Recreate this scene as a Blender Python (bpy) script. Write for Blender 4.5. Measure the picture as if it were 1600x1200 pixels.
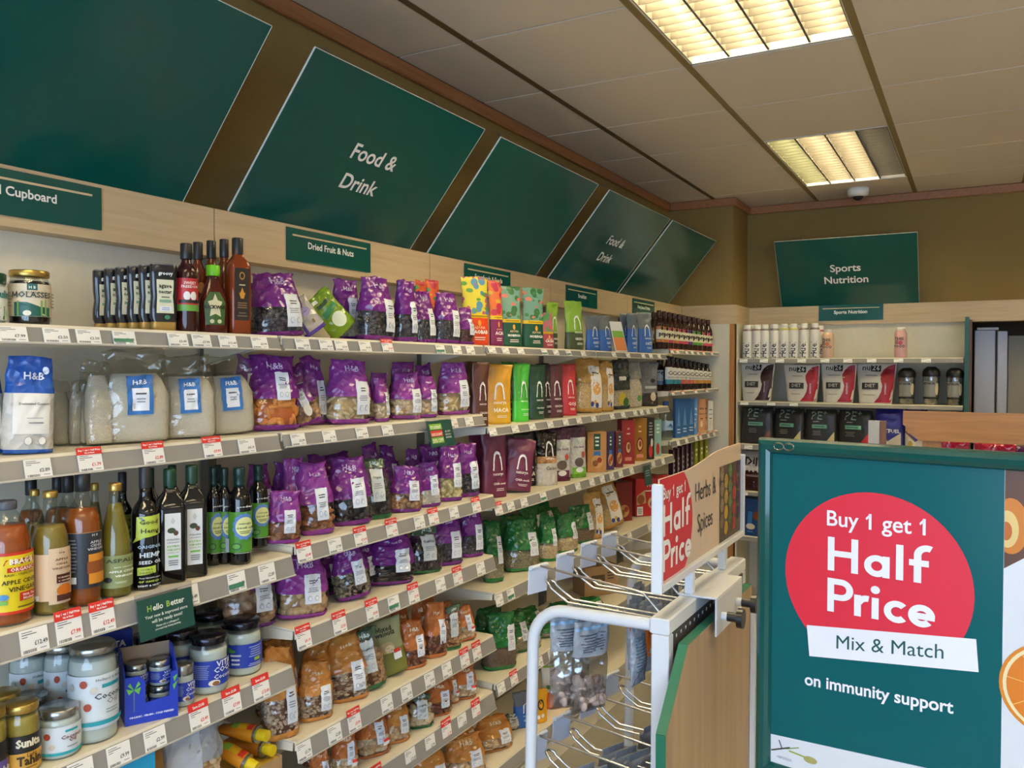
import bpy, math, random
from mathutils import Vector, Matrix, noise
sc = bpy.context.scene
for o in list(bpy.data.objects): bpy.data.objects.remove(o)
col = sc.collection
rad = math.radians
# ------------------------------------------------------------------ camera
cam = bpy.data.cameras.new('camera'); cam.sensor_width = 36; cam.lens = 1304.15/1600*36; cam.clip_start = .05
camo = bpy.data.objects.new('camera', cam); col.objects.link(camo)
YAW, PITCH, ROLL = .5093, -.0199, .0024
fw = Vector((-math.sin(YAW)*math.cos(PITCH), math.cos(YAW)*math.cos(PITCH), math.sin(PITCH)))
rt = Vector((math.cos(YAW), math.sin(YAW), 0)); up = rt.cross(fw)
r2 = rt*math.cos(ROLL)+up*math.sin(ROLL); u2 = up*math.cos(ROLL)-rt*math.sin(ROLL)
camo.matrix_world = Matrix(((r2.x,u2.x,-fw.x,0),(r2.y,u2.y,-fw.y,0),(r2.z,u2.z,-fw.z,1.65),(0,0,0,1)))
sc.camera = camo
# ------------------------------------------------------------------ light and exposure
vs = sc.view_settings
vs.view_transform = 'Standard'; vs.look = 'None'; vs.gamma = 1; vs.use_curve_mapping = False
vs.exposure = 1.03
sc.cycles.transparent_max_bounces = 32; sc.cycles.max_bounces = 8; sc.cycles.diffuse_bounces = 4; sc.cycles.glossy_bounces = 3
sc.cycles.transmission_bounces = 4; sc.cycles.caustics_reflective = False; sc.cycles.caustics_refractive = False
sc.cycles.sample_clamp_indirect = 4
wd = bpy.data.worlds.new('sky'); sc.world = wd; wd.use_nodes = True
wd.node_tree.nodes['Background'].inputs[0].default_value = (.52, .72, 1, 1)
wd.node_tree.nodes['Background'].inputs[1].default_value = 3.8
TUBE_W = 27.0            # emission of the fluorescent tubes
def portal(x, y, z, sx, sz):                       # the shop window behind the camera lets the daylight in
    l = bpy.data.lights.new('window_portal', 'AREA'); l.shape = 'RECTANGLE'; l.size = sx; l.size_y = sz
    l.cycles.is_portal = True
    o = bpy.data.objects.new('window_portal', l); col.objects.link(o); o.location = (x, y, z); o.rotation_euler = (rad(90), 0, 0)
portal(1.0, -2.49, 1.45, 4.6, 1.9)
# ------------------------------------------------------------------ helpers
def s2l(c):
    return c/12.92 if c <= .04045 else ((c+.055)/1.055)**2.4
def hexc(h):
    return tuple(s2l(int(h[i:i+2], 16)/255) for i in (0, 2, 4))+(1,)
MATS = {}
def nt(name):
    m = bpy.data.materials.new(name); m.use_nodes = True; n = m.node_tree
    return m, n, n.nodes['Principled BSDF']
def link(n, a, b): n.links.new(a, b)
def pm(h, rough=.5, metal=0, grain=.06, scale=40, bump=0, coat=0, stretch=(1,1,1), spec=.5):
    k = ('pm', h, rough, metal, grain, scale, bump, coat, stretch, spec)
    if k in MATS: return MATS[k]
    m, n, b = nt('paint_'+h)
    b.inputs['Roughness'].default_value = rough; b.inputs['Metallic'].default_value = metal
    b.inputs['Coat Weight'].default_value = coat; b.inputs['Specular IOR Level'].default_value = spec
    c = hexc(h)
    tc = n.nodes.new('ShaderNodeTexCoord'); mp = n.nodes.new('ShaderNodeMapping'); mp.inputs['Scale'].default_value = stretch
    link(n, tc.outputs['Object'], mp.inputs[0])
    nz = n.nodes.new('ShaderNodeTexNoise'); nz.inputs['Scale'].default_value = scale; nz.inputs['Detail'].default_value = 4
    link(n, mp.outputs[0], nz.inputs['Vector'])
    mx = n.nodes.new('ShaderNodeMix'); mx.data_type = 'RGBA'
    mx.inputs['A'].default_value = tuple(v*(1-grain) for v in c[:3])+(1,)
    mx.inputs['B'].default_value = tuple(min(1, v*(1+grain)) for v in c[:3])+(1,)
    link(n, nz.outputs['Fac'], mx.inputs['Factor']); link(n, mx.outputs['Result'], b.inputs['Base Color'])
    if bump:
        bp = n.nodes.new('ShaderNodeBump'); bp.inputs['Strength'].default_value = bump; bp.inputs['Distance'].default_value = .004
        link(n, nz.outputs['Fac'], bp.inputs['Height']); link(n, bp.outputs[0], b.inputs['Normal'])
    MATS[k] = m
    return m
def wood(h1, h2, axis, rough=.45, scale=5):
    k = ('wood', h1, h2, axis, scale)
    if k in MATS: return MATS[k]
    m, n, b = nt('wood_'+h1)
    b.inputs['Roughness'].default_value = rough
    tc = n.nodes.new('ShaderNodeTexCoord'); mp = n.nodes.new('ShaderNodeMapping')
    s = [14, 14, 14]; s[axis] = .8; mp.inputs['Scale'].default_value = s
    link(n, tc.outputs['Object'], mp.inputs[0])
    nz = n.nodes.new('ShaderNodeTexNoise'); nz.inputs['Scale'].default_value = scale; nz.inputs['Detail'].default_value = 8; nz.inputs['Distortion'].default_value = .6
    link(n, mp.outputs[0], nz.inputs['Vector'])
    rp = n.nodes.new('ShaderNodeValToRGB'); rp.color_ramp.elements[0].color = hexc(h1); rp.color_ramp.elements[1].color = hexc(h2)
    rp.color_ramp.elements[0].position = .3; rp.color_ramp.elements[1].position = .7
    link(n, nz.outputs['Fac'], rp.inputs[0]); link(n, rp.outputs[0], b.inputs['Base Color'])
    MATS[k] = m
    return m
def crinkle(n, strength, sc1=18, sc2=55):
    tc = n.nodes.new('ShaderNodeTexCoord')
    a = n.nodes.new('ShaderNodeTexNoise'); a.noise_type = 'RIDGED_MULTIFRACTAL'; a.inputs['Scale'].default_value = sc1; a.inputs['Detail'].default_value = 2
    c = n.nodes.new('ShaderNodeTexVoronoi'); c.inputs['Scale'].default_value = sc2
    link(n, tc.outputs['Object'], a.inputs['Vector']); link(n, tc.outputs['Object'], c.inputs['Vector'])
    ad = n.nodes.new('ShaderNodeMath'); ad.operation = 'MULTIPLY_ADD'; ad.inputs[1].default_value = .6
    link(n, c.outputs['Distance'], ad.inputs[0]); link(n, a.outputs['Fac'], ad.inputs[2])
    bp = n.nodes.new('ShaderNodeBump'); bp.inputs['Strength'].default_value = min(1, strength); bp.inputs['Distance'].default_value = .009
    link(n, ad.outputs[0], bp.inputs['Height'])
    return bp, tc, a
def film(h, h2=None, rough=.15, st=.9):
    k = ('film', h, h2, rough, st)
    if k in MATS: return MATS[k]
    m, n, b = nt('film_'+h)
    bp, tc, a = crinkle(n, st)
    link(n, bp.outputs[0], b.inputs['Normal'])
    b.inputs['Roughness'].default_value = rough; b.inputs['Specular IOR Level'].default_value = .7
    mx = n.nodes.new('ShaderNodeMix'); mx.data_type = 'RGBA'
    mx.inputs['A'].default_value = hexc(h); mx.inputs['B'].default_value = hexc(h2 or h)
    nz = n.nodes.new('ShaderNodeTexNoise'); nz.inputs['Scale'].default_value = 22
    link(n, tc.outputs['Object'], nz.inputs['Vector']); link(n, nz.outputs['Fac'], mx.inputs['Factor'])
    link(n, mx.outputs['Result'], b.inputs['Base Color'])
    if st > .5:
        tl = n.nodes.new('ShaderNodeBsdfTranslucent'); link(n, mx.outputs['Result'], tl.inputs['Color']); link(n, bp.outputs[0], tl.inputs['Normal'])
        ms = n.nodes.new('ShaderNodeMixShader'); ms.inputs[0].default_value = .3
        link(n, b.outputs[0], ms.inputs[1]); link(n, tl.outputs[0], ms.inputs[2]); link(n, ms.outputs[0], n.nodes['Material Output'].inputs['Surface'])
    MATS[k] = m
    return m
def clear(tint='ffffff', st=.4, fac=.085, rough=.1, wrinkle=True):
    k = ('clear', tint, st, fac, rough, wrinkle)
    if k in MATS: return MATS[k]
    m, n, b = nt('clear_'+tint)
    n.nodes.remove(b)
    out = n.nodes['Material Output']
    tr = n.nodes.new('ShaderNodeBsdfTransparent'); tr.inputs[0].default_value = hexc(tint)
    gl = n.nodes.new('ShaderNodeBsdfGlossy'); gl.inputs['Roughness'].default_value = rough
    lw = n.nodes.new('ShaderNodeLayerWeight'); lw.inputs['Blend'].default_value = .5
    fr = n.nodes.new('ShaderNodeMath'); fr.operation = 'POWER'; fr.inputs[1].default_value = 4.
    sc_ = n.nodes.new('ShaderNodeMath'); sc_.operation = 'MULTIPLY'; sc_.inputs[1].default_value = .55
    link(n, lw.outputs['Facing'], fr.inputs[0]); link(n, fr.outputs[0], sc_.inputs[0])
    ad = n.nodes.new('ShaderNodeMath'); ad.operation = 'ADD'; ad.inputs[1].default_value = fac; ad.use_clamp = True
    mx = n.nodes.new('ShaderNodeMixShader')
    if wrinkle:
        bp, tc, a = crinkle(n, st); link(n, bp.outputs[0], gl.inputs['Normal']); link(n, bp.outputs[0], lw.inputs['Normal'])
    else:
        nz = n.nodes.new('ShaderNodeTexNoise'); nz.inputs['Scale'].default_value = 8
        mr = n.nodes.new('ShaderNodeMapRange'); mr.inputs['To Min'].default_value = rough*.8; mr.inputs['To Max'].default_value = rough*1.3
        link(n, nz.outputs['Fac'], mr.inputs['Value']); link(n, mr.outputs[0], gl.inputs['Roughness'])
    link(n, sc_.outputs[0], ad.inputs[0]); link(n, ad.outputs[0], mx.inputs[0])
    link(n, tr.outputs[0], mx.inputs[1]); link(n, gl.outputs[0], mx.inputs[2]); link(n, mx.outputs[0], out.inputs['Surface'])
    MATS[k] = m
    return m
def lumps(h1, h2, rough=.45):
    k = ('lump', h1, h2)
    if k in MATS: return MATS[k]
    m, n, b = nt('pieces_'+h1)
    b.inputs['Roughness'].default_value = rough
    g = n.nodes.new('ShaderNodeNewGeometry')
    rp = n.nodes.new('ShaderNodeValToRGB'); rp.color_ramp.elements[0].color = hexc(h1); rp.color_ramp.elements[1].color = hexc(h2)
    tc = n.nodes.new('ShaderNodeTexCoord'); nz = n.nodes.new('ShaderNodeTexNoise'); nz.inputs['Scale'].default_value = 120
    link(n, tc.outputs['Object'], nz.inputs['Vector'])
    ad = n.nodes.new('ShaderNodeMath'); ad.operation = 'MULTIPLY_ADD'; ad.inputs[1].default_value = .5
    link(n, nz.outputs['Fac'], ad.inputs[0])
    m2 = n.nodes.new('ShaderNodeMath'); m2.operation = 'MULTIPLY'; m2.inputs[1].default_value = .75
    link(n, g.outputs['Random Per Island'], m2.inputs[0]); link(n, m2.outputs[0], ad.inputs[2])
    link(n, ad.outputs[0], rp.inputs[0]); link(n, rp.outputs[0], b.inputs['Base Color'])
    MATS[k] = m
    return m
def grains(h1, h2, scale=260, rough=.7):
    k = ('grain', h1, h2, scale)
    if k in MATS: return MATS[k]
    m, n, b = nt('grains_'+h1)
    b.inputs['Roughness'].default_value = rough
    tc = n.nodes.new('ShaderNodeTexCoord'); v = n.nodes.new('ShaderNodeTexVoronoi'); v.inputs['Scale'].default_value = scale
    link(n, tc.outputs['Object'], v.inputs['Vector'])
    sp = n.nodes.new('ShaderNodeSeparateColor'); link(n, v.outputs['Color'], sp.inputs[0])
    mx = n.nodes.new('ShaderNodeMix'); mx.data_type = 'RGBA'; mx.inputs['A'].default_value = hexc(h1); mx.inputs['B'].default_value = hexc(h2)
    link(n, sp.outputs[0], mx.inputs['Factor']); link(n, mx.outputs['Result'], b.inputs['Base Color'])
    bp = n.nodes.new('ShaderNodeBump'); bp.inputs['Strength'].default_value = .8; bp.inputs['Distance'].default_value = .003; bp.invert = True
    link(n, v.outputs['Distance'], bp.inputs['Height']); link(n, bp.outputs[0], b.inputs['Normal'])
    MATS[k] = m
    return m
def floral(cols, scale=24):
    k = ('floral', tuple(cols), scale)
    if k in MATS: return MATS[k]
    m, n, b = nt('floral_print')
    b.inputs['Roughness'].default_value = .35
    tc = n.nodes.new('ShaderNodeTexCoord')
    prev = None
    for i, h in enumerate(cols):
        if i == 0:
            r = n.nodes.new('ShaderNodeRGB'); r.outputs[0].default_value = hexc(h); prev = r.outputs[0]; continue
        v = n.nodes.new('ShaderNodeTexVoronoi'); v.inputs['Scale'].default_value = scale*(1+.25*i); v.inputs['Randomness'].default_value = .8
        mp = n.nodes.new('ShaderNodeMapping'); mp.inputs['Location'].default_value = (i*3.7, i*1.3, i*2.1)
        mp.inputs['Scale'].default_value = (1, .2, 1) if i % 2 else (.55, .2, 1)
        mp.inputs['Rotation'].default_value = (0, .5*i, 0)
        link(n, tc.outputs['Object'], mp.inputs[0]); link(n, mp.outputs[0], v.inputs['Vector'])
        lt = n.nodes.new('ShaderNodeMath'); lt.operation = 'LESS_THAN'; lt.inputs[1].default_value = (.46, .3, .34, .22, .2)[(i-1) % 5]
        link(n, v.outputs['Distance'], lt.inputs[0])
        mx = n.nodes.new('ShaderNodeMix'); mx.data_type = 'RGBA'; mx.inputs['B'].default_value = hexc(h)
        link(n, lt.outputs[0], mx.inputs['Factor']); link(n, prev, mx.inputs['A']); prev = mx.outputs['Result']
    link(n, prev, b.inputs['Base Color'])
    MATS[k] = m
    return m
def emis(h, s):
    k = ('em', h, s)
    if k in MATS: return MATS[k]
    m, n, b = nt('lamp_glow')
    b.inputs['Emission Color'].default_value = hexc(h); b.inputs['Emission Strength'].default_value = s; b.inputs['Base Color'].default_value = hexc('f0f0f0')
    MATS[k] = m
    return m
# ---- text: glyph meshes of a whole string, cached
TXT = {}
tcur = bpy.data.curves.new('lettering', 'FONT'); tobj = bpy.data.objects.new('lettering_source', tcur)
def text_mesh(s, bold=0., res=2):
    k = (s, bold, res)
    if k not in TXT:
        tcur.body = s; tcur.size = 1; tcur.resolution_u = res; tcur.offset = bold
        m = tobj.to_mesh()
        v = [(p.co.x, p.co.y) for p in m.vertices]; f = [tuple(p.vertices) for p in m.polygons]
        # keep faces turned to +z
        f2 = []
        for q in f:
            a = sum(v[q[i]][0]*v[q[(i+1) % len(q)]][1]-v[q[(i+1) % len(q)]][0]*v[q[i]][1] for i in range(len(q)))
            f2.append(q if a > 0 else q[::-1])
        tobj.to_mesh_clear()
        def ink(t):
            tcur.body = t; tcur.offset = 0; q = tobj.to_mesh(); xs = [p.co.x for p in q.vertices]; tobj.to_mesh_clear(); return min(xs), max(xs)
        for i, ch in enumerate(s):
            if not ((ch == 'M' and bold > 0) or (ch == '1' and res >= 4)): continue
            b = ink(s[:i+1])[1]; a_ = ink(ch); a = b-(a_[1]-a_[0])
            o = len(v); e = bold
            if ch == 'M':
                f2 = [q for q in f2 if not (a-.03 < sum(v[j][0] for j in q)/len(q) < b+.03)]
                w = .085+2*e; h = .685+e; mid = (a+b)/2; a -= e; b += e
                for Q in (((a, -e), (a+w, -e), (a+w, h), (a, h)), ((b-w, -e), (b, -e), (b, h), (b-w, h)), ((a, h), (mid-w*.55, .12), (mid+w*.55, .12), (a+w*1.1, h)), ((b-w*1.1, h), (mid-w*.55, .12), (mid+w*.55, .12), (b, h))):
                    o = len(v); v += Q; f2.append((o, o+1, o+2, o+3))
            else:
                w = .08+e; h = .685+e
                v += [(a-.14-e, h-.2-e), (a-.1-e, h-.27-e*2), (a+.05, h-.13), (a+.03, h)]; f2.append((o, o+1, o+2, o+3))
        if v:
            x0 = min(p[0] for p in v); x1 = max(p[0] for p in v)
        else: x0, x1 = 0, 1
        TXT[k] = ([(p[0]-(x0+x1)/2, p[1]) for p in v], f2, x1-x0)
    return TXT[k]
# ---- round geometric letters drawn with strokes: (width, strokes); L = polyline, A = arc (cx, cy, r, from, to), D = dot
GLY = {'H': (.94, [('L', (.095, 0), (.095, 1)), ('L', (.705, 0), (.705, 1)), ('L', (.1, .52), (.7, .52))]), 'a': (.78, [('A', .315, .31, .225, 0, 360), ('L', (.545, 0), (.545, .61))]),
 'l': (.31, [('L', (.09, 0), (.09, 1))]), 'f': (.52, [('L', (.2, 0), (.2, .76)), ('A', .42, .76, .22, 180, 65), ('L', (0, .55), (.46, .55))]),
 'P': (.70, [('L', (.095, 0), (.095, 1)), ('L', (.1, .91), (.36, .91)), ('A', .36, .68, .23, 90, -90), ('L', (.36, .45), (.1, .45))]), 'r': (.44, [('L', (.09, 0), (.09, .62)), ('A', .33, .33, .22, 165, 80)]),
 'i': (.30, [('L', (.09, 0), (.09, .61)), ('D', .09, .84, .115)]), 'c': (.58, [('A', .315, .31, .225, 45, 315)]), 'e': (.66, [('A', .315, .31, .225, 0, 318), ('L', (.1, .3), (.62, .3))])}
def stroke_word(mb, txt, x0, z0, sx, sz, fn, mat, sw=.175):
    x = 0; d = 0
    for ch in txt:
        adv, st_ = GLY[ch]
        for s_ in st_:
            d += 1; V = []; F = []
            if s_[0] == 'D': V = [(s_[1], s_[2])]+[(s_[1]+s_[3]*math.cos(k*math.pi/12), s_[2]+s_[3]*math.sin(k*math.pi/12)) for k in range(24)]; F = [(0, 1+k, 1+(k+1) % 24) for k in range(24)]
            else:
                if s_[0] == 'L': pts = [s_[1], s_[2]]; q = math.atan2(pts[1][1]-pts[0][1], pts[1][0]-pts[0][0]); nr = [(-math.sin(q), math.cos(q))]*2
                else:
                    N = 36; an = [math.radians(s_[4]+(s_[5]-s_[4])*k/N) for k in range(N+1)]
                    sg = 1 if s_[5] > s_[4] else -1
                    pts = [(s_[1]+s_[3]*math.cos(q), s_[2]+s_[3]*math.sin(q)) for q in an]; nr = [(-sg*math.cos(q), -sg*math.sin(q)) for q in an]
                for p, n_ in zip(pts, nr): V += [(p[0]-n_[0]*sw/2, p[1]-n_[1]*sw/2), (p[0]+n_[0]*sw/2, p[1]+n_[1]*sw/2)]
                F = [(2*k, 2*k+2, 2*k+3, 2*k+1) for k in range(len(pts)-1)]
            mb.add([fn(x0+(x+p[0])*sx, z0+p[1]*sz, d*2.5e-5) for p in V], F, mat)
        x += adv
# ---- mesh builder
class MB:
    def __init__(s): s.v = []; s.f = []; s.m = []; s.sm = []; s.mats = []
    def mi(s, mat):
        if mat not in s.mats: s.mats.append(mat)
        return s.mats.index(mat)
    def add(s, vs, fs, mat, smooth=False):
        o = len(s.v); s.v += [tuple(p) for p in vs]; i = s.mi(mat)
        for f in fs: s.f.append(tuple(o+k for k in f)); s.m.append(i); s.sm.append(smooth)
    def box(s, x0, x1, y0, y1, z0, z1, mat, bev=0):
        if bev:
            b = bev
            P = []
            for z, e in ((z0, b), (z0+b, 0), (z1-b, 0), (z1, b)):
                P += [(x0+e+b, y0+e, z), (x1-e-b, y0+e, z), (x1-e, y0+e+b, z), (x1-e, y1-e-b, z), (x1-e-b, y1-e, z), (x0+e+b, y1-e, z), (x0+e, y1-e-b, z), (x0+e, y0+e+b, z)]
            F = [tuple(range(7, -1, -1)), tuple(range(24, 32))]
            for r in range(3):
                for k in range(8): F.append((r*8+k, r*8+(k+1) % 8, r*8+8+(k+1) % 8, r*8+8+k))
            s.add(P, F, mat); return
        P = [(x, y, z) for z in (z0, z1) for x, y in ((x0, y0), (x1, y0), (x1, y1), (x0, y1))]
        s.add(P, [(3, 2, 1, 0), (4, 5, 6, 7), (0, 1, 5, 4), (1, 2, 6, 5), (2, 3, 7, 6), (3, 0, 4, 7)], mat)
    def prism(s, poly, axis, a, b, mat):
        # poly: 2d points in the two other axes (ordered), extruded along axis from a to b
        def P(p, w):
            q = list(p); q.insert(axis, w); return tuple(q)
        n = len(poly)
        vs = [P(p, a) for p in poly]+[P(p, b) for p in poly]
        fs = [tuple(range(n-1, -1, -1)), tuple(range(n, 2*n))]+[(i, (i+1) % n, n+(i+1) % n, n+i) for i in range(n)]
        s.add(vs, fs, mat)
    def tube(s, pts, r, mat, seg=10, cap=True):
        pts = [Vector(p) for p in pts]; n = len(pts)
        t0 = (pts[1]-pts[0]).normalized(); u = t0.orthogonal().normalized()
        vs = []; prev = t0
        for i, p in enumerate(pts):
            t = ((pts[min(i+1, n-1)]-p).normalized()+(p-pts[max(i-1, 0)]).normalized())
            t = t.normalized() if t.length > 1e-6 else prev
            q = prev.rotation_difference(t); u = q @ u; prev = t
            w = t.cross(u)
            for k in range(seg):
                a = 2*math.pi*k/seg; vs.append(p+(u*math.cos(a)+w*math.sin(a))*r)
        fs = [(i*seg+k, i*seg+(k+1) % seg, (i+1)*seg+(k+1) % seg, (i+1)*seg+k) for i in range(n-1) for k in range(seg)]
        s.add(vs, fs, mat, True)
        if cap: s.add(vs[:seg][::-1], [tuple(range(seg))], mat); s.add(vs[-seg:], [tuple(range(seg))], mat)
    def lathe(s, prof, w, t, h, mat, seg=28, n=2., cx=0, cy=0):
        vs = []
        for r, z in prof:
            for k in range(seg):
                a = 2*math.pi*k/seg; c, d = math.cos(a), math.sin(a)
                x = math.copysign(abs(c)**(2/n), c)*r*w/2; y = math.copysign(abs(d)**(2/n), d)*r*t/2
                vs.append((cx+x, cy+y, z*h))
        R = len(prof)
        fs = [(i*seg+k, i*seg+(k+1) % seg, (i+1)*seg+(k+1) % seg, (i+1)*seg+k) for i in range(R-1) for k in range(seg)]
        fs += [tuple(range(seg-1, -1, -1)), tuple(range((R-1)*seg, R*seg))]
        s.add(vs, fs, mat, True)
    def text(s, txt, mat, width=None, size=None, fn=None, bold=.012, res=2, cx=0, cz=0, maxsize=None):
        v, f, wd = text_mesh(txt, bold, res)
        if not v: return
        k = size if size else width/wd
        if maxsize: k = min(k, maxsize)
        s.add([fn(cx+p[0]*k, cz+p[1]*k) for p in v], f, mat)
    def build(s, name, parent=None, loc=None):
        me = bpy.data.meshes.new(name); me.from_pydata(s.v, [], s.f)
        for m in s.mats: me.materials.append(m)
        me.polygons.foreach_set('material_index', s.m); me.polygons.foreach_set('use_smooth', s.sm); me.update()
        o = bpy.data.objects.new(name, me); col.objects.link(o)
        if parent: o.parent = parent
        if loc: o.location = loc
        return o
def tag(o, label=None, cat=None, group=None, kind=None):
    if label: o['label'] = label
    if cat: o['category'] = cat
    if group: o['group'] = group
    if kind: o['kind'] = kind
    return o
def empty(name, loc=(0,0,0), rz=0):
    o = bpy.data.objects.new(name, None); o.empty_display_size = .02; col.objects.link(o); o.location = loc; o.rotation_euler.z = rz
    return o
def copy_tree(root):
    r = root.copy(); col.objects.link(r)
    for c in root.children:
        d = c.copy(); col.objects.link(d); d.parent = r
        for e in c.children:
            g = e.copy(); col.objects.link(g); g.parent = d
    return r
def bx(name, dims, mat, parent=None, bev=0):
    m = MB(); m.box(*dims, mat, bev=bev); return m.build(name, parent)
Z0 = 1.65
# ------------------------------------------------------------------ room shell
CE = Z0+1.137
M_wall = pm('8d7646', .9, grain=.12, scale=160, bump=.25, spec=.2)
M_cream = pm('d9d2bf', .55)
M_tile = pm('e6d6c0', .9, grain=.05, scale=300, bump=.1, spec=.2)
M_bar = pm('8d7747', .5, grain=.08)
M_trim = wood('94603a', 'ac7448', 1)
M_floor = pm('8c867c', .45, grain=.15, scale=12)
M_fascia = wood('bfa580', 'cdb592', 1, .5)
M_fasciax = wood('bfa580', 'cdb592', 0, .5)
st = lambda o: tag(o, kind='structure')
st(bx('floor', (-2, 4, -2.6, 7.2, -.1, 0), M_floor))
st(bx('wall_left', (-2.0, -1.89, -2.6, 6.1, 0, CE+.12), M_wall))
m = MB(); m.box(-1.89, -1.44, 5.6, 6.04, 0, CE+.12, M_wall); st(m.build('wall_column'))
m = MB(); m.box(-1.44, -.055, 6.0, 6.1, 0, CE+.12, M_wall); m.box(-.055, 1.3, 6.0, 6.1, Z0+.293, CE+.12, M_wall); m.box(1.3, 4, 6.0, 6.1, 0, CE+.12, M_wall)
st(m.build('wall_back'))
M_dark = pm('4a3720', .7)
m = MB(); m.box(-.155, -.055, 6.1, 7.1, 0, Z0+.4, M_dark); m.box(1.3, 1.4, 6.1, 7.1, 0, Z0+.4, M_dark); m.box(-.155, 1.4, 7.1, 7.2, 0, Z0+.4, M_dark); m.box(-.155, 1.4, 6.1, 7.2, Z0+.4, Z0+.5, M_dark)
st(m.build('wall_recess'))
st(bx('wall_right', (3.9, 4, -2.6, 6.1, 0, CE+.12), pm('cfc8b8', .8)))
m = MB(); mw = pm('c9c2b4', .8)
m.box(-2, -1.3, -2.6, -2.5, 0, CE+.12, mw); m.box(3.3, 4, -2.6, -2.5, 0, CE+.12, mw); m.box(-1.3, 3.3, -2.6, -2.5, 0, .5, mw); m.box(-1.3, 3.3, -2.6, -2.5, 2.4, CE+.12, mw)
st(m.build('wall_front'))
win = empty('window_1', (1, -2.55, .5)); st(win)
m = MB()
for x in (-2.28, -.76, .76, 2.28): m.box(x-.03, x+.03, -.03, .03, 0, 1.9, pm('e8e8e6', .4))
m.build('window_frame', win)
m = MB(); m.box(-2.3, 2.3, -.004, .004, 0, 1.9, clear('ffffff', 0, 0, .02, False)); m.build('window_pane', win)
# ceiling: tiles in a metal grid
ceil = bx('ceiling', (-2, 4, -2.6, 6.1, CE+.1, CE+.16), pm('57503f', .9)); st(ceil)
GX, GY = -1.569, 2.4917
FIX = [(1, -1), (1, 3), (1, -5), (4, -1), (4, -5), (4, 3), (7, -1), (7, 3), (7, -5)]      # light fittings: column, first row (two rows deep)
lit = {(c, r+k) for c, r in FIX for k in (0, 1)}
tile_mesh = None
for i in range(-1, 9):
    for j in range(-8, 6):
        if (i, j) in lit: continue
        x0, x1 = GX+.6*i, GX+.6*(i+1); y0, y1 = GY+.6*j, GY+.6*(j+1)
        cx0, cx1, cy0, cy1 = max(x0, -1.885), min(x1, 3.9), max(y0, -2.5), min(y1, 5.995)
        if cx1-cx0 < .03 or cy1-cy0 < .03: continue
        full = (cx0, cx1, cy0, cy1) == (x0, x1, y0, y1)
        if full and tile_mesh:
            o = bpy.data.objects.new('ceiling_tile', tile_mesh); col.objects.link(o); o.parent = ceil; o.location = (x0, y0, CE)
        else:
            q = MB(); q.box(.012, cx1-cx0-.012, .0055, cy1-cy0-.0055, 0, .014, M_tile)
            o = q.build('ceiling_tile', ceil, (cx0, cy0, CE+random.uniform(0, .001)))
            if full: tile_mesh = o.data
m = MB()
for i in range(0, 10):
    x = GX+.6*i
    o = bx('ceiling_bar', (x-.013, x+.013, -2.5, 5.99, CE-.002, CE+.03), M_bar if i else pm('6b5534', .5), ceil)
for j in range(-8, 6):
    y = GY+.6*j
    for i in range(-1, 9):
        if (i, j) in lit and (i, j-1) in lit and any(c == i and r+1 == j for c, r in FIX): continue
        x0, x1 = max(GX+.6*i+.0135, -1.885), min(GX+.6*(i+1)-.0135, 3.9)
        if x1-x0 > .05: bx('cross_bar', (x0, x1, y-.012, y+.012, CE+.010, CE+.03), pm('17120d', .9), ceil)
def trim(name, dims): st(bx(name, dims, M_trim, bev=.004))
trim('trim_1', (-1.89, -1.868, -2.5, 5.6, CE-.055, CE-.002))
trim('trim_2', (-1.868, -1.42, 5.578, 5.6, CE-.055, CE-.002))
trim('trim_3', (-1.44, -1.418, 5.6, 6.0, CE-.055, CE-.002))
trim('trim_4', (-1.418, 3.9, 5.978, 6.0, CE-.055, CE-.002))
# light fittings with louvres
n_fix = 0
for c, r in FIX:
    x0 = GX+.6*c; y0 = GY+.6*r
    t = empty('ceiling_light', (x0+.3, y0+.6, CE))
    lab = {0: 'fully lit louvred ceiling light cut by the top frame edge', 1: 'complete louvred ceiling light with one dim tube, beside dome camera'}
    tag(t, lab.get(n_fix, 'louvred ceiling light outside the view, '+{(1, -5): 'behind the camera by the shelves', (4, -1): 'over the middle aisle beside the camera', (4, -5): 'over the middle aisle by the window', (4, 3): 'over the middle aisle by the back wall', (7, -1): 'over the far aisle beside the side wall', (7, 3): 'over the far aisle by the back wall', (7, -5): 'over the far aisle by the window'}.get((c, r), '')), 'ceiling light', 'louvred ceiling lights' if n_fix > 1 else None)
    mw = pm('e9e6df', .35); m = MB()
    for d in ((-.285, .285, -.585, .585, .075, .08), (-.29, -.283, -.59, .59, 0, .08), (.283, .29, -.59, .59, 0, .08), (-.29, .29, -.59, -.583, 0, .08), (-.29, .29, .583, .59, 0, .08)): m.box(*d, mw)
    m.build('housing', t)
    for k in range(4):
        m = MB(); x = -.2125+.1417*k
        dim = (n_fix == 1 and k == 3)
        m.tube([(x, -.57, .052), (x, .57, .052)], .013, emis('ffe9b8' if not (n_fix == 1 and k == 0) else 'f4f0a8', TUBE_W*(.02 if dim else (.7 if n_fix == 1 and k == 0 else 1))), 10)
        m.build('tube', t)
    lm = pm('5f5a50', .35)
    for k in range(5):
        x = -.283+.1415*k
        bx('louvre_rail', (x-.004, x+.004, -.583, .583, .002, .036), lm, t, 0)
    q = MB()
    for k in range(19): q.box(-.283, .283, -.583+.0632*(k+.5)-.0012, -.583+.0632*(k+.5)+.0012, .004, .034, lm)
    b = q.build('louvre_blades', t); tag(b, kind='stuff')
    n_fix += 1
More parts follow.
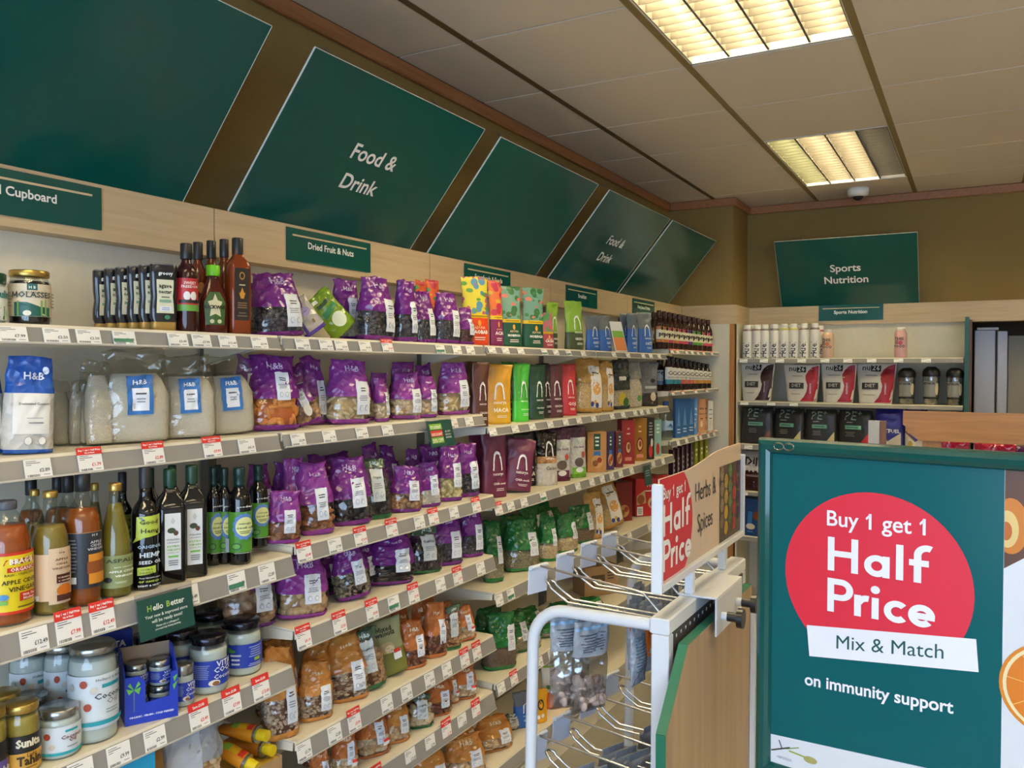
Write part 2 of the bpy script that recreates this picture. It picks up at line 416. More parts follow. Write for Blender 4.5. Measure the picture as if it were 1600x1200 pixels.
# dome camera
t = empty('dome_camera', (-.677, 5.70, CE-.001)); tag(t, 'small white dome security camera on the ceiling by back wall', 'security camera')
m = MB(); m.lathe([(1, 0), (1, -.2), (.93, -.42), (.62, -.5)], .13, .13, .1, pm('efece6', .4), 24); m.build('housing', t)
m = MB(); m.lathe([(.6, -.4), (.57, -.62), (.42, -.85), (.2, -.97), (.02, -1)], .12, .12, .075, pm('2a2828', .1), 20); m.build('dome', t)
# ------------------------------------------------------------------ shelving bays
M_shelf = pm('e2dac6', .4, grain=.02)
M_strip = pm('8f8d8c', .22, grain=.04, scale=15, spec=.6)
M_lip = pm('c9c4b8', .3)
M_up = pm('6f6b62', .5)
BAYY = [.56, 1.56, 2.56, 3.56, 4.56, 5.57]
SHELVES = {  # bay: (name, lip x, z top, z bottom of strip)
 1: [('b1s1', -1.545, .079, .044), ('b1s2', -1.545, -.168, -.209), ('b1s3', -1.50, -.470, -.520), ('b1s4', -1.50, -.750, -.797), ('b1s5', -1.50, -1.03, -1.078), ('b1s6', -1.50, -1.40, -1.445)],
 2: [('b2s1', -1.545, .079, .044), ('b2s2', -1.545, -.167, -.204), ('b2s3', -1.50, -.452, -.495), ('b2s4', -1.50, -.668, -.716), ('b2s5', -1.50, -.953, -1.003), ('b2s6', -1.50, -1.155, -1.213), ('b2s7', -1.50, -1.45, -1.495)],
 3: [('b3s1', -1.545, .079, .05), ('b3s2', -1.53, -.214, -.246), ('b3s3', -1.50, -.488, -.527), ('b3s4', -1.50, -.81, -.855), ('b3s5', -1.50, -1.135, -1.178), ('b3s6', -1.50, -1.445, -1.49)],
 4: [('b4s1', -1.545, .079, .05), ('b4s2', -1.53, -.214, -.246), ('b4s3', -1.50, -.488, -.527), ('b4s4', -1.50, -.81, -.855), ('b4s5', -1.50, -1.135, -1.178), ('b4s6', -1.50, -1.445, -1.49)],
 5: [('b5s1', -1.52, .106, .08), ('b5s2', -1.52, -.134, -.156), ('b5s3', -1.52, -.416, -.45), ('b5s4', -1.52, -.70, -.735), ('b5s5', -1.52, -1.0, -1.035)],
}
TICKETS={
 'b1s1':[(0.886,'w'),(0.968,'w'),(1.034,'w'),(1.113,'g'),(1.245,'w'),(1.309,'w'),(1.385,'w'),(1.484,'w')],
 'b2s1':[(1.633,'w'),(1.723,'w'),(1.785,'w'),(1.887,'w'),(1.991,'r'),(2.271,'g'),(2.371,'w'),(2.456,'w')],
 'b3s1':[(2.604,'w'),(2.702,'w'),(2.821,'w'),(3.022,'g'),(3.127,'w'),(3.251,'g'),(3.404,'w')],
 'b4s1':[(3.762,'w'),(3.947,'w'),(4.166,'w'),(4.283,'w'),(4.417,'w')],
 'b5s1':[(4.560,'r'),(4.664,'r'),(4.832,'r'),(4.946,'w'),(5.064,'r'),(5.188,'r'),(5.375,'r')],
 'b1s2':[(0.930,'w'),(1.036,'r'),(1.182,'r'),(1.339,'r'),(1.442,'w')],
 'b2s2':[(1.616,'w'),(1.735,'w'),(1.872,'w'),(1.991,'w'),(2.239,'w'),(2.348,'w'),(2.449,'w')],
 'b3s2':[(2.585,'w'),(2.751,'w'),(2.890,'w'),(3.047,'w'),(3.192,'w'),(3.328,'w'),(3.487,'w')],
 'b4s2':[(3.707,'w'),(3.847,'w'),(4.013,'w'),(4.105,'w'),(4.201,'w'),(4.311,'w')],
 'b5s2':[(4.581,'r'),(4.768,'r'),(5.022,'r'),(5.257,'r')],
 'b1s3':[(0.893,'w'),(0.960,'r'),(1.029,'r'),(1.233,'w'),(1.368,'g'),(1.462,'w')],
 'b2s3':[(1.590,'r'),(1.706,'w'),(1.812,'r'),(1.953,'r'),(2.091,'w'),(2.167,'r'),(2.284,'w'),(2.423,'r')],
 'b2s4':[(1.587,'r'),(1.724,'r'),(1.862,'r'),(1.962,'g'),(2.061,'r'),(2.206,'w'),(2.307,'r'),(2.453,'w')],
 'b2s5':[(1.587,'w'),(1.703,'w'),(1.784,'r'),(1.929,'w'),(2.025,'w'),(2.146,'w'),(2.243,'w'),(2.351,'r'),(2.429,'r')],
 'b2s6':[(1.881,'r'),(2.045,'w'),(2.150,'w'),(2.244,'r'),(2.336,'w'),(2.426,'r')],
 'b3s3':[(2.576,'r'),(2.665,'w'),(2.768,'w'),(2.928,'g'),(3.102,'w'),(3.253,'w'),(3.402,'w')],
 'b4s3':[(3.518,'w'),(3.632,'w'),(3.744,'w'),(3.888,'w'),(4.205,'w'),(4.359,'w')],
 'b3s4':[(2.582,'w'),(2.666,'g'),(2.936,'r'),(3.161,'r'),(3.358,'w')],
 'b4s4':[(3.694,'w'),(3.869,'w'),(4.155,'w')],
 'b3s5':[(2.597,'w'),(2.693,'r'),(2.900,'w'),(3.002,'w'),(3.197,'w')],
 'b4s5':[(3.700,'w'),(3.912,'w')],
 'b5s3':[(4.684,'w'),(4.842,'w'),(5.035,'w'),(5.130,'r'),(5.301,'r'),(5.435,'r')],
 'b1s4':[(0.981,'w'),(1.062,'w'),(1.146,'w'),(1.260,'s'),(1.352,'s'),(1.442,'s')],
 'k1':[(-1.362,'w'),(-1.229,'w'),(-1.127,'w'),(-0.991,'w'),(-0.850,'w'),(-0.714,'w'),(-0.576,'w'),(-0.425,'w'),(-0.274,'w')],
 'k2':[(-1.354,'w'),(-1.180,'w'),(-1.038,'w')],
 'k3':[(-1.325,'w')],
 'k4':[(-1.354,'w')],
}
# ---- price tickets (one mesh per kind)
PRICES = ['£7.99', '£2.50', '£2.89', '£12.49', '£9.49', '£9.99', '£2.99', '£3.49', '£4.19', '£1.79']
TK = {}
READ = {('b1s1', 0): 0, ('b1s1', 1): 1, ('b1s1', 2): 1, ('b1s2', 0): 2, ('b1s3', 0): 3, ('b1s3', 3): 4, ('b1s4', 1): 5, ('b1s4', 2): 6}      # prices that can be read
def ticket(kind, n):
    k = (kind, n)
    if k in TK: return TK[k]
    m = MB(); W = .026
    f = lambda x, z: (x, -.0016-(.036-z)*.24, z)
    def rc(x0, x1, z0, z1, mat, d=0):
        P = [f(x0, z0), f(x1, z0), f(x1, z1), f(x0, z1)]
        m.add([(p[0], p[1]-d, p[2]) for p in P], [(0, 1, 2, 3)], mat)
    wh = pm('f1f0ee', .5, grain=.02); ink = pm('55555a', .6); red = pm('d9362e', .45); gr = pm('3b7a63', .5)
    fd = lambda d: (lambda x, z: (x, f(x, z)[1]-d, z))
    P = [f(-W, 0), f(W, 0), f(W, .036), f(-W, .036)]
    m.add(P+[(p[0], p[1]+.0008, p[2]) for p in P], [(0, 1, 2, 3), (0, 4, 5, 1), (1, 5, 6, 2), (2, 6, 7, 3), (3, 7, 4, 0)], wh)
    rc(-W*.85, -W*.1, .0315, .0325, ink, .0004); rc(-W*.85, W*.2, .028, .0292, ink, .0004); rc(-W*.85, -W*.45, .0245, .0255, ink, .0004)
    R = random.Random(n)
    x = -W*.85
    while x < W*.05:
        w = R.choice((.0006, .001, .0014)); rc(x, x+w, .002, .0065, ink, .0004); x += w+R.choice((.0006, .001))
    rc(W*.35, W*.8, .0045, .0055, ink, .0004)
    m.text(PRICES[n], red if kind in 'rs' else ink, size=.009, fn=fd(.0005), cx=W*.45, cz=.011, bold=.02)
    if kind in 'rs':
        z1 = .05
        Q = [f(-W*1.02, .035), f(W*1.02, .035), f(W*1.02, z1), f(-W*1.02, z1)]
        m.add([(p[0], p[1]-.0012, p[2]) for p in Q]+[(p[0], p[1]+.0004, p[2]) for p in Q], [(0, 1, 2, 3), (7, 6, 5, 4), (2, 6, 7, 3), (0, 4, 5, 1), (1, 5, 6, 2), (3, 7, 4, 0)], red)
        w2 = pm('ffffff', .5)
        if kind == 'r':
            m.text('Buy 1 get 1 Half Price', w2, width=W*1.8, fn=fd(.0016), cz=.0425, bold=.03)
            m.text('Mix & Match', w2, width=W*.8, fn=fd(.0016), cz=.0375, bold=.03)
        else: m.text('Save £3.00', w2, width=W*1.2, fn=fd(.0016), cz=.0395, bold=.03)
    if kind == 'g': rc(-W, W*.75, .007, .016, gr, .0007)
    o = m.build('price_ticket'); me = o.data; bpy.data.objects.remove(o); TK[k] = me
    return me
def put_tickets(name, shelf, lip, zt, zb, axis):
    for i, (p, kind) in enumerate(TICKETS.get(name, [])):
        o = bpy.data.objects.new('price_ticket', ticket(kind, READ.get((name, i), (i*3+len(name)+int(name[-1])) % 10))); col.objects.link(o); o.parent = shelf
        sz = (zt-zb-.007)/.036
        o.scale = (1, 1, sz)
        if axis == 'L': o.location = (lip+.003, p, Z0+zb+.001); o.rotation_euler.z = rad(90)
        else: o.location = (p, lip-.003, Z0+zb+.001)
        if kind in 'rs': o['label'] = 'white price ticket with red offer header'
        if kind == 'g': o['label'] = 'white price ticket with green band'
BAYNAME = {1: 'bottle', 2: 'nut', 3: 'pouch', 4: 'muesli', 5: 'juice'}
BAYLAB = {1: 'left-wall shelving bay holding bottles, flour bags and coconut jars', 2: 'second left-wall shelving bay full of purple and orange nut bags',
          3: 'third left-wall shelving bay with colourful pouches and green bags', 4: 'fourth left-wall shelving bay with muesli cartons and oat bags', 5: 'corner left-wall shelving bay with juice bottles beside the column'}
CUTX = -1.84
for b in range(1, 6):
    y0, y1 = BAYY[b-1]+.002, BAYY[b]-.002
    bay = empty('shelving_bay', (CUTX, (y0+y1)/2, 0)); tag(bay, BAYLAB[b], 'shelving')
    inv = Matrix.Translation(bay.location).inverted()
    kids = []
    def part(name, *boxes):
        q = MB()
        for d, mt in boxes: q.box(*d, mt)
        o = q.build(name, bay); o.matrix_parent_inverse = inv; return o
    part('back_panel', ((-1.86, CUTX, y0, y1, .1, Z0+.40), M_cream))
    part('fascia_panel', ((-1.86, -1.78, y0, y1, Z0+.293, Z0+.421), M_fascia))
    part('upright', ((CUTX, CUTX+.03, y0, y0+.028, .1, Z0+.29), M_up))
    part('base_plinth', ((-1.86, -1.53, y0, y1, 0, .1), M_shelf))
    if b == 5: part('end_panel', ((-1.84, -1.45, y1-.012, y1, .1, Z0+.293), pm('d6d0c0', .5)))
    for nm, lip, zt, zb in SHELVES[b]:
        q = MB()
        e0, e1 = y0+.006, y1-(.006 if b < 5 else .016)
        q.prism([(CUTX+.031, Z0+zt-.004), (CUTX+.031, Z0+zt), (lip-.002, Z0+zt), (lip, Z0+zt-.006), (lip, Z0+zt-.022), (lip-.006, Z0+zt-.024), (lip-.006, Z0+zt-.004)], 1, e0, e1, M_shelf)
        sh = q.build('shelf', bay); sh.matrix_parent_inverse = inv
        q = MB()
        a, c = .0065, (zt-zb)*.24
        q.prism([(lip+.001, Z0+zt-.006), (lip+.001+c, Z0+zb), (lip+c-.003, Z0+zb-.001), (lip-.001, Z0+zt-.012)], 1, e0, e1, M_strip)
        q.prism([(lip+.001+c, Z0+zb-.001), (lip+.004+c, Z0+zb+.002), (lip+.004+c, Z0+zb-.002), (lip+c-.003, Z0+zb-.003)], 1, e0, e1, M_lip)
        sp = q.build('price_strip', sh)
        for yy in (e0, e1-.004):
            q = MB(); q.prism([(CUTX+.031, Z0+zt-.005), (lip-.012, Z0+zt-.005), (lip-.014, Z0+zt-.026), (lip-.09, Z0+zt-.034), (CUTX+.031, Z0+zt-.075)], 1, yy, yy+.003, M_shelf); q.build('shelf_bracket', sh)
        put_tickets(nm, sh, lip, zt, zb, 'L')
# column and back-wall fascia with the back bay
m = MB(); m.box(-1.78, -1.412, 5.572, 5.6, Z0+.293, Z0+.421, M_fasciax); st(m.build('trim_5'))
m = MB(); m.box(-1.44, -1.412, 5.6, 5.95, Z0+.293, Z0+.421, M_fascia); st(m.build('trim_6'))
st(bx('trim_7', (-1.455, -1.42, 5.57, 5.6, 0, Z0+.293), wood('9a6634', 'b07c44', 2)))
bay = empty('shelving_bay', (-.75, 5.99, 0)); tag(bay, 'back-wall shelving bay of sports powders under the sports sign', 'shelving')
inv = Matrix.Translation(bay.location).inverted()
def part(name, mt, *boxes):
    q = MB()
    for d in boxes: q.box(*d, mt)
    o = q.build(name, bay); o.matrix_parent_inverse = inv; return o
part('back_panel', M_cream, (-1.412, -.075, 5.97, 5.998, .1, Z0+.30))
part('fascia_panel', M_fasciax, (-1.412, 3.9, 5.95, 5.998, Z0+.293, Z0+.421))
part('base_plinth', M_shelf, (-1.40, -.08, 5.62, 5.98, 0, .1))
part('side_panel', pm('cfc7ae', .5), (-1.412, -1.40, 5.602, 5.95, 0, Z0+.293))
part('end_panel', pm('14503f', .4), (-.072, -.05, 5.62, 5.96, 0, Z0+.305))
part('end_panel', wood('5a3c22', '7a5632', 2), (-.05, -.035, 5.66, 5.99, 0, Z0+.29))
sl = part('upright', pm('b9b29e', .5), (-1.345, -1.315, 5.95, 5.972, .1, Z0+.29))
q = MB()
for k in range(24): q.box(-1.337, -1.323, 5.948, 5.951, .14+.05*k, .165+.05*k, pm('1c1a18', .8))
o = q.build('slot_row', sl); tag(o, kind='stuff')
for nm, zt, zb in (('k1', .064, .034), ('k2', -.222, -.247), ('k3', -.505, -.54), ('k4', -.82, -.848), ('k5', -1.12, -1.15)):
    q = MB(); lip = 5.6; x0, x1 = -1.398, -.078
    q.prism([(lip+.006, Z0+zt-.004), (lip, Z0+zt-.008), (lip, Z0+zt-.004), (lip+.003, Z0+zt), (5.95, Z0+zt), (5.95, Z0+zt-.004)], 0, x0, x1, M_shelf)
    sh = q.build('shelf', bay); sh.matrix_parent_inverse = inv
    q = MB(); c = (zt-zb)*.24
    q.prism([(lip-.001, Z0+zt-.004), (lip-.001-c, Z0+zb), (lip-c+.003, Z0+zb-.001), (lip+.003, Z0+zt-.012)], 0, x0, x1, M_strip); q.build('price_strip', sh)
    put_tickets(nm, sh, lip, zt, zb, 'B')
# ------------------------------------------------------------------ green header panels and category signs
GREEN = '054e47'
M_green = pm(GREEN, .16, grain=.03, scale=3, spec=.45)
M_white = pm('f2f0ea', .5, grain=.02)
M_edge = pm('cfd6cf', .4)
def header_panel(org, ux, up_, w, h, lines, label, dots=True):
    # org: lower left corner; ux: unit vector along the width; up_: unit vector up the face
    ux, up_ = Vector(ux), Vector(up_); n = ux.cross(up_).normalized()      # towards the shop
    t = empty('header_panel', tuple(Vector(org)+ux*w/2)); tag(t, label, 'sign')
    R = Matrix((ux, -n, up_)).transposed()
    rot = R.to_4x4()
    def place(o): o.matrix_local = rot
    m = MB(); m.box(-w/2, w/2, 0, .004, 0, h, M_green)
    o = m.build('board', t); place(o)
    m = MB()
    for d in ((-w/2-.0015, -w/2, -.0008, .0045, 0, h), (w/2, w/2+.0015, -.0008, .0045, 0, h), (-w/2, w/2, -.0008, .0045, h, h+.0015)): m.box(*d, M_edge)
    o = m.build('edge', t); place(o)
    if lines:
        f = lambda x, z: (x, -.0012, z)
        for txt, cx, cz, sz in lines:
            m = MB(); m.text(txt, M_white, size=sz, fn=f, cx=cx, cz=cz, bold=.018, res=4); o = m.build('lettering', t); place(o)
    for s in (-1, 1):
        m = MB(); m.tube([(s*w*.32, .004, h*.97), (s*w*.32, .13, h*.97)], .002, pm('555048', .4), 6); o = m.build('hook', t); place(o)
TIL = rad(39.2); upv = (math.sin(TIL), 0, math.cos(TIL))
FD = [('Food &', .0, .252, .07), ('Drink', 0, .155, .07)]
for y0, y1, ln, lab in ((.615, 1.458, None, 'blank green header panel nearest the camera, cut by frame'), (1.608, 2.434, FD, 'large green Food and Drink header panel above dried fruit sign'),
        (2.545, 3.402, None, 'blank green header panel between the two Food and Drink panels'), (3.532, 4.377, FD, 'smaller far green Food and Drink header panel above breakfast sign'), (4.425, 5.285, None, 'blank green header panel in the corner beside the column')):
    header_panel((-1.779, y0, Z0+.4215), (0, 1, 0), upv, y1-y0, .494, ln, lab)
TB = rad(33)
header_panel((-1.188, 5.949, Z0+.4215), (1, 0, 0), (0, -math.sin(TB), math.cos(TB)), .852, .49, [('Sports', 0, .25, .072), ('Nutrition', 0, .165, .072)], 'green Sports Nutrition header panel on the back wall')
def cat_sign(org, ang, w, h, txt, size, label, tx=0):
    t = empty('category_sign', org, ang); tag(t, label, 'sign')
    m = MB(); m.box(-w/2, w/2, -.003, 0, 0, h, M_green); m.build('board', t)
    m = MB(); f = lambda x, z: (x, -.0042, z)
    m.text(txt, M_white, size=size, fn=f, cx=tx, cz=h*.44, bold=.022, res=3); m.build('lettering', t)
    m = MB(); m.box(-w*.44, w*.44, -.0045, -.003, h*.76, h*.81, pm('cdbb93', .4)); m.build('slot', t)
A90 = rad(90)
cat_sign((-1.779, 1.03, Z0+.315), A90, .40, .097, 'Food Cupboard', .0275, 'green Food Cupboard sign on light wood fascia', .004)
cat_sign((-1.779, 2.016, Z0+.315), A90, .387, .097, 'Dried Fruit & Nuts', .0275, 'green Dried Fruit and Nuts sign on light wood fascia')
cat_sign((-1.779, 2.98, Z0+.315), A90, .37, .097, 'Superfoods & Seeds', .0275, 'green Superfoods and Seeds sign partly hidden behind bright pouches')
cat_sign((-1.779, 3.917, Z0+.312), A90, .385, .097, 'Breakfast', .0275, 'green Breakfast sign on light wood fascia')
cat_sign((-1.779, 4.82, Z0+.312), A90, .38, .097, 'Fruit Juices & Drinks', .0255, 'green Fruit Juices and Drinks sign near the corner')
cat_sign((-.746, 5.949, Z0+.318), 0, .40, .104, 'Sports Nutrition', .031, 'green Sports Nutrition sign on back wall fascia')
# ------------------------------------------------------------------ stock: surfaces, decoration, prototypes
class Soft:
    """bag or pouch: cross-section superellipse per height, wrinkled"""
    def __init__(s, w, t, h, prof, seed=0, amp=.004, lean=0., wav=.015):
        s.w, s.t, s.h, s.prof, s.seed, s.amp, s.leanv, s.wav = w, t, h, prof, seed, amp, lean, wav
    def P(s, v):
        p = s.prof; v = min(max(v, p[0][0]), p[-1][0])
        for a, b in zip(p, p[1:]):
            if v <= b[0]:
                k = (v-a[0])/(b[0]-a[0]+1e-9); k = k*k*(3-2*k)
                return [a[i]+(b[i]-a[i])*k for i in (1, 2, 3)]
        return p[-1][1:]
    def disp(s, x, v, side, xr):
        q = noise.noise(Vector((x*38+s.seed*7.3, v*s.h*22, side*9.1+s.seed)))
        r = 1-abs(noise.noise(Vector((x*60-v*9+s.seed*3.1, v*s.h*26+side*5, s.seed*1.7))))*2.4
        g = 1-abs(noise.noise(Vector((x*95+v*s.h*30, v*s.h*70+side*3, s.seed*2.9))))*2.6
        k = .2+1.25*max(0, v-.2)
        return s.amp*k*(q*1.0+r*1.0+g*.35)*max(0, 1-abs(xr)**8)
    def edge(s, v, sg):
        return s.amp*(.15+1.3*max(0, v-.35))*noise.noise(Vector((v*s.h*34, sg*7.7, s.seed*1.3)))*1.6
    def off(s, v): return s.leanv*s.h*v*v
    def zt(s, x, v):
        n_ = noise.noise(Vector((x*32, s.seed*4.4, .3)))+.5*noise.noise(Vector((x*80, s.seed*2.2, 3.3)))
        return v*s.h+s.wav*s.h*max(0, v-.55)*2.2*(n_-.15)
    def front(s, xn, v, off=0):
        A, B, n = s.P(v); a = A*s.w/2; b = B*s.t/2
        x = xn*s.w/2*.98; xr = max(-1, min(1, x/a)); x = xr*a
        y = -b*(1-abs(xr)**n)**(1/n)-s.disp(x, v, -1, xr)+s.off(v)
        return (x, y-off, s.zt(x, v))
    def body(s, mb, zones, rows, seg=36):
        vs = []; V = rows
        for v in V:
            A, B, n = s.P(v); a = A*s.w/2; b = B*s.t/2
            for k in range(seg):
                th = 2*math.pi*k/seg; c, d = math.cos(th), math.sin(th)
                xr = math.copysign(abs(c)**(2/n), c); x = a*xr; sg = 1 if d > 0 else -1; x += s.edge(v, 1 if xr > 0 else -1)*abs(xr)**5
                y = b*math.copysign(abs(d)**(2/n), d)+sg*s.disp(x, v, sg, xr)*(0 if abs(d) < 1e-6 else 1)+s.off(v)
                vs.append((x, y, s.zt(x, v)))
        R = len(V)
        base = len(mb.v); mb.v += vs
        for i in range(R-1):
            vm = (V[i]+V[i+1])/2
            mt = next(m for lim, m in zones if vm <= lim); mi = mb.mi(mt)
            for k in range(seg):
                mb.f.append(tuple(base+q for q in (i*seg+k, i*seg+(k+1) % seg, (i+1)*seg+(k+1) % seg, (i+1)*seg+k))); mb.m.append(mi); mb.sm.append(True)
        mb.f.append(tuple(base+q for q in range(seg-1, -1, -1))); mb.m.append(mb.mi(zones[0][1])); mb.sm.append(False)
        mb.f.append(tuple(base+(R-1)*seg+q for q in range(seg))); mb.m.append(mb.mi(zones[-1][1])); mb.sm.append(False)
class Lathe:
    def __init__(s, prof, w, t, h, n=2., arc=85): s.prof, s.w, s.t, s.h, s.n, s.arc = prof, w, t, h, n, arc
    def r(s, z):
        p = s.prof
        for a, b in zip(p, p[1:]):
            if a[1] <= z <= b[1] and b[1] > a[1]: return a[0]+(b[0]-a[0])*(z-a[1])/(b[1]-a[1])
        return p[-1][0] if z > p[-1][1] else p[0][0]
    def front(s, xn, v, off=0):
        R = s.r(v)
        if s.n > 2.5:
            x = xn*R*s.w/2; y = -R*s.t/2*(1-min(1, abs(xn))**s.n)**(1/s.n); return (x, y-off, v*s.h)
        a = rad(xn*s.arc); return (math.sin(a)*(R*s.w/2+off), -math.cos(a)*(R*s.t/2+off), v*s.h)
class Flat:
    def __init__(s, w, t, h): s.w, s.t, s.h = w, t, h
    def front(s, xn, v, off=0): return (xn*s.w/2, -s.t/2-off, v*s.h)
def decorate(S, decor, seed=0, fine=False, o0=.0009, do=.00022):
    mb = MB(); R = random.Random(seed); off = o0
    half = S.w/2 if not (isinstance(S, Lathe) and S.n <= 2.5) else S.w/2*rad(S.arc)
    kx, kz = (14, 26) if fine else (7, 8)
    def grid(x0, x1, z0, z1, mat):
        nx = max(1, math.ceil(abs(x1-x0)*kx)); nz = max(1, math.ceil((z1-z0)*kz))
        vs = [S.front(x0+(x1-x0)*i/nx, z0+(z1-z0)*j/nz, off) for j in range(nz+1) for i in range(nx+1)]
        mb.add(vs, [(j*(nx+1)+i, j*(nx+1)+i+1, (j+1)*(nx+1)+i+1, (j+1)*(nx+1)+i) for j in range(nz) for i in range(nx)], mat, True)
    for d in decor:
        k = d[0]
        if k == 'r': grid(d[1], d[2], d[3], d[4], d[5] if not isinstance(d[5], str) else pm(d[5], .4, grain=.03))
        elif k == 'd':
            _, cx, cz, rx, rz, c = d; N = 22
            vs = [S.front(cx, cz, off)]
            for q in (.5, 1):
                vs += [S.front(cx+rx*q*math.cos(2*math.pi*i/N), cz+rz*q*math.sin(2*math.pi*i/N), off) for i in range(N)]
            fs = [(0, 1+i, 1+(i+1) % N) for i in range(N)]+[(1+i, 1+N+i, 1+N+(i+1) % N, 1+(i+1) % N) for i in range(N)]
            mb.add(vs, fs, pm(c, .4, grain=.03), True)
        elif k == 'p':
            pts = d[1]; c = (sum(p[0] for p in pts)/len(pts), sum(p[1] for p in pts)/len(pts)); E = []
            for a, b in zip(pts, pts[1:]+pts[:1]): E += [(a[0]+(b[0]-a[0])*q/4, a[1]+(b[1]-a[1])*q/4) for q in range(4)]
            N = len(E); vs = [S.front(c[0], c[1], off)]
            for q in (.5, 1): vs += [S.front(c[0]+(e[0]-c[0])*q, c[1]+(e[1]-c[1])*q, off) for e in E]
            fs = [(0, 1+i, 1+(i+1) % N) for i in range(N)]+[(1+i, 1+N+i, 1+N+(i+1) % N, 1+(i+1) % N) for i in range(N)]
            mb.add(vs, fs, pm(d[2], .4, grain=.03), True)
        elif k == 's':
            rows_, c = d[1], d[2]; E = []
            for a, b in zip(rows_, rows_[1:]):
                E += [tuple(a[i]+(b[i]-a[i])*q/5 for i in range(3)) for q in range(5)]
            E.append(rows_[-1]); vs = []
            for z, x0, x1 in E: vs += [S.front(x0+(x1-x0)*i/6, z, off) for i in range(7)]
            mb.add(vs, [(j*7+i, j*7+i+1, j*7+i+8, j*7+i+7) for j in range(len(E)-1) for i in range(6)], pm(c, .4, grain=.03), True)
        elif k == 't':
            _, txt, cx, cz, wf, c = d[:6]; rot = d[6] if len(d) > 6 else 0; bold = d[7] if len(d) > 7 else .02
            v, f, wd = text_mesh(txt, bold, 1)
            if not v: continue
            ot = off+(.0016 if fine else .0007 if isinstance(S, Lathe) else 0)
            if rot: K = wf*S.h/wd; vs = [S.front(cx-p[1]*K/half, cz+p[0]*K/S.h, ot) for p in v]
            else: K = wf*2*half/wd; vs = [S.front(cx+p[0]*K/half, cz+p[1]*K/S.h, ot) for p in v]
            mb.add(vs, f, pm(c, .5, grain=.02), False)
        elif k == 'l':
            _, x0, x1, z0, z1, n, c = d
            for i in range(n):
                zz = z1-(z1-z0)*(i+.5)/n; hh = (z1-z0)/n*.22; e = (x1-x0)*R.uniform(0, .3)/2
                grid(x0+e, x1-e, zz-hh, zz+hh, pm(c, .5, grain=.02))
        off += do
    return mb
def lerp_rows(n, extra): return sorted(set([round(i/n, 4) for i in range(n+1)]+extra))
BAGP = [(0, .88, .88, 3.), (.06, .98, 1, 2.8), (.26, 1.03, 1.12, 2.5), (.48, .99, 1.0, 2.3), (.68, .89, .68, 2.1), (.86, .78, .34, 2.), (.94, .75, .16, 1.8), (1, .82, .09, 1.8)]
FLOURP = [(0, .9, .85, 3.), (.05, .98, 1, 2.8), (.35, 1, 1.05, 2.6), (.65, .97, .85, 2.5), (.82, .9, .35, 2.2), (.95, .86, .1, 2.), (1, .84, .04, 2.)]
POUCHP = [(0, .96, 1, 2.4), (.12, .97, 1.0, 2.2), (.4, .93, .85, 2.), (.7, .91, .5, 2.), (.92, .97, .12, 2.), (1, 1, .06, 2.)]
BLOCKP = [(0, .98, 1, 4), (.5, .99, 1, 4), (.85, .98, .92, 3.5), (.93, .97, .5, 3), (1, .97, .06, 2)]
def ico(r, sub):
    if sub: 
        t = (1+5**.5)/2
        V = [(-1, t, 0), (1, t, 0), (-1, -t, 0), (1, -t, 0), (0, -1, t), (0, 1, t), (0, -1, -t), (0, 1, -t), (t, 0, -1), (t, 0, 1), (-t, 0, -1), (-t, 0, 1)]
        F = [(0, 11, 5), (0, 5, 1), (0, 1, 7), (0, 7, 10), (0, 10, 11), (1, 5, 9), (5, 11, 4), (11, 10, 2), (10, 7, 6), (7, 1, 8), (3, 9, 4), (3, 4, 2), (3, 2, 6), (3, 6, 8), (3, 8, 9), (4, 9, 5), (2, 4, 11), (6, 2, 10), (8, 6, 7), (9, 8, 1)]
        V = [Vector(v).normalized() for v in V]
        if sub == 2:
            nf = []; V = list(V); cache = {}
            def mid(a, b):
                k = (min(a, b), max(a, b))
                if k not in cache: V.append(((V[a]+V[b])/2).normalized()); cache[k] = len(V)-1
                return cache[k]
            for a, b, c in F:
                x, y, z = mid(a, b), mid(b, c), mid(c, a); nf += [(a, x, z), (b, y, x), (c, z, y), (x, y, z)]
            F = nf
        return V, F
ICO1, ICO2 = ico(1, 1), ico(1, 2)
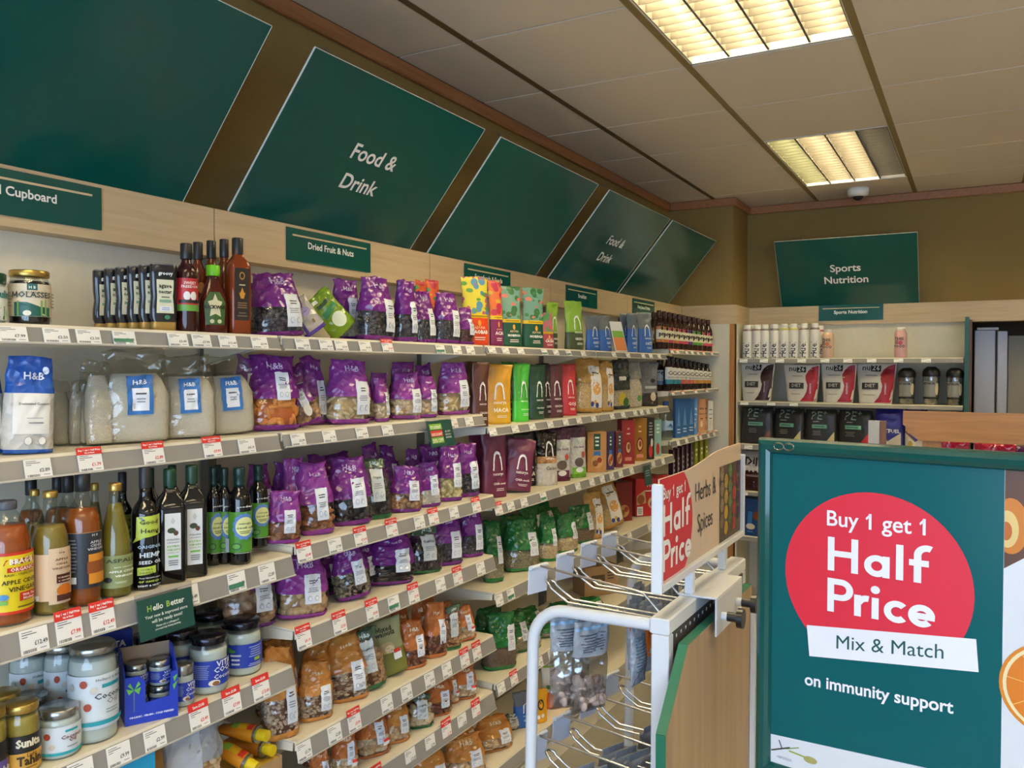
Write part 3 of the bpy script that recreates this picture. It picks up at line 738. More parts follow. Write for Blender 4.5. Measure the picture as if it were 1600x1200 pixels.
def fill_contents(S, top, spec, seed):
    """what is in the bag: ('g', h1, h2, scale) fine grains, or ('n', h1, h2, size, elong, flat) separate pieces"""
    mb = MB(); R = random.Random(seed)
    inner = Soft(S.w*.95, S.t*.93, S.h, S.prof, S.seed, S.amp*.6, S.leanv, 0)
    rows = [.015]+[top*i/7 for i in range(1, 8)]
    g = grains(spec[1], spec[2], spec[3]) if spec[0] == 'g' else pm(spec[1], .7, grain=.3, scale=150)
    if spec[0] == 'g':
        pr = []
        for i in range(11):
            v = top*i/10; A, B, n = inner.P(v); k = 1 if i < 8 else (.93, .78, .5)[i-8]
            pr.append((v, A*(.4+.6*k), B*k, n))
        inner.prof = pr; inner.body(mb, [(2, g)], [.015]+[top*i/14 for i in range(1, 15)], 24)
    else:
        core = Soft(S.w*.8, S.t*.74, S.h, S.prof, S.seed, 0, S.leanv, 0); core.body(mb, [(2, g)], [.02, top*.5, top*.93], 16)
        sz = spec[3]; mt = lumps(spec[1], spec[2]); V, F = ICO2 if sz > .0105 else ICO1
        area = (S.w*1.3+S.t)*top*S.h*1.2
        N = min(330, int(area*2.6/(sz*sz*1.5*spec[4])))
        for _ in range(N):
            v = R.uniform(.02, top); xn = R.uniform(-1, 1)
            A, B, n = inner.P(v); a = A*inner.w/2; b = B*inner.t/2
            th = R.uniform(-math.pi*1.08, math.pi*.08); c, d = math.cos(th), math.sin(th)
            e = 1-sz*.55/max(a, b)
            x = math.copysign(abs(c)**(2/n), c)*(a-sz*.55); y = math.copysign(abs(d)**(2/n), d)*max(.002, b-sz*.5)+inner.off(v)
            z = max(sz*.6, v*S.h)
            q = Matrix.Rotation(R.uniform(0, 6.28), 3, Vector((R.uniform(-1, 1), R.uniform(-1, 1), R.uniform(-1, 1))).normalized())
            sx, sy, sz_ = sz*.5*spec[4], sz*.5, sz*.5*spec[5]
            k = R.uniform(.8, 1.15); P = []
            for p in V:
                bend = spec[6]*(p.x*p.x) if len(spec) > 6 else 0
                P.append(q @ Vector((p.x*sx*k, (p.y+bend)*sy*k, p.z*sz_*k))+Vector((x, y, z)))
            mb.add(P, F, mt, True)
    return mb
PROTO = {}
def bag(filmc, contents, decor, fill=.45, base=True, prof=BAGP, amp=.006, lab=None, clearbody=None, filmfrom=None, lean=0):
    def make(root, w, t, h, seed):
        S = Soft(w, t, h, prof, seed, amp, lean or ((seed*37) % 11-4)*.018, .06)
        c = clear('ffffff' if not clearbody else clearbody); f = filmc
        ff = fill if filmfrom is None else filmfrom
        z = ([(.07, f)] if base and f else [])+([(ff, c), (2, f)] if f else [(2, c)])
        mb = MB(); S.body(mb, z, lerp_rows(22, [.07, ff])); mb.build('film', root)
        q = fill_contents(S, fill+.03, contents, seed); o = q.build('contents', root); o['kind'] = 'stuff'
        decorate(S, decor, seed, True, .0012, .0006).build('label', root)
    return make
def pouch(zones, decor, prof=POUCHP, amp=.0036, lean=0):
    def make(root, w, t, h, seed):
        S = Soft(w, t, h, prof, seed, amp, ((seed*37) % 9-3)*.014, .02)
        mb = MB(); S.body(mb, zones, lerp_rows(20, [z[0] for z in zones if z[0] < 1])); mb.build('pack', root)
        if decor: decorate(S, decor, seed, True, .0016, .0004).build('print', root)
    return make
def bottle(prof, body, decor, caps=(), n=2., liquid=None, arc=85, seg=28, dscale=1., names=('glass', 'liquid', 'label')):
    def make(root, w, t, h, seed):
        S = Lathe(prof, w, t, h, n, arc)
        mb = MB(); mb.lathe(prof, w, t, h, body, seg, n); mb.build(names[0], root)
        if liquid:
            top, mt = liquid; p2 = [(r*.93, max(z, .012)) for r, z in prof if z <= top]; p2.append((S.r(top)*.93, top))
            mb = MB(); mb.lathe(p2, w, t, h, mt, seg, n); mb.build(names[1], root)
        for pf, mt, nm in caps:
            own = nm in ('base_cap', 'crimp')
            mb = MB(); mb.lathe(pf, w, t if own else min(w, t) if n > 2.5 else w, h, mt, 24, n if own else 2.); mb.build(nm, root)
        if decor: decorate(S, decor, seed).build(names[2], root)
    return make
def carton(c, decor, side=None, side_decor=None, top=None):
    def make(root, w, t, h, seed):
        mb = MB(); m0 = pm(c, .45); mb.box(-w/2, w/2, -t/2, t/2, 0, h, m0, bev=.0012)
        mb.build('box', root)
        if top: bx('top_flap', (-w/2*.97, w/2*.97, -t/2*.97, t/2*.97, h, h+.0015), pm(top, .5), root)
        decorate(Flat(w, t, h), decor, seed).build('print', root)
        if side_decor:
            o = decorate(Flat(t, w, h), side_decor, seed).build('side_print', root); o.rotation_euler.z = -A90
    return make
PUR = film('96389c', '6c2486'); PURL = film('ae52ae', '883298'); ORA = film('e09250', 'c4622e'); ORY = film('e6aa56', 'd4803c'); GRN = film('2a9048', '186a34')
WFILM = film('e9e6e0', 'dedad2', .3)
def lab(x0, x1, z0, z1, title='', c='dfe1e6', tc='3a3a3e'):
    w = x1-x0; h = z1-z0; cx = (x0+x1)/2
    r = [('r', x0, x1, z0, z1, c)]
    if title: r.append(('t', title, cx, z1-h*.28, w*.36, tc))
    else: r.append(('l', x0+w*.22, x1-w*.22, z1-h*.33, z1-h*.18, 2, tc))
    r += [('l', x0+w*.15, x1-w*.15, z1-h*.6, z1-h*.42, 3, '8c8c92'), ('d', cx-w*.2, z0+h*.2, w*.13, h*.09, 'a8a9b0'), ('d', cx+w*.2, z0+h*.2, w*.13, h*.09, 'a8a9b0'), ('d', cx-w*.2, z0+h*.2, w*.1, h*.07, c), ('d', cx+w*.2, z0+h*.2, w*.1, h*.07, c)]
    return r
HB = [('t', 'H&B', .05, .82, .32, 'cfb3d6')]
HBO = [('t', 'H&B', .05, .8, .32, 'f0d9b0')]
def reg(key, name, desc, cat, make): PROTO[key] = (name, desc, cat, make)
N_RAIS = ('n', '18161e', '44424e', .0125, 1.25, .8); N_PRUNE = ('n', '120d10', '30242a', .02, 1.2, .8); N_SEED = ('g', '3a342c', '8a7f6a', 330)
N_APR = ('n', 'b45a17', 'dc8f36', .032, 1.25, .5); N_BAN = ('n', 'b99b66', 'e2d3ab', .026, 1.3, .4, .5); N_CASH = ('n', 'b4936a', 'dccaa4', .02, 1.4, .8, .5)
N_MIX = ('n', '6a4126', 'b98d5f', .017, 1.3, .8); N_ALM = ('n', '6b3d20', '9a6238', .02, 1.5, .7); N_WAL = ('n', '8b6a45', 'c8a878', .028, 1.1, .9); N_BRAZ = ('n', '6d4c33', 'b48d66', .032, 1.4, .8)
N_WHITE = ('n', 'c9bfa4', 'e9e2cc', .012, 1.3, .5); N_PIST = ('n', 'a8975c', 'd9cfa0', .017, 1.3, .8); N_CHOP = ('n', '6e4630', 'd8c3a4', .0098, 1.3, .7); N_PEC = ('n', '5a2d1c', '8d5334', .019, 1.6, .6)
N_PNUT = ('n', 'b98b5c', 'e3c79a', .017, 1.2, .9); N_GSEED = ('g', '5d5640', '9b9270', 260); N_LENT = ('g', '4a3a2c', '7d6650', 330); N_OAT = ('g', 'a8906a', 'd8c39a', 190); N_FLOUR = ('g', 'ece5d6', 'f6f1e6', 700)
L1 = lab(.0, .68, .26, .7); L2 = lab(-.08, .6, .2, .64); L3 = lab(.12, .78, .14, .66)
def pbag(k, desc, cont, fill, L=L1, f=PUR, fl=.45, extra=HB):
    reg(k, 'snack_bag', desc, 'bag', bag(f, cont, extra+L, fill))
pbag('purple_raisin', 'purple bag of dark raisins', N_RAIS, .45, L3); pbag('purple_prune', 'purple bag of black prunes', N_PRUNE, .4)
pbag('purple_cherry', 'small purple bag of dark red berries', ('n', '2c0e12', '5a2026', .012, 1.1, .8), .4); pbag('purple_coconut', 'purple bag of pale coconut flakes', N_WHITE, .38)
pbag('purple_apricot', 'purple bag of orange dried apricots', N_APR, .42, lab(.0, .52, .4, .78)); pbag('purple_fig', 'leaning purple bag of pale seeds', N_MIX, .5, lab(-.3, .3, .45, .85)+[('d', 0, .35, .3, .16, 'd9d3c4')])
pbag('purple_banana', 'purple bag of curled banana chips', N_BAN, .42, L3, PURL); pbag('purple_cashew', 'purple bag of cream cashews', N_CASH, .42, L3, PURL)
pbag('purple_nutmix', 'purple bag of mixed brown nuts', N_MIX, .42); pbag('purple_almond', 'purple bag of brown almonds', N_ALM, .42, L2, PURL); pbag('purple_walnut', 'purple bag of whole walnuts', N_WAL, .42, lab(-.05, .6, .25, .72), PURL)
pbag('purple_brazil', 'purple bag of brown brazil nuts', N_BRAZ, .6); pbag('purple_seed', 'small purple bag of dark striped seeds', ('n', '2a241f', '9a8a70', .009, 1.6, .6), .5); pbag('purple_pistachio', 'purple bag of pale green pistachios', N_PIST, .42)
RT = [('r', .35, .75, .26, .34, 'e9e6e2'), ('r', .4, .8, .34, .4, 'd63a33')]
pbag('orange_chopped', 'orange bag of chopped nuts', N_CHOP, .45, lab(.1, .75, .16, .6), ORY, extra=HBO); pbag('orange_pecan', 'orange bag of brown pecans', N_PEC, .42, lab(.1, .7, .25, .7), ORA, extra=HBO)
pbag('orange_cashew', 'orange bag of cream cashew nuts', N_CASH, .45, lab(.05, .6, .3, .75)+RT, ORA, extra=HBO); pbag('orange_almond', 'orange bag of whole pale nuts', N_PNUT, .45, lab(.1, .7, .25, .65), ORY, extra=HBO)
pbag('green_seed', 'green bag of olive coloured seeds', N_GSEED, .42, lab(.2, .75, .3, .75), GRN, extra=[]); pbag('green_lentil', 'green bag of brown lentils', N_LENT, .42, lab(.25, .75, .35, .8), GRN, extra=[]); pbag('green_oats', 'green bag of beige grains', N_OAT, .42, lab(.2, .7, .35, .75), GRN, extra=[])
GREYG = film('4d6a4e', '6b7a62'); GBASE = film('1d6a3a')
def obag(k, desc, cont):
    def mk(root, w, t, h, seed):
        S = Soft(w, t, h, BAGP, seed, .006, ((seed*37) % 11-4)*.018, .06)
        mb = MB(); S.body(mb, [(.07, GBASE), (.86, clear()), (2, GREYG)], lerp_rows(22, [.07, .86])); mb.build('film', root)
        o = fill_contents(S, .62, cont, seed).build('contents', root); o['kind'] = 'stuff'
        decorate(S, [('t', 'H&B', 0, .9, .3, 'dfe6dc')]+lab(-.42, .42, .3, .84, 'Organic', 'c9ccc6'), seed, True, .0012, .0006).build('label', root)
    reg(k, 'organic_bag', desc, 'bag', mk)
obag('organic_prune', 'clear green-based organic bag of dark fruit', N_PRUNE); obag('organic_nuts', 'clear green-based organic bag of mixed nuts', N_MIX); obag('organic_cashew', 'clear green-based organic bag of cashews', N_CASH)
# flour
BL = [('r', -.3, .42, .3, .72, '2f6fb5'), ('t', 'H&B', .06, .62, .2, 'f2f2f0'), ('r', -.16, .3, .34, .58, 'e6e8ee'), ('l', -.08, .22, .5, .54, 1, '444a55'), ('l', -.08, .22, .42, .48, 2, '8a8d95')]
reg('flour_bag', 'flour_bag', 'large clear flour bag with blue label', 'bag', bag(None, N_FLOUR, BL, .7, prof=FLOURP, amp=.009, clearbody='f6f5f0', filmfrom=.9))
reg('plain_flour', 'flour_bag', 'clear white flour bag turned sideways', 'bag', bag(None, N_FLOUR, [('r', .3, .5, .3, .36, 'e8e6e0')], .8, prof=FLOURP, amp=.008, clearbody='f6f5f0', filmfrom=.95))
BLUE = film('2456b8', '2f6fd0', .25)
reg('blue_bag', 'coconut_bag', 'white coconut bag with blue top', 'bag', pouch([(.04, BLUE), (.62, WFILM), (2, BLUE)], [('r', -.7, .75, .2, .62, 'e6e2da'), ('t', 'H&B', .1, .76, .42, 'dfe8f6'), ('t', 'Desiccated Coconut', .12, .5, .6, '3c3a3a'), ('l', -.3, .6, .36, .37, 1, '6a6866'), ('l', -.1, .5, .3, .33, 1, '8a8884'), ('d', -.1, .13, .16, .045, '9a9890'), ('d', -.1, .13, .14, .039, 'e6e2da'), ('d', .45, .13, .16, .045, '9a9890'), ('d', .45, .13, .14, .039, 'e6e2da'), ('d', .55, .86, .13, .04, 'dfe8f6')], amp=.004, prof=[(0, .98, 1, 3.), (.1, 1, 1.05, 2.8), (.5, .98, .95, 2.5), (.85, .9, .35, 2.2), (1, .86, .12, 2)]))
reg('oat_bag', 'oat_bag', 'golden and clear oat bag with flowers', 'bag', bag(film('cf9a4a', 'd9ad62'), ('g', 'bf9a5c', 'd8bb84', 200), [('r', -.1, .75, .1, .86, 'e3ded2'), ('d', .3, .45, .32, .12, 'd89a4a'), ('d', .0, .16, .12, .05, '3a3f7c'), ('d', .35, .14, .12, .05, '3a3f7c'), ('d', .2, .2, .1, .04, 'd8a23a'), ('l', 0, .6, .7, .76, 1, '6a5a3c')], .55, prof=FLOURP))
reg('granola_bag', 'granola_bag', 'black granola bag with green flowers', 'bag', bag(film('2f3a30', '4a5048'), N_OAT, [('d', -.1, .22, .4, .13, 'c9b23a'), ('d', .3, .14, .3, .1, '2f5f34'), ('r', -.4, .3, .6, .68, 'cfcabc')], .4, prof=FLOURP))
reg('clear_oats', 'oat_bag', 'clear bag of pale oats with grey top', 'bag', bag(film('8a8880', 'a5a39a'), ('g', 'b5a58a', 'd8cdb4', 170), [('d', .5, .2, .2, .07, '5a9a4a')], .62, prof=FLOURP, base=False))
reg('grey_pouch', 'granola_pouch', 'grey pouch with dark oval emblem', 'pouch', pouch([(.3, film('3c3430')), (2, film('8c8c90', '77777c'))], [('d', .3, .22, .3, .1, 'c9b8a4'), ('d', .3, .58, .25, .05, '2e2a2a'), ('r', -.5, .7, .4, .46, 'b9b9bc')], amp=.004))
# naturya style pouches with a white arch
def arch(c='f0eee8', x=.1, z=.58, s=.4):
    r = []; pts = []
    for i in range(9):
        a = math.pi*i/8; pts.append((x-s*.62*math.cos(a), z+.1*math.sin(a)))
    L = [(x-s*.8, z-.17)]+pts+[(x+s*.8, z-.17)]
    for a, b in zip(L, L[1:]):
        dx, dz = b[0]-a[0], (b[1]-a[1])*2.2; q = (dx*dx+dz*dz)**.5; nx, nz = -dz/q*.05, dx/q*.05/2.2
        r.append(('p', [(a[0]-nx, a[1]-nz), (b[0]-nx, b[1]-nz), (b[0]+nx, b[1]+nz), (a[0]+nx, a[1]+nz)], c))
    return r
def npouch(k, desc, c1, c2, name, c3=None):
    z = [(2, film(c1, c2, .4, .2))] if not c3 else [(.6 if k == 'blue_pouch' else .36, film(c3, c3, .4, .2)), (2, film(c1, c2, .4, .2))]
    reg(k, 'powder_pouch', desc, 'pouch', pouch(z, arch()+[('t', 'naturya', .12, .34, .42, 'e9e4da'), ('t', name, .2, .2, .5, 'f2efe8'), ('l', -.1, .6, .1, .15, 2, 'd9d4ca')]))
npouch('choc_pouch', 'dark brown cacao powder pouch', '4a2620', '5c3228', 'CACAO'); npouch('gold_pouch', 'golden yellow maca powder pouch', 'c98a1c', 'd9a02a', 'MACA', 'dba81f'); npouch('lime_pouch', 'bright green wheatgrass powder pouch', '2f9a34', '4fae3c', 'WHEATGRASS', '49c43a')
npouch('forest_pouch', 'dark green chlorella powder pouch', '123a2a', '1b4a36', 'CHLORELLA'); npouch('black_pouch', 'black powder pouch with white arch', '181619', '262028', 'CHIA'); npouch('cherry_pouch', 'dark brown-red cacao pouch', '4a2027', '5a2a34', 'CACAO'); npouch('red_pouch', 'bright red goji berry pouch', 'b8202c', 'c92c3c', 'GOJI')
npouch('plum_pouch', 'plum coloured chia seed pouch', '5a1538', '6e1f48', 'CHIA seeds'); npouch('green_slim', 'slim green leaf-printed powder pouch', '6f9a2e', '8fb83a', 'GREENS', '3a4a2c'); npouch('blue_pouch', 'blue breakfast pouch with grey leaf top', '6a6f6c', '4a5a6a', 'OATS', '1f5fb0')
reg('nutty_pouch', 'nut_pouch', 'slim brown pouch of nuts with white base', 'pouch', pouch([(.42, film('e3ddd2')), (.55, grains('8a5a34', 'c99a62', 120)), (2, film('2c211d'))], arch(z=.72)+[('t', 'naturya', .1, .5, .4, 'f0ece2'), ('t', 'Cacao', .2, .3, .5, '4a3a30')]))
def chia(k, desc, c): reg(k, 'seed_pouch', desc, 'pouch', pouch([(.07, film(c)), (.78, WFILM), (2, film('4c2138', '5e2c46', .35))], [('t', 'Chia Seeds', 0, .58, .62, '6a3a5c'), ('d', -.35, .68, .28, .07, 'b9bdb0'), ('d', .3, .7, .3, .07, 'c6cabc'), ('d', 0, .3, .5, .09, '5a5048'), ('r', -.75, .75, .07, .2, c), ('d', .45, .45, .2, .06, 'b84a3a'), ('d', 0, .15, .42, .05, 'e9e6e0')]))
chia('chia_purple', 'white chia seed pouch with purple base', '6a2448'); chia('chia_green', 'white chia seed pouch with green base', '6fae2c')
def adu(k, desc, fl, low, name): reg(k, 'superfood_pouch', desc, 'pouch', pouch([(.4, pm(low, .4)), (.455, pm('e9c21c', .4)), (2, floral(fl))], [('d', .1, .325, .12, .045, 'e9a03a'), ('t', 'ADUNA', .1, .24, .42, 'f3c7a0'), ('t', name, .1, .17, .62, 'f6f1e8', 0, .04), ('l', -.35, .55, .07, .13, 2, 'f0d8c8'), ('l', -.8, .8, .418, .438, 1, '4a3a10')], amp=.0015))
adu('aduna_baobab', 'yellow floral superfood pouch with orange base', ['d9c93a', '4a86a8', '4f8f3a', 'b0527a'], 'd8431c', 'BAOBAB'); adu('aduna_acai', 'magenta floral superfood pouch', ['d9703a', 'b8284c', 'c9a83a', '6a9a5a'], '7a2050', 'ACAI'); adu('aduna_moringa', 'teal leaf-print superfood pouch with green base', ['6f9a8a', '2f6a3a', 'd97a6a', '3f7f4a'], '0f4f38', 'MORINGA')
adu('aduna_red', 'red and yellow floral superfood pouch', ['d05a2c', 'b8324c', '4f8f5a', 'd9b03a'], 'c2381c', 'BAOBAB'); adu('aduna_pink', 'pink superfood pouch', ['b06a74', '4f8f5a', 'c25a6a'], '9c3a4c', 'CACAO')
reg('cream_packet', 'snack_packet', 'cream packet with lilac oval leaning over', 'packet', pouch([(.1, film('5a3aa8')), (2, film('d9d2c8', 'cfc8c0'))], [('d', .1, .62, .38, .12, 'a89ccf'), ('l', -.1, .3, .6, .64, 1, '5a4a9a'), ('r', -.85, -.6, .1, .9, '4f2f9a'), ('d', .2, .3, .12, .06, '8a6a4a')], amp=.003))
reg('green_packet', 'snack_packet', 'lime green packet with white oval leaning', 'packet', pouch([(2, film('7fa41f', '8fb52e'))], [('d', .1, .3, .5, .17, 'dfe6cc'), ('r', -.5, .5, .72, .8, '2a4a2a'), ('p', [(-.6, .45), (.6, .55), (.6, .68), (-.6, .6)], '2f7a4a'), ('r', -.6, -.2, .85, .93, 'e6ece0')], amp=.003))
reg('olive_pouch', 'mixed_nut_pouch', 'olive green pouch of mixed nuts', 'pouch', pouch([(.45, pm('6e7030', .45)), (2, pm('96976a', .45))], [('t', 'Mixed', 0, .8, .42, '2c2c20'), ('t', 'walnuts', .02, .72, .55, '2c2c20'), ('d', -.05, .5, .45, .1, 'b9a074'), ('d', .1, .47, .25, .07, 'd9c8a4'), ('r', .25, .7, .26, .42, 'ecebe6'), ('r', .28, .68, .38, .45, 'd03a32')]))
reg('silver_pouch', 'spice_pouch', 'silver', 'pouch', None)
reg('yellow_pouch', 'snack_pouch', 'yellow pouch with black bee stripe', 'pouch', pouch([(2, pm('d99a1c', .4))], [('d', .1, .55, .35, .16, '1c1a18'), ('d', .1, .55, .22, .1, 'd99a1c'), ('d', -.2, .2, .2, .06, 'e9e6e0'), ('d', .3, .22, .2, .06, 'e9e6e0')]))
reg('baby_pouch', 'baby_food_pouch', 'white and orange baby food pouch', 'pouch', pouch([(.38, pm('d8661c', .4)), (2, pm('e3ded4', .4))], [('d', .0, .8, .35, .09, 'b8262c'), ('t', 'baby', 0, .78, .35, 'f3ece0'), ('l', -.4, .5, .56, .66, 2, '8a8a84'), ('d', .2, .4, .3, .09, '5a2a1c'), ('d', -.5, .5, .16, .05, '4f8f4a'), ('r', -.9, .9, .94, .99, '8aa82c')]))
reg('pink_pouch', 'baby_food_pouch', 'magenta pouch behind the hook stand', 'pouch', pouch([(2, pm('b0206c', .4))], [('d', 0, .6, .4, .12, 'e9d2de')]))
def powder(k, desc, acc): reg(k, 'powder_pouch', desc, 'pouch', pouch([(2, film('e2ddd4', 'd6d1c8', .35, .2))], [('s', [(.03, .0, .78), (.15, .22, .86), (.3, .36, .9), (.45, .4, .92), (.6, .3, .94), (.72, .26, .95), (.85, .4, .96), (.93, .6, .97), (.97, .85, .97)], acc), ('t', 'nu', -.5, .83, .2, '161418', 0, .01), ('r', -.26, .26, .8, .95, '161418'), ('t', '26', 0, .83, .19, 'efece6', 0, .01), ('l', -.6, .2, .68, .72, 1, '8a8680'), ('r', -.65, .2, .36, .52, '3a3a38'), ('t', 'DIET', -.22, .41, .26, 'd9d6d0', 0, .01), ('l', -.6, .1, .2, .24, 1, '9a968e'), ('t', 'RASPBERRY' if acc != '3a1c18' else 'CHOCOLATE', .6, .38, .28, 'e9d4d4', 1)], amp=.003, prof=[(0, .8, 1, 2.6), (.12, .84, 1.05, 2.4), (.5, .93, .85, 2.2), (.9, 1, .12, 2), (1, 1, .05, 2)]))
powder('dark_powder', 'white diet powder pouch with brown swoosh', '3a1c18'); powder('red_powder', 'white diet powder pouch with red swoosh', 'a01228')
def blackp(k, desc, acc): reg(k, 'powder_pouch', desc, 'pouch', pouch([(2, film('232223', '2e2d2e', .4, .2))], [('t', 'PE', -.2, .74, .34, '8fb0a8', 0, 0), ('t', '+', .32, .84, .12, '8fb0a8', 0, 0), ('l', -.5, 0, .66, .7, 1, 'b9b9b6'), ('r', -.5, .45, .5, .6, '6fae98'), ('l', -.45, .3, .53, .57, 1, '2a3a34'), ('l', -.5, .1, .3, .44, 3, '7a7a78'), ('p', [(.9, .03), (.2, .03), (.9, .42)], acc)], prof=BLOCKP, amp=.002))
blackp('black_powder_brown', 'black protein pouch with brown corner', '7a4426'); blackp('black_powder_cream', 'black protein pouch with cream corner', 'd8c890'); blackp('black_powder_red', 'black protein pouch with red corner', 'c22428')
reg('whey_pouch', 'powder_pouch', 'white and brown diet whey pouch', 'pouch', pouch([(.52, film('4a1f1c')), (2, WFILM)], [('t', 'DIET', 0, .66, .62, '2c2422', 0, .04), ('t', 'WHEY', .02, .5, .8, 'efe8e2', 0, .05), ('l', -.6, .6, .36, .42, 2, 'c9a49a'), ('t', 'PHD', -.75, .7, .22, '8a6a64', 1)], prof=BLOCKP))
reg('diet_tub', 'powder_pouch', 'dark blue and white diet shake bag', 'pouch', pouch([(2, film('1c1c7a', '2a2a94', .3, .25))], [('t', 'DIET', -.25, .42, .42, 'eeeef2'), ('t', 'FUEL', .45, .42, .4, 'eeeef2'), ('p', [(-.9, .48), (0, .22), (0, .03), (-.9, .03)], 'e2d8c8'), ('p', [(.9, .42), (0, .22), (0, .03), (.9, .03)], 'cfc4bc'), ('p', [(-.9, .5), (0, .23), (0, .2), (-.9, .44)], '8a5a3a'), ('d', -.45, .14, .2, .1, 'c9a83a')], prof=BLOCKP))
# cartons
MZ = [('d', 0, .26, .62, .16, 'c99a62'), ('d', -.2, .22, .3, .08, '8a5a34'), ('d', .25, .3, .26, .07, '9a3a2c')]
def muesli(k, desc, c): reg(k, 'muesli_carton', desc, 'carton', carton(c, [('r', -.35, .35, .55, .95, '1c4a3a'), ('l', -.25, .25, .62, .9, 3, 'dfe6dc'), ('r', -.35, .35, .38, .52, '2f6fa8')]+MZ, side_decor=[('d', 0, .2, .5, .14, '9a6a3c')]))
muesli('muesli_kraft', 'kraft brown muesli carton', 'b9854f'); muesli('muesli_purple', 'purple muesli carton', '3c2a5a'); muesli('muesli_maroon', 'maroon muesli carton', '6a2430')
def gran(k, desc, c): reg(k, 'granola_carton', desc, 'carton', carton(c, [('t', 'H', 0, .78, .12, 'f0d8c0'), ('l', -.3, .3, .66, .72, 1, 'f0d8c0'), ('d', 0, .38, .45, .17, '7a2a1c'), ('d', 0, .38, .33, .12, 'd9b884'), ('d', .05, .4, .2, .07, '8a4a2c'), ('r', -.5, .5, .08, .16, 'd98a7a')], side_decor=[('l', -.6, .6, .3, .8, 6, 'd9b89a')]))
gran('granola_red', 'red granola carton with oval window', '9c2a2c'); gran('granola_gold', 'golden brown granola carton with oval window', '9a6a1c')
reg('tea_carton', 'tea_carton', 'narrow black carton with red strawberries', 'carton', carton('1c1a1c', [('l', -.5, .5, .55, .9, 5, 'a8a49a'), ('d', 0, .2, .5, .16, 'b8322c'), ('d', .3, .4, .3, .1, 'd8d2c8')]))
reg('teal_carton', 'tea_carton', 'pale teal carton behind the water bottle', 'carton', carton('8ab8b4', [('l', -.5, .5, .6, .9, 3, 'e6ece8'), ('d', 0, .2, .5, .16, 'b8322c')]))
reg('red_carton', 'cereal_carton', 'dark red cereal carton behind oat bags', 'carton', carton('7a1c20', MZ))
reg('cereal_carton', 'cereal_carton', 'bright red cereal carton with berry clusters', 'carton', carton('b01c24', [('r', -.9, .9, .02, .98, 'b01c24'), ('p', [(-.9, .55), (-.3, .7), (-.2, .35), (-.9, .3)], 'c9a070'), ('d', -.6, .45, .28, .13, '8a4a2c'), ('t', 'H', 0, .78, .12, 'f3e6d8'), ('l', -.3, .5, .64, .7, 1, 'f3e6d8'), ('d', .35, .35, .42, .16, 'd0a878'), ('d', .3, .32, .2, .09, '9a2a2c'), ('r', -.9, -.45, .03, .26, 'e6e2dc'), ('l', -.85, -.5, .06, .22, 6, '3a3a3a')]))
reg('kraft_carton', 'food_carton', 'kraft carton with a window behind the hooks', 'carton', carton('a8845c', [('r', -.6, .2, .25, .7, '5a4a34'), ('l', .3, .8, .5, .8, 3, '4a3a2a'), ('d', -.2, .45, .25, .12, 'd8b878')]))
reg('silver_carton', 'tea_carton', 'dark plum tea carton with silver edge', 'carton', carton('3c2230', [('r', -.95, -.6, .02, .98, 'a8a4a4'), ('l', -.4, .7, .4, .8, 3, '9a8a90')]))
reg('lime_carton', 'tea_carton', 'yellow-green tea carton', 'carton', carton('8c8c2c', [('d', 0, .2, .6, .18, 'b8422c'), ('l', -.6, .6, .6, .85, 2, 'e0dcb0')]))
reg('blue_pack', 'water_carton', 'blue drink pack with pale print', 'carton', carton('2a5c98', [('p', [(-.5, .3), (0, .8), (.5, .3)], '5a8ac0'), ('l', -.6, .6, .1, .25, 2, 'b8cce0')]))
def coco(k, desc, c, tc): reg(k, 'coconut_water_carton', desc, 'carton', carton(c, [('t', 'VITA', 0, .68, .7, tc, 0, .05), ('t', 'COCO', 0, .53, .75, tc, 0, .05), ('d', 0, .25, .4, .1, 'd8c8b0'), ('l', -.5, .5, .38, .44, 1, tc)]))
coco('coco_blue', 'blue coconut water carton', '5a8ac8', 'f2f4f6'); coco('coco_peach', 'peach coconut water carton', 'c9936a', '2a201c'); coco('coco_white', 'white coconut water carton', 'dcd8d0', '1c1a1a')
reg('pink_carton', 'snack_carton', 'bright pink carton with cyan top', 'carton', carton('b01c80', [('r', -1, 1, .62, .97, '1c9ac0'), ('t', 'Pea', .2, .2, .6, 'f3e8f0'), ('d', -.3, .3, .4, .2, 'd86ab0')], top='1c9ac0'))
reg('blue_bar', 'snack_carton', 'dark blue snack box on lowest visible back shelf', 'carton', carton('12407c', [('p', [(-.3, .3), (.1, .3), (.2, .65), (-.2, .65)], '2f7ac0'), ('d', .5, .55, .3, .12, '7a3a1c'), ('d', 0, .25, .4, .08, 'd8d2c4'), ('l', -.4, .3, .08, .14, 1, '4a9ad8')]))
reg('blue_carton', 'coconut_carton', 'tall blue carton behind the small tins box', 'carton', carton('1c3aa8', [('t', 'VITA', 0, .78, .6, 'f0f2f8', 0, .05), ('t', 'COCO', 0, .64, .66, 'f0f2f8', 0, .05), ('t', 'Coconut', 0, .5, .7, 'f0f2f8')]))
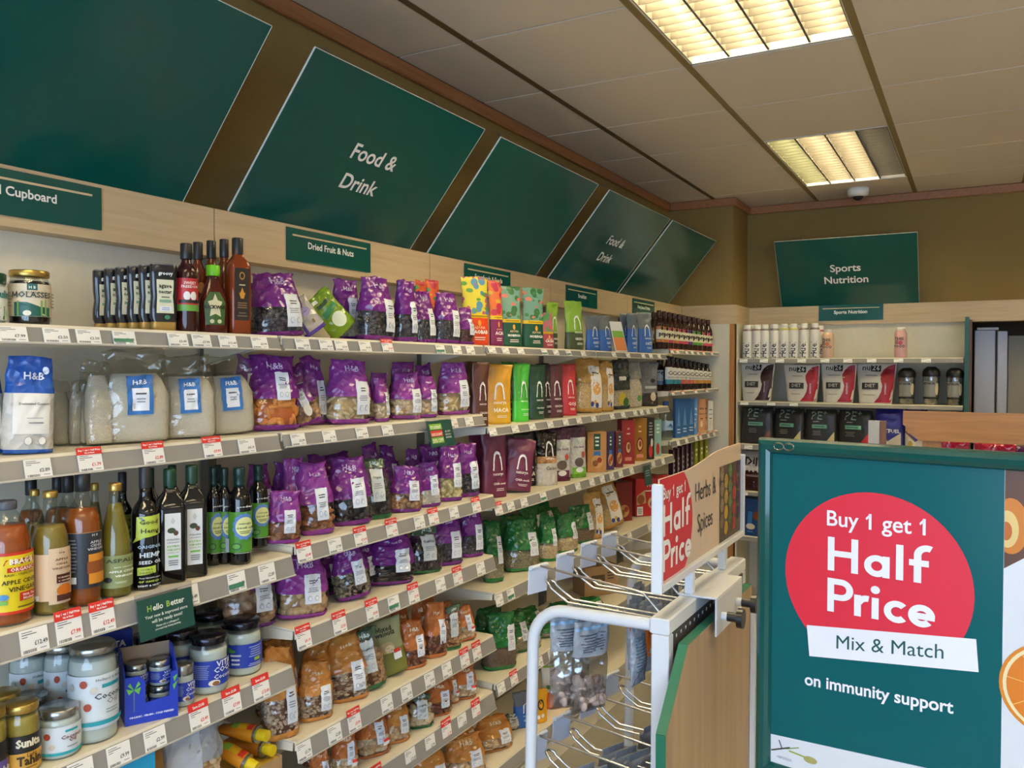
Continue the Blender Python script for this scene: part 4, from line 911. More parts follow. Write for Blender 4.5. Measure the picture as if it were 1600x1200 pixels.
# bottles
CAPB = pm('1c1c20', .4); GOLD = pm('b89a52', .3, metal=.8); SILV = pm('a8a8a4', .25, metal=.9); GLS = clear('eef2ee', 0, .05, .03, False)
def cap(z0, z1, r, mt, nm='cap'): return ([(r*.98, z0), (r, z0+.004), (r, z1-.008), (r*.9, z1)], mt, nm)
BOT = [(.9, 0), (.99, .015), (1, .04), (1, .58), (.97, .64), (.8, .72), (.5, .8), (.36, .86), (.34, .98), (.33, .985)]
VIN = [(.9, 0), (.99, .012), (1, .04), (1, .56), (.95, .63), (.8, .7), (.6, .77), (.42, .83), (.36, .88), (.35, .965)]
def liq(c, c2=None, r=.25, tr=.0):
    k = ('liq', c)
    if k in MATS: return MATS[k]
    m, n, b = nt('liquid_'+c); b.inputs['Roughness'].default_value = r
    tc = n.nodes.new('ShaderNodeTexCoord'); sp = n.nodes.new('ShaderNodeSeparateXYZ'); link(n, tc.outputs['Object'], sp.inputs[0])
    nz = n.nodes.new('ShaderNodeTexNoise'); nz.inputs['Scale'].default_value = 14; link(n, tc.outputs['Object'], nz.inputs['Vector'])
    mx = n.nodes.new('ShaderNodeMix'); mx.data_type = 'RGBA'; mx.inputs['A'].default_value = hexc(c); mx.inputs['B'].default_value = hexc(c2 or c)
    link(n, nz.outputs['Fac'], mx.inputs['Factor']); link(n, mx.outputs['Result'], b.inputs['Base Color'])
    b.inputs['Subsurface Weight'].default_value = .0
    MATS[k] = m
    return m
DKG = pm('0c0b0c', .08, grain=.05, spec=.7)
reg('bragg_bottle', 'vinegar_bottle', 'big amber cider vinegar bottle with yellow label', 'bottle', bottle([(.9, 0), (.99, .015), (1, .05), (1, .62), (.97, .68), (.82, .78), (.55, .87), (.38, .92), (.36, .95)], GLS, [('r', -.95, .97, .1, .6, 'c9321c'), ('r', -.8, .95, .125, .575, 'e0c81c'), ('p', [(-.2, .5), (.8, .5), (.72, .545), (-.12, .545)], 'b02a24'), ('t', 'BRAGG', .3, .507, .34, 'f6f0e6', 0, .03), ('r', -.1, .75, .44, .478, 'c9321c'), ('t', 'ORGANIC', .32, .447, .34, 'f6f0e6', 0, .02), ('t', 'RAW - UNFILTERED', .3, .41, .46, '3a3418', 0, .01), ('t', 'APPLE CIDER', .27, .345, .5, '26200e', 0, .02), ('t', 'VINEGAR', .33, .285, .4, '26200e', 0, .02), ('r', .2, .75, .2, .268, 'c9321c'), ('t', 'With The', .47, .238, .2, 'f6f0e6', 0, .02), ('t', 'Mother', .47, .208, .18, 'f6f0e6', 0, .02), ('d', -.2, .245, .14, .024, '4a8ac0'), ('r', -.3, -.1, .185, .215, '6fae4a'), ('l', .1, .9, .14, .17, 1, '6a6020')], [cap(.93, 1, .42, pm('4a4e5c', .4))], liquid=(.8, liq('b0561c', '9a4416'))))
def hbv(k, desc, lc, lc2, label, tc, fillc, capm, acc): reg(k, 'vinegar_bottle', desc, 'bottle', bottle(VIN, GLS, [('r', -1, 1, .12, .5, label), ('r', -.15, .75, .09, .545, label), ('t', 'H B', .3, .5, .1, tc), ('t', 'APPLE', .3, .445, .24, tc), ('t', 'CIDER', .3, .41, .22, tc), ('t', 'VINEGAR', .3, .375, .34, tc)]+acc, [cap(.945, 1, .4, capm)], liquid=(.72, liq(lc, lc2))))
hbv('cream_vinegar', 'gold-capped cider vinegar bottle with cream label', '9a8238', '8c7430', 'd9bc9c', '5a3a2c', None, GOLD, [('r', .1, .65, .26, .33, '4a2420'), ('t', 'TURMERIC', .37, .3, .24, 'e6d2b8'), ('t', '& GINGER', .37, .275, .22, 'e6d2b8'), ('d', .38, .2, .28, .05, 'c06a1c'), ('r', .1, .7, .115, .165, '4a2420'), ('r', -.85, -.45, .13, .17, 'e9e6e6')])
hbv('dark_vinegar', 'black-capped amber vinegar bottle with navy label', 'a8581c', '8a4212', '2a2e38', 'd0d2d8', None, CAPB, [('r', .05, .75, .27, .335, 'd08a2c'), ('r', .0, .7, .2, .27, '8a4a24'), ('r', .05, .75, .13, .2, 'd08a2c'), ('l', -.9, -.35, .24, .42, 8, '6a6e78'), ('r', -.75, -.35, .14, .18, 'cfd4dc')])
PROTO['dark_vinegar'] = PROTO['dark_vinegar'][:3]+(bottle([(.9, 0), (.99, .012), (1, .04), (1, .62), (.95, .67), (.75, .735), (.45, .79), (.36, .83), (.36, .9)], GLS, [('r', -1, 1, .14, .56, '2a2e38'), ('l', -1, 1, .555, .565, 1, 'b98a5a'), ('t', 'H B', .3, .53, .12, 'd0d2d8'), ('t', 'APPLE', .35, .475, .24, 'd0d2d8'), ('t', 'CIDER', .35, .45, .24, 'd0d2d8'), ('t', 'VINEGAR', .35, .425, .34, 'd0d2d8'), ('r', .05, .8, .34, .395, 'd08a2c'), ('r', 0, .8, .25, .34, '8a4a24'), ('r', .05, .8, .17, .25, 'd08a2c'), ('l', -.9, -.3, .26, .52, 10, '6a6e78'), ('r', -.75, -.35, .18, .23, 'cfd4dc')], [([(.4, .86), (.43, .865), (.43, .99), (.38, 1)], CAPB, 'cap')], liquid=(.73, liq('a8581c', '8a4212'))),)
reg('green_vinegar', 'vinegar_bottle', 'gold-capped vinegar bottle with sage green label', 'bottle', bottle([(.9, 0), (.99, .012), (1, .04), (1, .4), (.97, .46), (.88, .55), (.72, .65), (.55, .74), (.42, .82), (.37, .88), (.36, .96)], GLS, [('r', -1, 1, .09, .375, '8a9460'), ('t', 'ASPALL', .1, .315, .62, '3c4226'), ('t', 'RAW ORGANIC', .2, .268, .4, 'eef0de'), ('t', 'APPLE CYDER', .15, .228, .56, 'f3f4e6', 0, .04), ('t', 'VINEGAR', .2, .19, .38, 'f3f4e6', 0, .04), ('d', -.45, .165, .17, .024, '22241c'), ('l', -.2, .3, .13, .15, 2, 'd8dcc4')], [cap(.93, 1, .42, GOLD)], liquid=(.82, liq('8c7f32', '7a6c28'))))
reg('hemp_oil', 'oil_bottle', 'black hemp oil bottle with lime speech bubble', 'bottle', bottle([(.9, 0), (.99, .012), (1, .03), (1, .6), (.96, .64), (.7, .69), (.45, .73), (.4, .78), (.4, .85)], DKG, [('p', [(-.6, .42), (.8, .45), (.8, .61), (-.55, .6)], 'b8c84a'), ('p', [(-.6, .43), (-.8, .385), (-.2, .43)], 'b8c84a'), ('t', 'Good', .05, .54, .44, '1c1c16', 0, .012), ('t', 'Hemp', .14, .47, .46, '1c1c16', 0, .012), ('t', 'ORIGINAL', .12, .345, .6, 'a8c4dc', 0, .02), ('t', 'HEMP', .12, .272, .5, 'd0dce8', 0, .03), ('t', 'SEED OIL', .14, .218, .56, 'e6eaf0', 0, .02), ('p', [(-.5, .125), (.35, .14), (.35, .2), (-.5, .19)], 'b8c84a'), ('t', 'COOK &', -.08, .168, .26, '1c1c16', 0, .01), ('t', 'DRIZZLE', -.08, .14, .28, '1c1c16', 0, .01), ('t', 'Your VEGAN source', .1, .1, .5, 'e6eaf0', 0, .01), ('t', 'OF OMEGA 3', .1, .068, .52, 'b8c84a', 0, .02), ('t', 'LIGHT & NUTTY', .1, .036, .54, 'e6eaf0', 0, .02)], [cap(.82, 1, .43, pm('26262c', .45))]))
reg('olive_square', 'oil_bottle', 'square black olive oil bottle with white label', 'bottle', bottle([(.94, 0), (1, .015), (1, .6), (.97, .66), (.8, .73), (.5, .78), (.4, .81), (.4, .85)], DKG, [('r', -.55, .55, .12, .62, 'dfdfde'), ('p', [(-.15, .55), (0, .52), (.15, .55), (0, .59)], 'c4c4c2'), ('d', -.1, .47, .28, .025, '3a4a34'), ('d', .2, .445, .17, .022, '5a3a2c'), ('t', 'ITALIAN', 0, .385, .42, '5a5a5a'), ('t', 'ORGANIC', 0, .36, .42, '6a6a6a'), ('t', 'EXTRA', 0, .325, .42, '7fae4a', 0, .03), ('t', 'VIRGIN', 0, .295, .44, '7fae4a', 0, .03), ('t', 'OLIVE OIL', 0, .272, .42, '8a9a6a'), ('r', -.35, .35, .235, .25, '6fb03a'), ('l', -.4, .4, .16, .215, 3, '6a6a6a')], [([(.44, .83), (.45, .835), (.45, .985), (.42, 1)], pm('123a26', .4), 'cap')], n=6))
reg('cool_oil', 'oil_bottle', 'slim dark oil bottle with blue flower label', 'bottle', bottle([(.9, 0), (.99, .012), (1, .03), (1, .66), (.94, .71), (.65, .76), (.45, .8), (.42, .84)], DKG, [('r', -.9, .9, .13, .55, '4f8f2c')]+[('d', .12+.5*math.cos(i*.4833), .4+.11*math.sin(i*.4833), .14, .03, '5a84c8') for i in range(13)]+[('d', .12, .4, .46, .1, 'dfe29a'), ('t', 'omega', .12, .425, .3, '1c1c1c', 0, .01), ('t', 'cool oil', .12, .38, .4, '1c1c1c', 0, .02), ('l', -.15, .4, .325, .36, 2, '6a6a3a'), ('d', -.3, .2, .24, .035, '2a4a1c'), ('d', -.3, .2, .19, .025, '5a9a34'), ('t', 'goodies', .1, .6, .36, 'e9e9e6', 0, .015), ('r', -.9, -.65, .14, .28, 'b9c4dc'), ('l', -.6, .8, .125, .135, 1, 'd0d0cc')], [([(.5, .8), (.47, .83), (.47, .9), (.5, .91), (.5, .985), (.46, 1)], pm('10302a', .35), 'cap')]))
SYR = liq('5a1c10', '3c120c', .06)
reg('red_syrup', 'syrup_bottle', 'dark syrup bottle with red label', 'bottle', bottle([(.95, 0), (1, .02), (1, .66), (.9, .71), (.6, .755), (.45, .79), (.44, .87)], liq('2c1010', '3c1412', .06), [('r', -.95, .95, .23, .6, 'b82c30'), ('t', 'SWEET', 0, .53, .38, 'f0dcd4'), ('t', 'FREEDOM', 0, .49, .52, 'f0dcd4'), ('d', -.2, .4, .2, .05, 'ece6e0'), ('d', .2, .4, .2, .05, 'ece6e0'), ('r', -.7, .7, .32, .355, '2a2424'), ('r', -.95, .95, .23, .3, '5f9a3c')], [cap(.82, 1, .55, CAPB)]))
reg('syrup_tall', 'syrup_bottle', 'slender amber syrup bottle with black stopper', 'bottle', bottle([(.95, 0), (1, .02), (1, .6), (.9, .68), (.6, .75), (.45, .79), (.44, .87)], liq('7a3210', '5a220c', .05), [('d', 0, .5, .3, .06, 'b9763a')], [cap(.81, 1, .56, CAPB)]))
reg('syrup_flask', 'syrup_bottle', 'small flask of maple syrup with green cap', 'bottle', bottle([(.9, 0), (1, .03), (1, .4), (.9, .52), (.66, .66), (.46, .76), (.36, .82), (.34, .9)], SYR, [('p', [(-.45, .12), (.45, .12), (.55, .45), (.3, .6), (-.3, .6), (-.55, .45)], '3a5a26'), ('p', [(0, .58), (.12, .48), (.35, .46), (.2, .36), (.25, .24), (0, .28), (-.25, .24), (-.2, .36), (-.35, .46), (-.12, .48)], 'd8d0a8'), ('t', 'BUCKWUD', 0, .355, .55, '26200e', 0, .05), ('d', -.15, .17, .1, .03, 'c8c8a0'), ('d', .18, .17, .1, .03, 'c8c8a0')], [cap(.84, 1, .46, pm('6fc01c', .4))]))
reg('syrup_square', 'syrup_bottle', 'square amber syrup bottle with black label', 'bottle', bottle([(.95, 0), (1, .02), (1, .68), (.9, .74), (.55, .79), (.42, .82), (.42, .88)], liq('8a3c14', '6a2a0e', .05), [('r', -.7, .7, .14, .68, '241a1a'), ('d', 0, .6, .26, .04, 'b98a3a'), ('d', 0, .6, .18, .028, '241a1a'), ('l', -.4, .4, .49, .52, 1, 'b9a88a'), ('p', [(0, .48), (.16, .43), (.3, .42), (.12, .36), (0, .37), (-.12, .36), (-.3, .42), (-.16, .43)], 'c98a2c'), ('l', -.5, .5, .26, .33, 3, '8a6a4a'), ('l', -.5, .5, .17, .23, 2, '6a5a4a')], [cap(.83, 1, .52, CAPB)], n=6))
AGP = [(.82, 0), (.86, .005), (.86, .13), (1, .2), (1, .34), (.9, .5), (.97, .65), (1, .85), (1, .97), (.96, .985)]
reg('agave_bottle', 'agave_bottle', 'flat black agave nectar squeeze bottle', 'bottle', bottle(AGP, pm('16161c', .14, spec=.7), [('r', -.62, .68, .26, .76, 'd9d6b8'), ('t', 'groovy', .05, .83, .55, 'e9e9e6', 0, .03), ('t', 'agave', .03, .64, .5, '26201a', 0, .02), ('t', 'nectar', .03, .555, .5, '26201a', 0, .02), ('l', -.4, .5, .48, .52, 1, '6a6a5a'), ('r', -.45, .5, .42, .46, '7fa48a'), ('r', -.4, .5, .29, .36, 'e6e8ee'), ('l', -.3, .4, .3, .35, 2, '8a8aa8'), ('d', .15, .2, .22, .035, '3a7a5a')], [([(.86, -.001), (.9, .003), (.9, .125), (.87, .13)], pm('a88a4c', .35, metal=.5), 'base_cap'), ([(.97, .98), (.97, .99), (.9, 1)], pm('8a8a90', .25, metal=.5), 'crimp')], n=4))
JUI = [(.9, 0), (1, .02), (1, .6), (.9, .68), (.62, .76), (.45, .84), (.43, .9)]
def juice(k, desc, c): reg(k, 'juice_bottle', desc, 'bottle', bottle(JUI, liq('2a120c', '341810', .08), [('r', -1, 1, .17, .58, 'd9d2b0'), ('r', -1, 1, .17, .25, c), ('r', -1, 1, .5, .58, c), ('t', 'pro', 0, .34, .6, '2a1c14', 0, .05), ('d', -.1, .53, .2, .05, '1c1614')], [cap(.86, 1, .5, pm('3a1410', .35)), ([(.3, .77), (.3, .78)], SILV, 'collar')][:1], seg=20))
for c, d, h in (('orange', 'orange', 'b9722c'), ('pink', 'pink', 'c0405a'), ('purple', 'purple', '5a2a7a'), ('green', 'green', '4f9a2c')): juice('juice_'+c, 'brown juice bottle with %s label bands' % d, h)
def wjuice(k, desc, c, lb='dcd9d0'): reg(k, 'juice_bottle', desc, 'bottle', bottle(JUI, liq('1c1012', '241416', .08), [('r', -1, 1, .2, .68, lb), ('r', -1, 1, .2, .33, c), ('t', 'CA', .05, .46, .6, '2a2624'), ('l', -.7, .7, .36, .42, 2, '8a8680')], [cap(.86, 1, .48, pm('1c1416', .35))], seg=20))
wjuice('white_teal', 'dark juice bottle with white and teal label', '2a7a8c'); wjuice('white_red', 'dark juice bottle with white and coral label', 'b0524a'); wjuice('white_amber', 'dark juice bottle with white and amber label', 'a8762c'); wjuice('white_blue', 'dark juice bottle with blue-grey label', '5a7a9a', 'a8b4bc')
reg('water_bottle', 'water_bottle', 'clear plastic water bottle with blue cap', 'bottle', bottle([(.85, 0), (1, .03), (.96, .12), (1, .2), (1, .5), (.94, .56), (1, .62), (.92, .74), (.55, .86), (.4, .9), (.4, .94)], clear('dfeaf0', 0, .08, .05, False), [('r', -1, 1, .26, .5, 'a8c4dc'), ('p', [(-.6, .3), (-.1, .44), (.2, .36), (.6, .3)], '2f5fa0')], [cap(.9, 1, .42, pm('1f4a9a', .4))]))
SHK = [(.85, 0), (.96, .01), (1, .04), (1, .8), (.92, .85), (.72, .89), (.7, .93)]
def shake(k, desc, body, capc, decor): reg(k, 'shake_bottle', desc, 'bottle', bottle(SHK, pm(body, .35), decor, [cap(.9, 1, .72, pm(capc, .4))], names=('bottle', 'liquid', 'print')))
HU = lambda c: [('t', 'Huel', .42, .24, .46, '1c1a1a', 1, .012), ('r', -1, 1, .82, .87, c), ('d', .1, .16, .12, .025, '2a2624')]
shake('shake_white', 'white meal shake bottle with black upright lettering', 'e6e2da', 'e8e4dc', HU('5a3a30')); shake('shake_yellow', 'white meal shake bottle with yellow neck band', 'e6e2da', 'e8e4dc', HU('c9b81c')); shake('shake_red', 'white meal shake bottle with red neck band', 'e6e2da', 'e8e4dc', HU('b8323c'))
TF = lambda c: [('d', .12, .49, .24, .07, c), ('t', 'THIS', -.05, .58, .5, '2a2024', 0, .02), ('t', 'IS', -.3, .46, .18, '2a2024', 0, .02), ('t', 'FOOD', .02, .34, .6, '2a2024', 0, .02)]
shake('shake_peach', 'peach meal shake bottle at end of row', 'd8b498', 'e8e0d4', TF('c9764a')); shake('shake_pink', 'lone pink meal shake bottle', 'd8a8a4', 'e8e0d4', TF('c04a64'))
reg('shaker', 'shaker_bottle', 'clear wrapped shaker bottle with black lid', 'bottle', bottle([(.8, 0), (.86, .02), (1, .74), (1, .76)], clear('d8d8d2', .3, .34, .2), [('r', -.7, .5, .22, .62, '8f8f8a'), ('t', 'RETAILER', -.1, .54, .5, '2a2a2a', 0, .03), ('r', -1, 1, .16, .2, '26241f'), ('d', .6, .42, .18, .16, 'd8cba8')], [([(1.03, .74), (1.05, .75), (1.05, .86), (.9, .93), (.5, 1), (.2, 1)], pm('1c1c1c', .35), 'lid')]))
# jars
JAR = [(.88, 0), (.97, .015), (1, .06), (1, .7), (.97, .78), (.86, .85), (.84, .9)]
def jar(k, desc, fillc, lidm, decor, prof=JAR, top=.82, lid=(.9, 1, .9), tint='eef2f0', fillmat=None):
    cp = [([(lid[2]*.98, lid[0]), (lid[2], lid[0]+.01), (lid[2], lid[1]-.015), (lid[2]*.95, lid[1])], lidm, 'lid')]
    reg(k, 'jar', desc, 'jar', bottle(prof, clear(tint, 0, .06, .04, False), decor, cp, liquid=(top, fillmat or liq(*fillc)), names=('glass', 'contents', 'label')))
jar('molasses_jar', 'black molasses jar with cream label and gold lid', ('0e0a0c', '140e0e', .1), GOLD, [('r', -1, 1, .14, .74, 'd3c6ac'), ('r', -.2, .12, .62, .74, '1f5a5a'), ('t', 'H B', -.04, .65, .1, 'dfe8e4'), ('t', 'PURE & SIMPLE', -.04, .565, .3, '8a8070'), ('t', 'MOLASSES', -.04, .49, .62, '3a4440'), ('p', [(-.6, .145), (.55, .145), (.55, .31), (.2, .32), (-.2, .4), (-.6, .4)], '1f5a4f'), ('r', -.5, -.44, .15, .42, '6f9a5a'), ('r', .2, .26, .15, .44, '6f9a5a'), ('r', .34, .4, .15, .46, '7fa866'), ('d', -.2, .2, .12, .05, 'd8d8c4'), ('l', -.95, -.65, .3, .6, 5, 'b0a48c'), ('l', .65, .95, .3, .6, 5, 'b0a48c')], top=.8, lid=(.88, 1, .93))
jar('green_jar', 'white and green tub with dark green lid', ('d8dcd6', 'cfd4ce'), pm('0f4a34', .3), [('r', -1, 1, .05, .72, 'dde0dc'), ('p', [(-1, .06), (1, .06), (1, .45), (.4, .3), (-.2, .2), (-1, .16)], '1f7a3c'), ('t', 'spirulina', .35, .5, .6, '1f7a74', 0, .03), ('d', .7, .2, .15, .06, 'b9d8b8')], lid=(.78, 1, .97))
jar('tahini_jar', 'tahini jar with gold lid and yellow label', ('a8923c', 'b09a48'), GOLD, [('r', -1, 1, .33, .58, '23211f'), ('r', -1, 1, .06, .33, 'd0a044'), ('t', 'Sunita', .2, .42, .45, 'e6dcc0', 0, .05), ('t', 'Light', .3, .27, .18, '6a4a1c'), ('t', 'Tahini', .28, .16, .5, '3c2a12', 0, .04), ('l', .05, .5, .1, .13, 1, '6a4a1c'), ('l', -.9, -.45, .38, .54, 5, '8a867e')], lid=(.88, 1, .92))
jar('purple_tahini', 'tahini jar with purple label cut by left frame edge', ('a8923c', 'b09a48'), GOLD, [('r', -1, 1, .33, .58, '1c1a20'), ('r', -1, 1, .06, .33, '5a4a9a'), ('t', 'Tahini', .5, .16, .5, 'f0ece6', 0, .04)], lid=(.88, 1, .92))
COCW = ('cfd6d4', 'dfe4e0', .5)
CO = lambda s: [('r', -1, 1, .16*s, .72, 'd6dfe6'), ('t', 'Coconut', .42, .47, .5, '3a4248', 0, .02), ('t', 'Oil', .42, .4, .17, '6a7278', 0, 0), ('r', .12, .72, .58, .62, '2a9aa8'), ('t', 'Holland & Barrett', .42, .66, .46, '7a8288'), ('l', .15, .7, .3, .36, 2, '9aa2a8'), ('d', -.35, .64, .1, .04, 'a84a34'), ('d', -.1, .57, .1, .035, 'cfc9c0'), ('d', -.7, .6, .09, .04, 'b8b8b0'), ('d', -.25, .4, .1, .04, 'a84a34'), ('d', -.6, .42, .09, .035, 'c4bfb4'), ('r', -1, 1, .2, .245, '2a9aa8')]
jar('coconut_large', 'tall coconut oil jar with white label', COCW, SILV, CO(1), prof=[(.88, 0), (.97, .012), (1, .05), (1, .78), (.96, .85), (.86, .9), (.84, .93)], top=.86, lid=(.92, 1, .92))
jar('coconut_small', 'squat coconut oil jar with white label', COCW, SILV, [('r', -1, 1, .1, .68, 'd6dfe6'), ('r', .1, .55, .55, .6, '2a9aa8'), ('t', 'Coconut', .33, .42, .36, '7a3a34'), ('t', 'Oil', .33, .34, .12, '7a3a34'), ('d', -.45, .5, .11, .07, 'a84a34'), ('d', -.3, .28, .1, .06, 'c4bfb4'), ('r', -1, 1, .1, .16, '2a9aa8'), ('l', .1, .55, .22, .28, 1, '9aa2a8')], top=.8, lid=(.82, 1, .93))
VC = [('r', -1, 1, .15, .6, '1f3aa8'), ('t', 'VITA', .45, .485, .34, 'f3f4f8', 0, .02), ('t', 'COCO', .45, .385, .42, 'f3f4f8', 0, .02), ('t', 'Coconut', .45, .275, .42, 'f3f4f8', 0, .012), ('l', -.7, -.1, .28, .54, 8, '8a98d0'), ('d', .05, .21, .2, .055, 'e6e2d8'), ('d', .1, .2, .12, .04, '8a5a3c')]
DLID = pm('35333c', .2, metal=.85)
jar('vita_jar', 'coconut oil jar with blue label', COCW, DLID, VC, top=.78, lid=(.86, 1, .93)); jar('vita_tin', 'small coconut oil jar with blue label', COCW, SILV, VC, top=.74, lid=(.74, 1, .95))
jar('vita_back', 'coconut oil jar turned to its palm tree side', COCW, DLID, [('r', -1, 1, .16, .6, '1f3aa8'), ('d', -.75, .52, .2, .03, '4f9a3c'), ('d', -.55, .48, .16, .03, '4f9a3c'), ('l', -.6, -.2, .2, .44, 3, 'c4cce6'), ('l', .05, .6, .34, .56, 5, '9aa8d8'), ('r', .25, .5, .27, .33, '9ab83a'), ('l', 0, .6, .18, .24, 2, 'c4cce6')], top=.78, lid=(.86, 1, .93))
reg('nut_bag', 'nut_bag', 'clear and silver bag of nuts with gold label', 'bag', bag(film('c4c8cc', 'b4b8be'), N_PNUT, [('d', -.2, .22, .4, .13, 'c9a850'), ('l', -.4, 0, .18, .26, 2, '5a4a1c'), ('r', -.85, .2, .45, .9, 'c4c9ce')], .55, base=False, prof=FLOURP))
reg('gold_bag', 'nut_bag', 'clear bag of golden grains behind pink carton', 'bag', bag(film('b98a4a', 'c9a05a'), ('g', '9a763c', 'c0a064', 200), [], .6, base=False, prof=FLOURP))
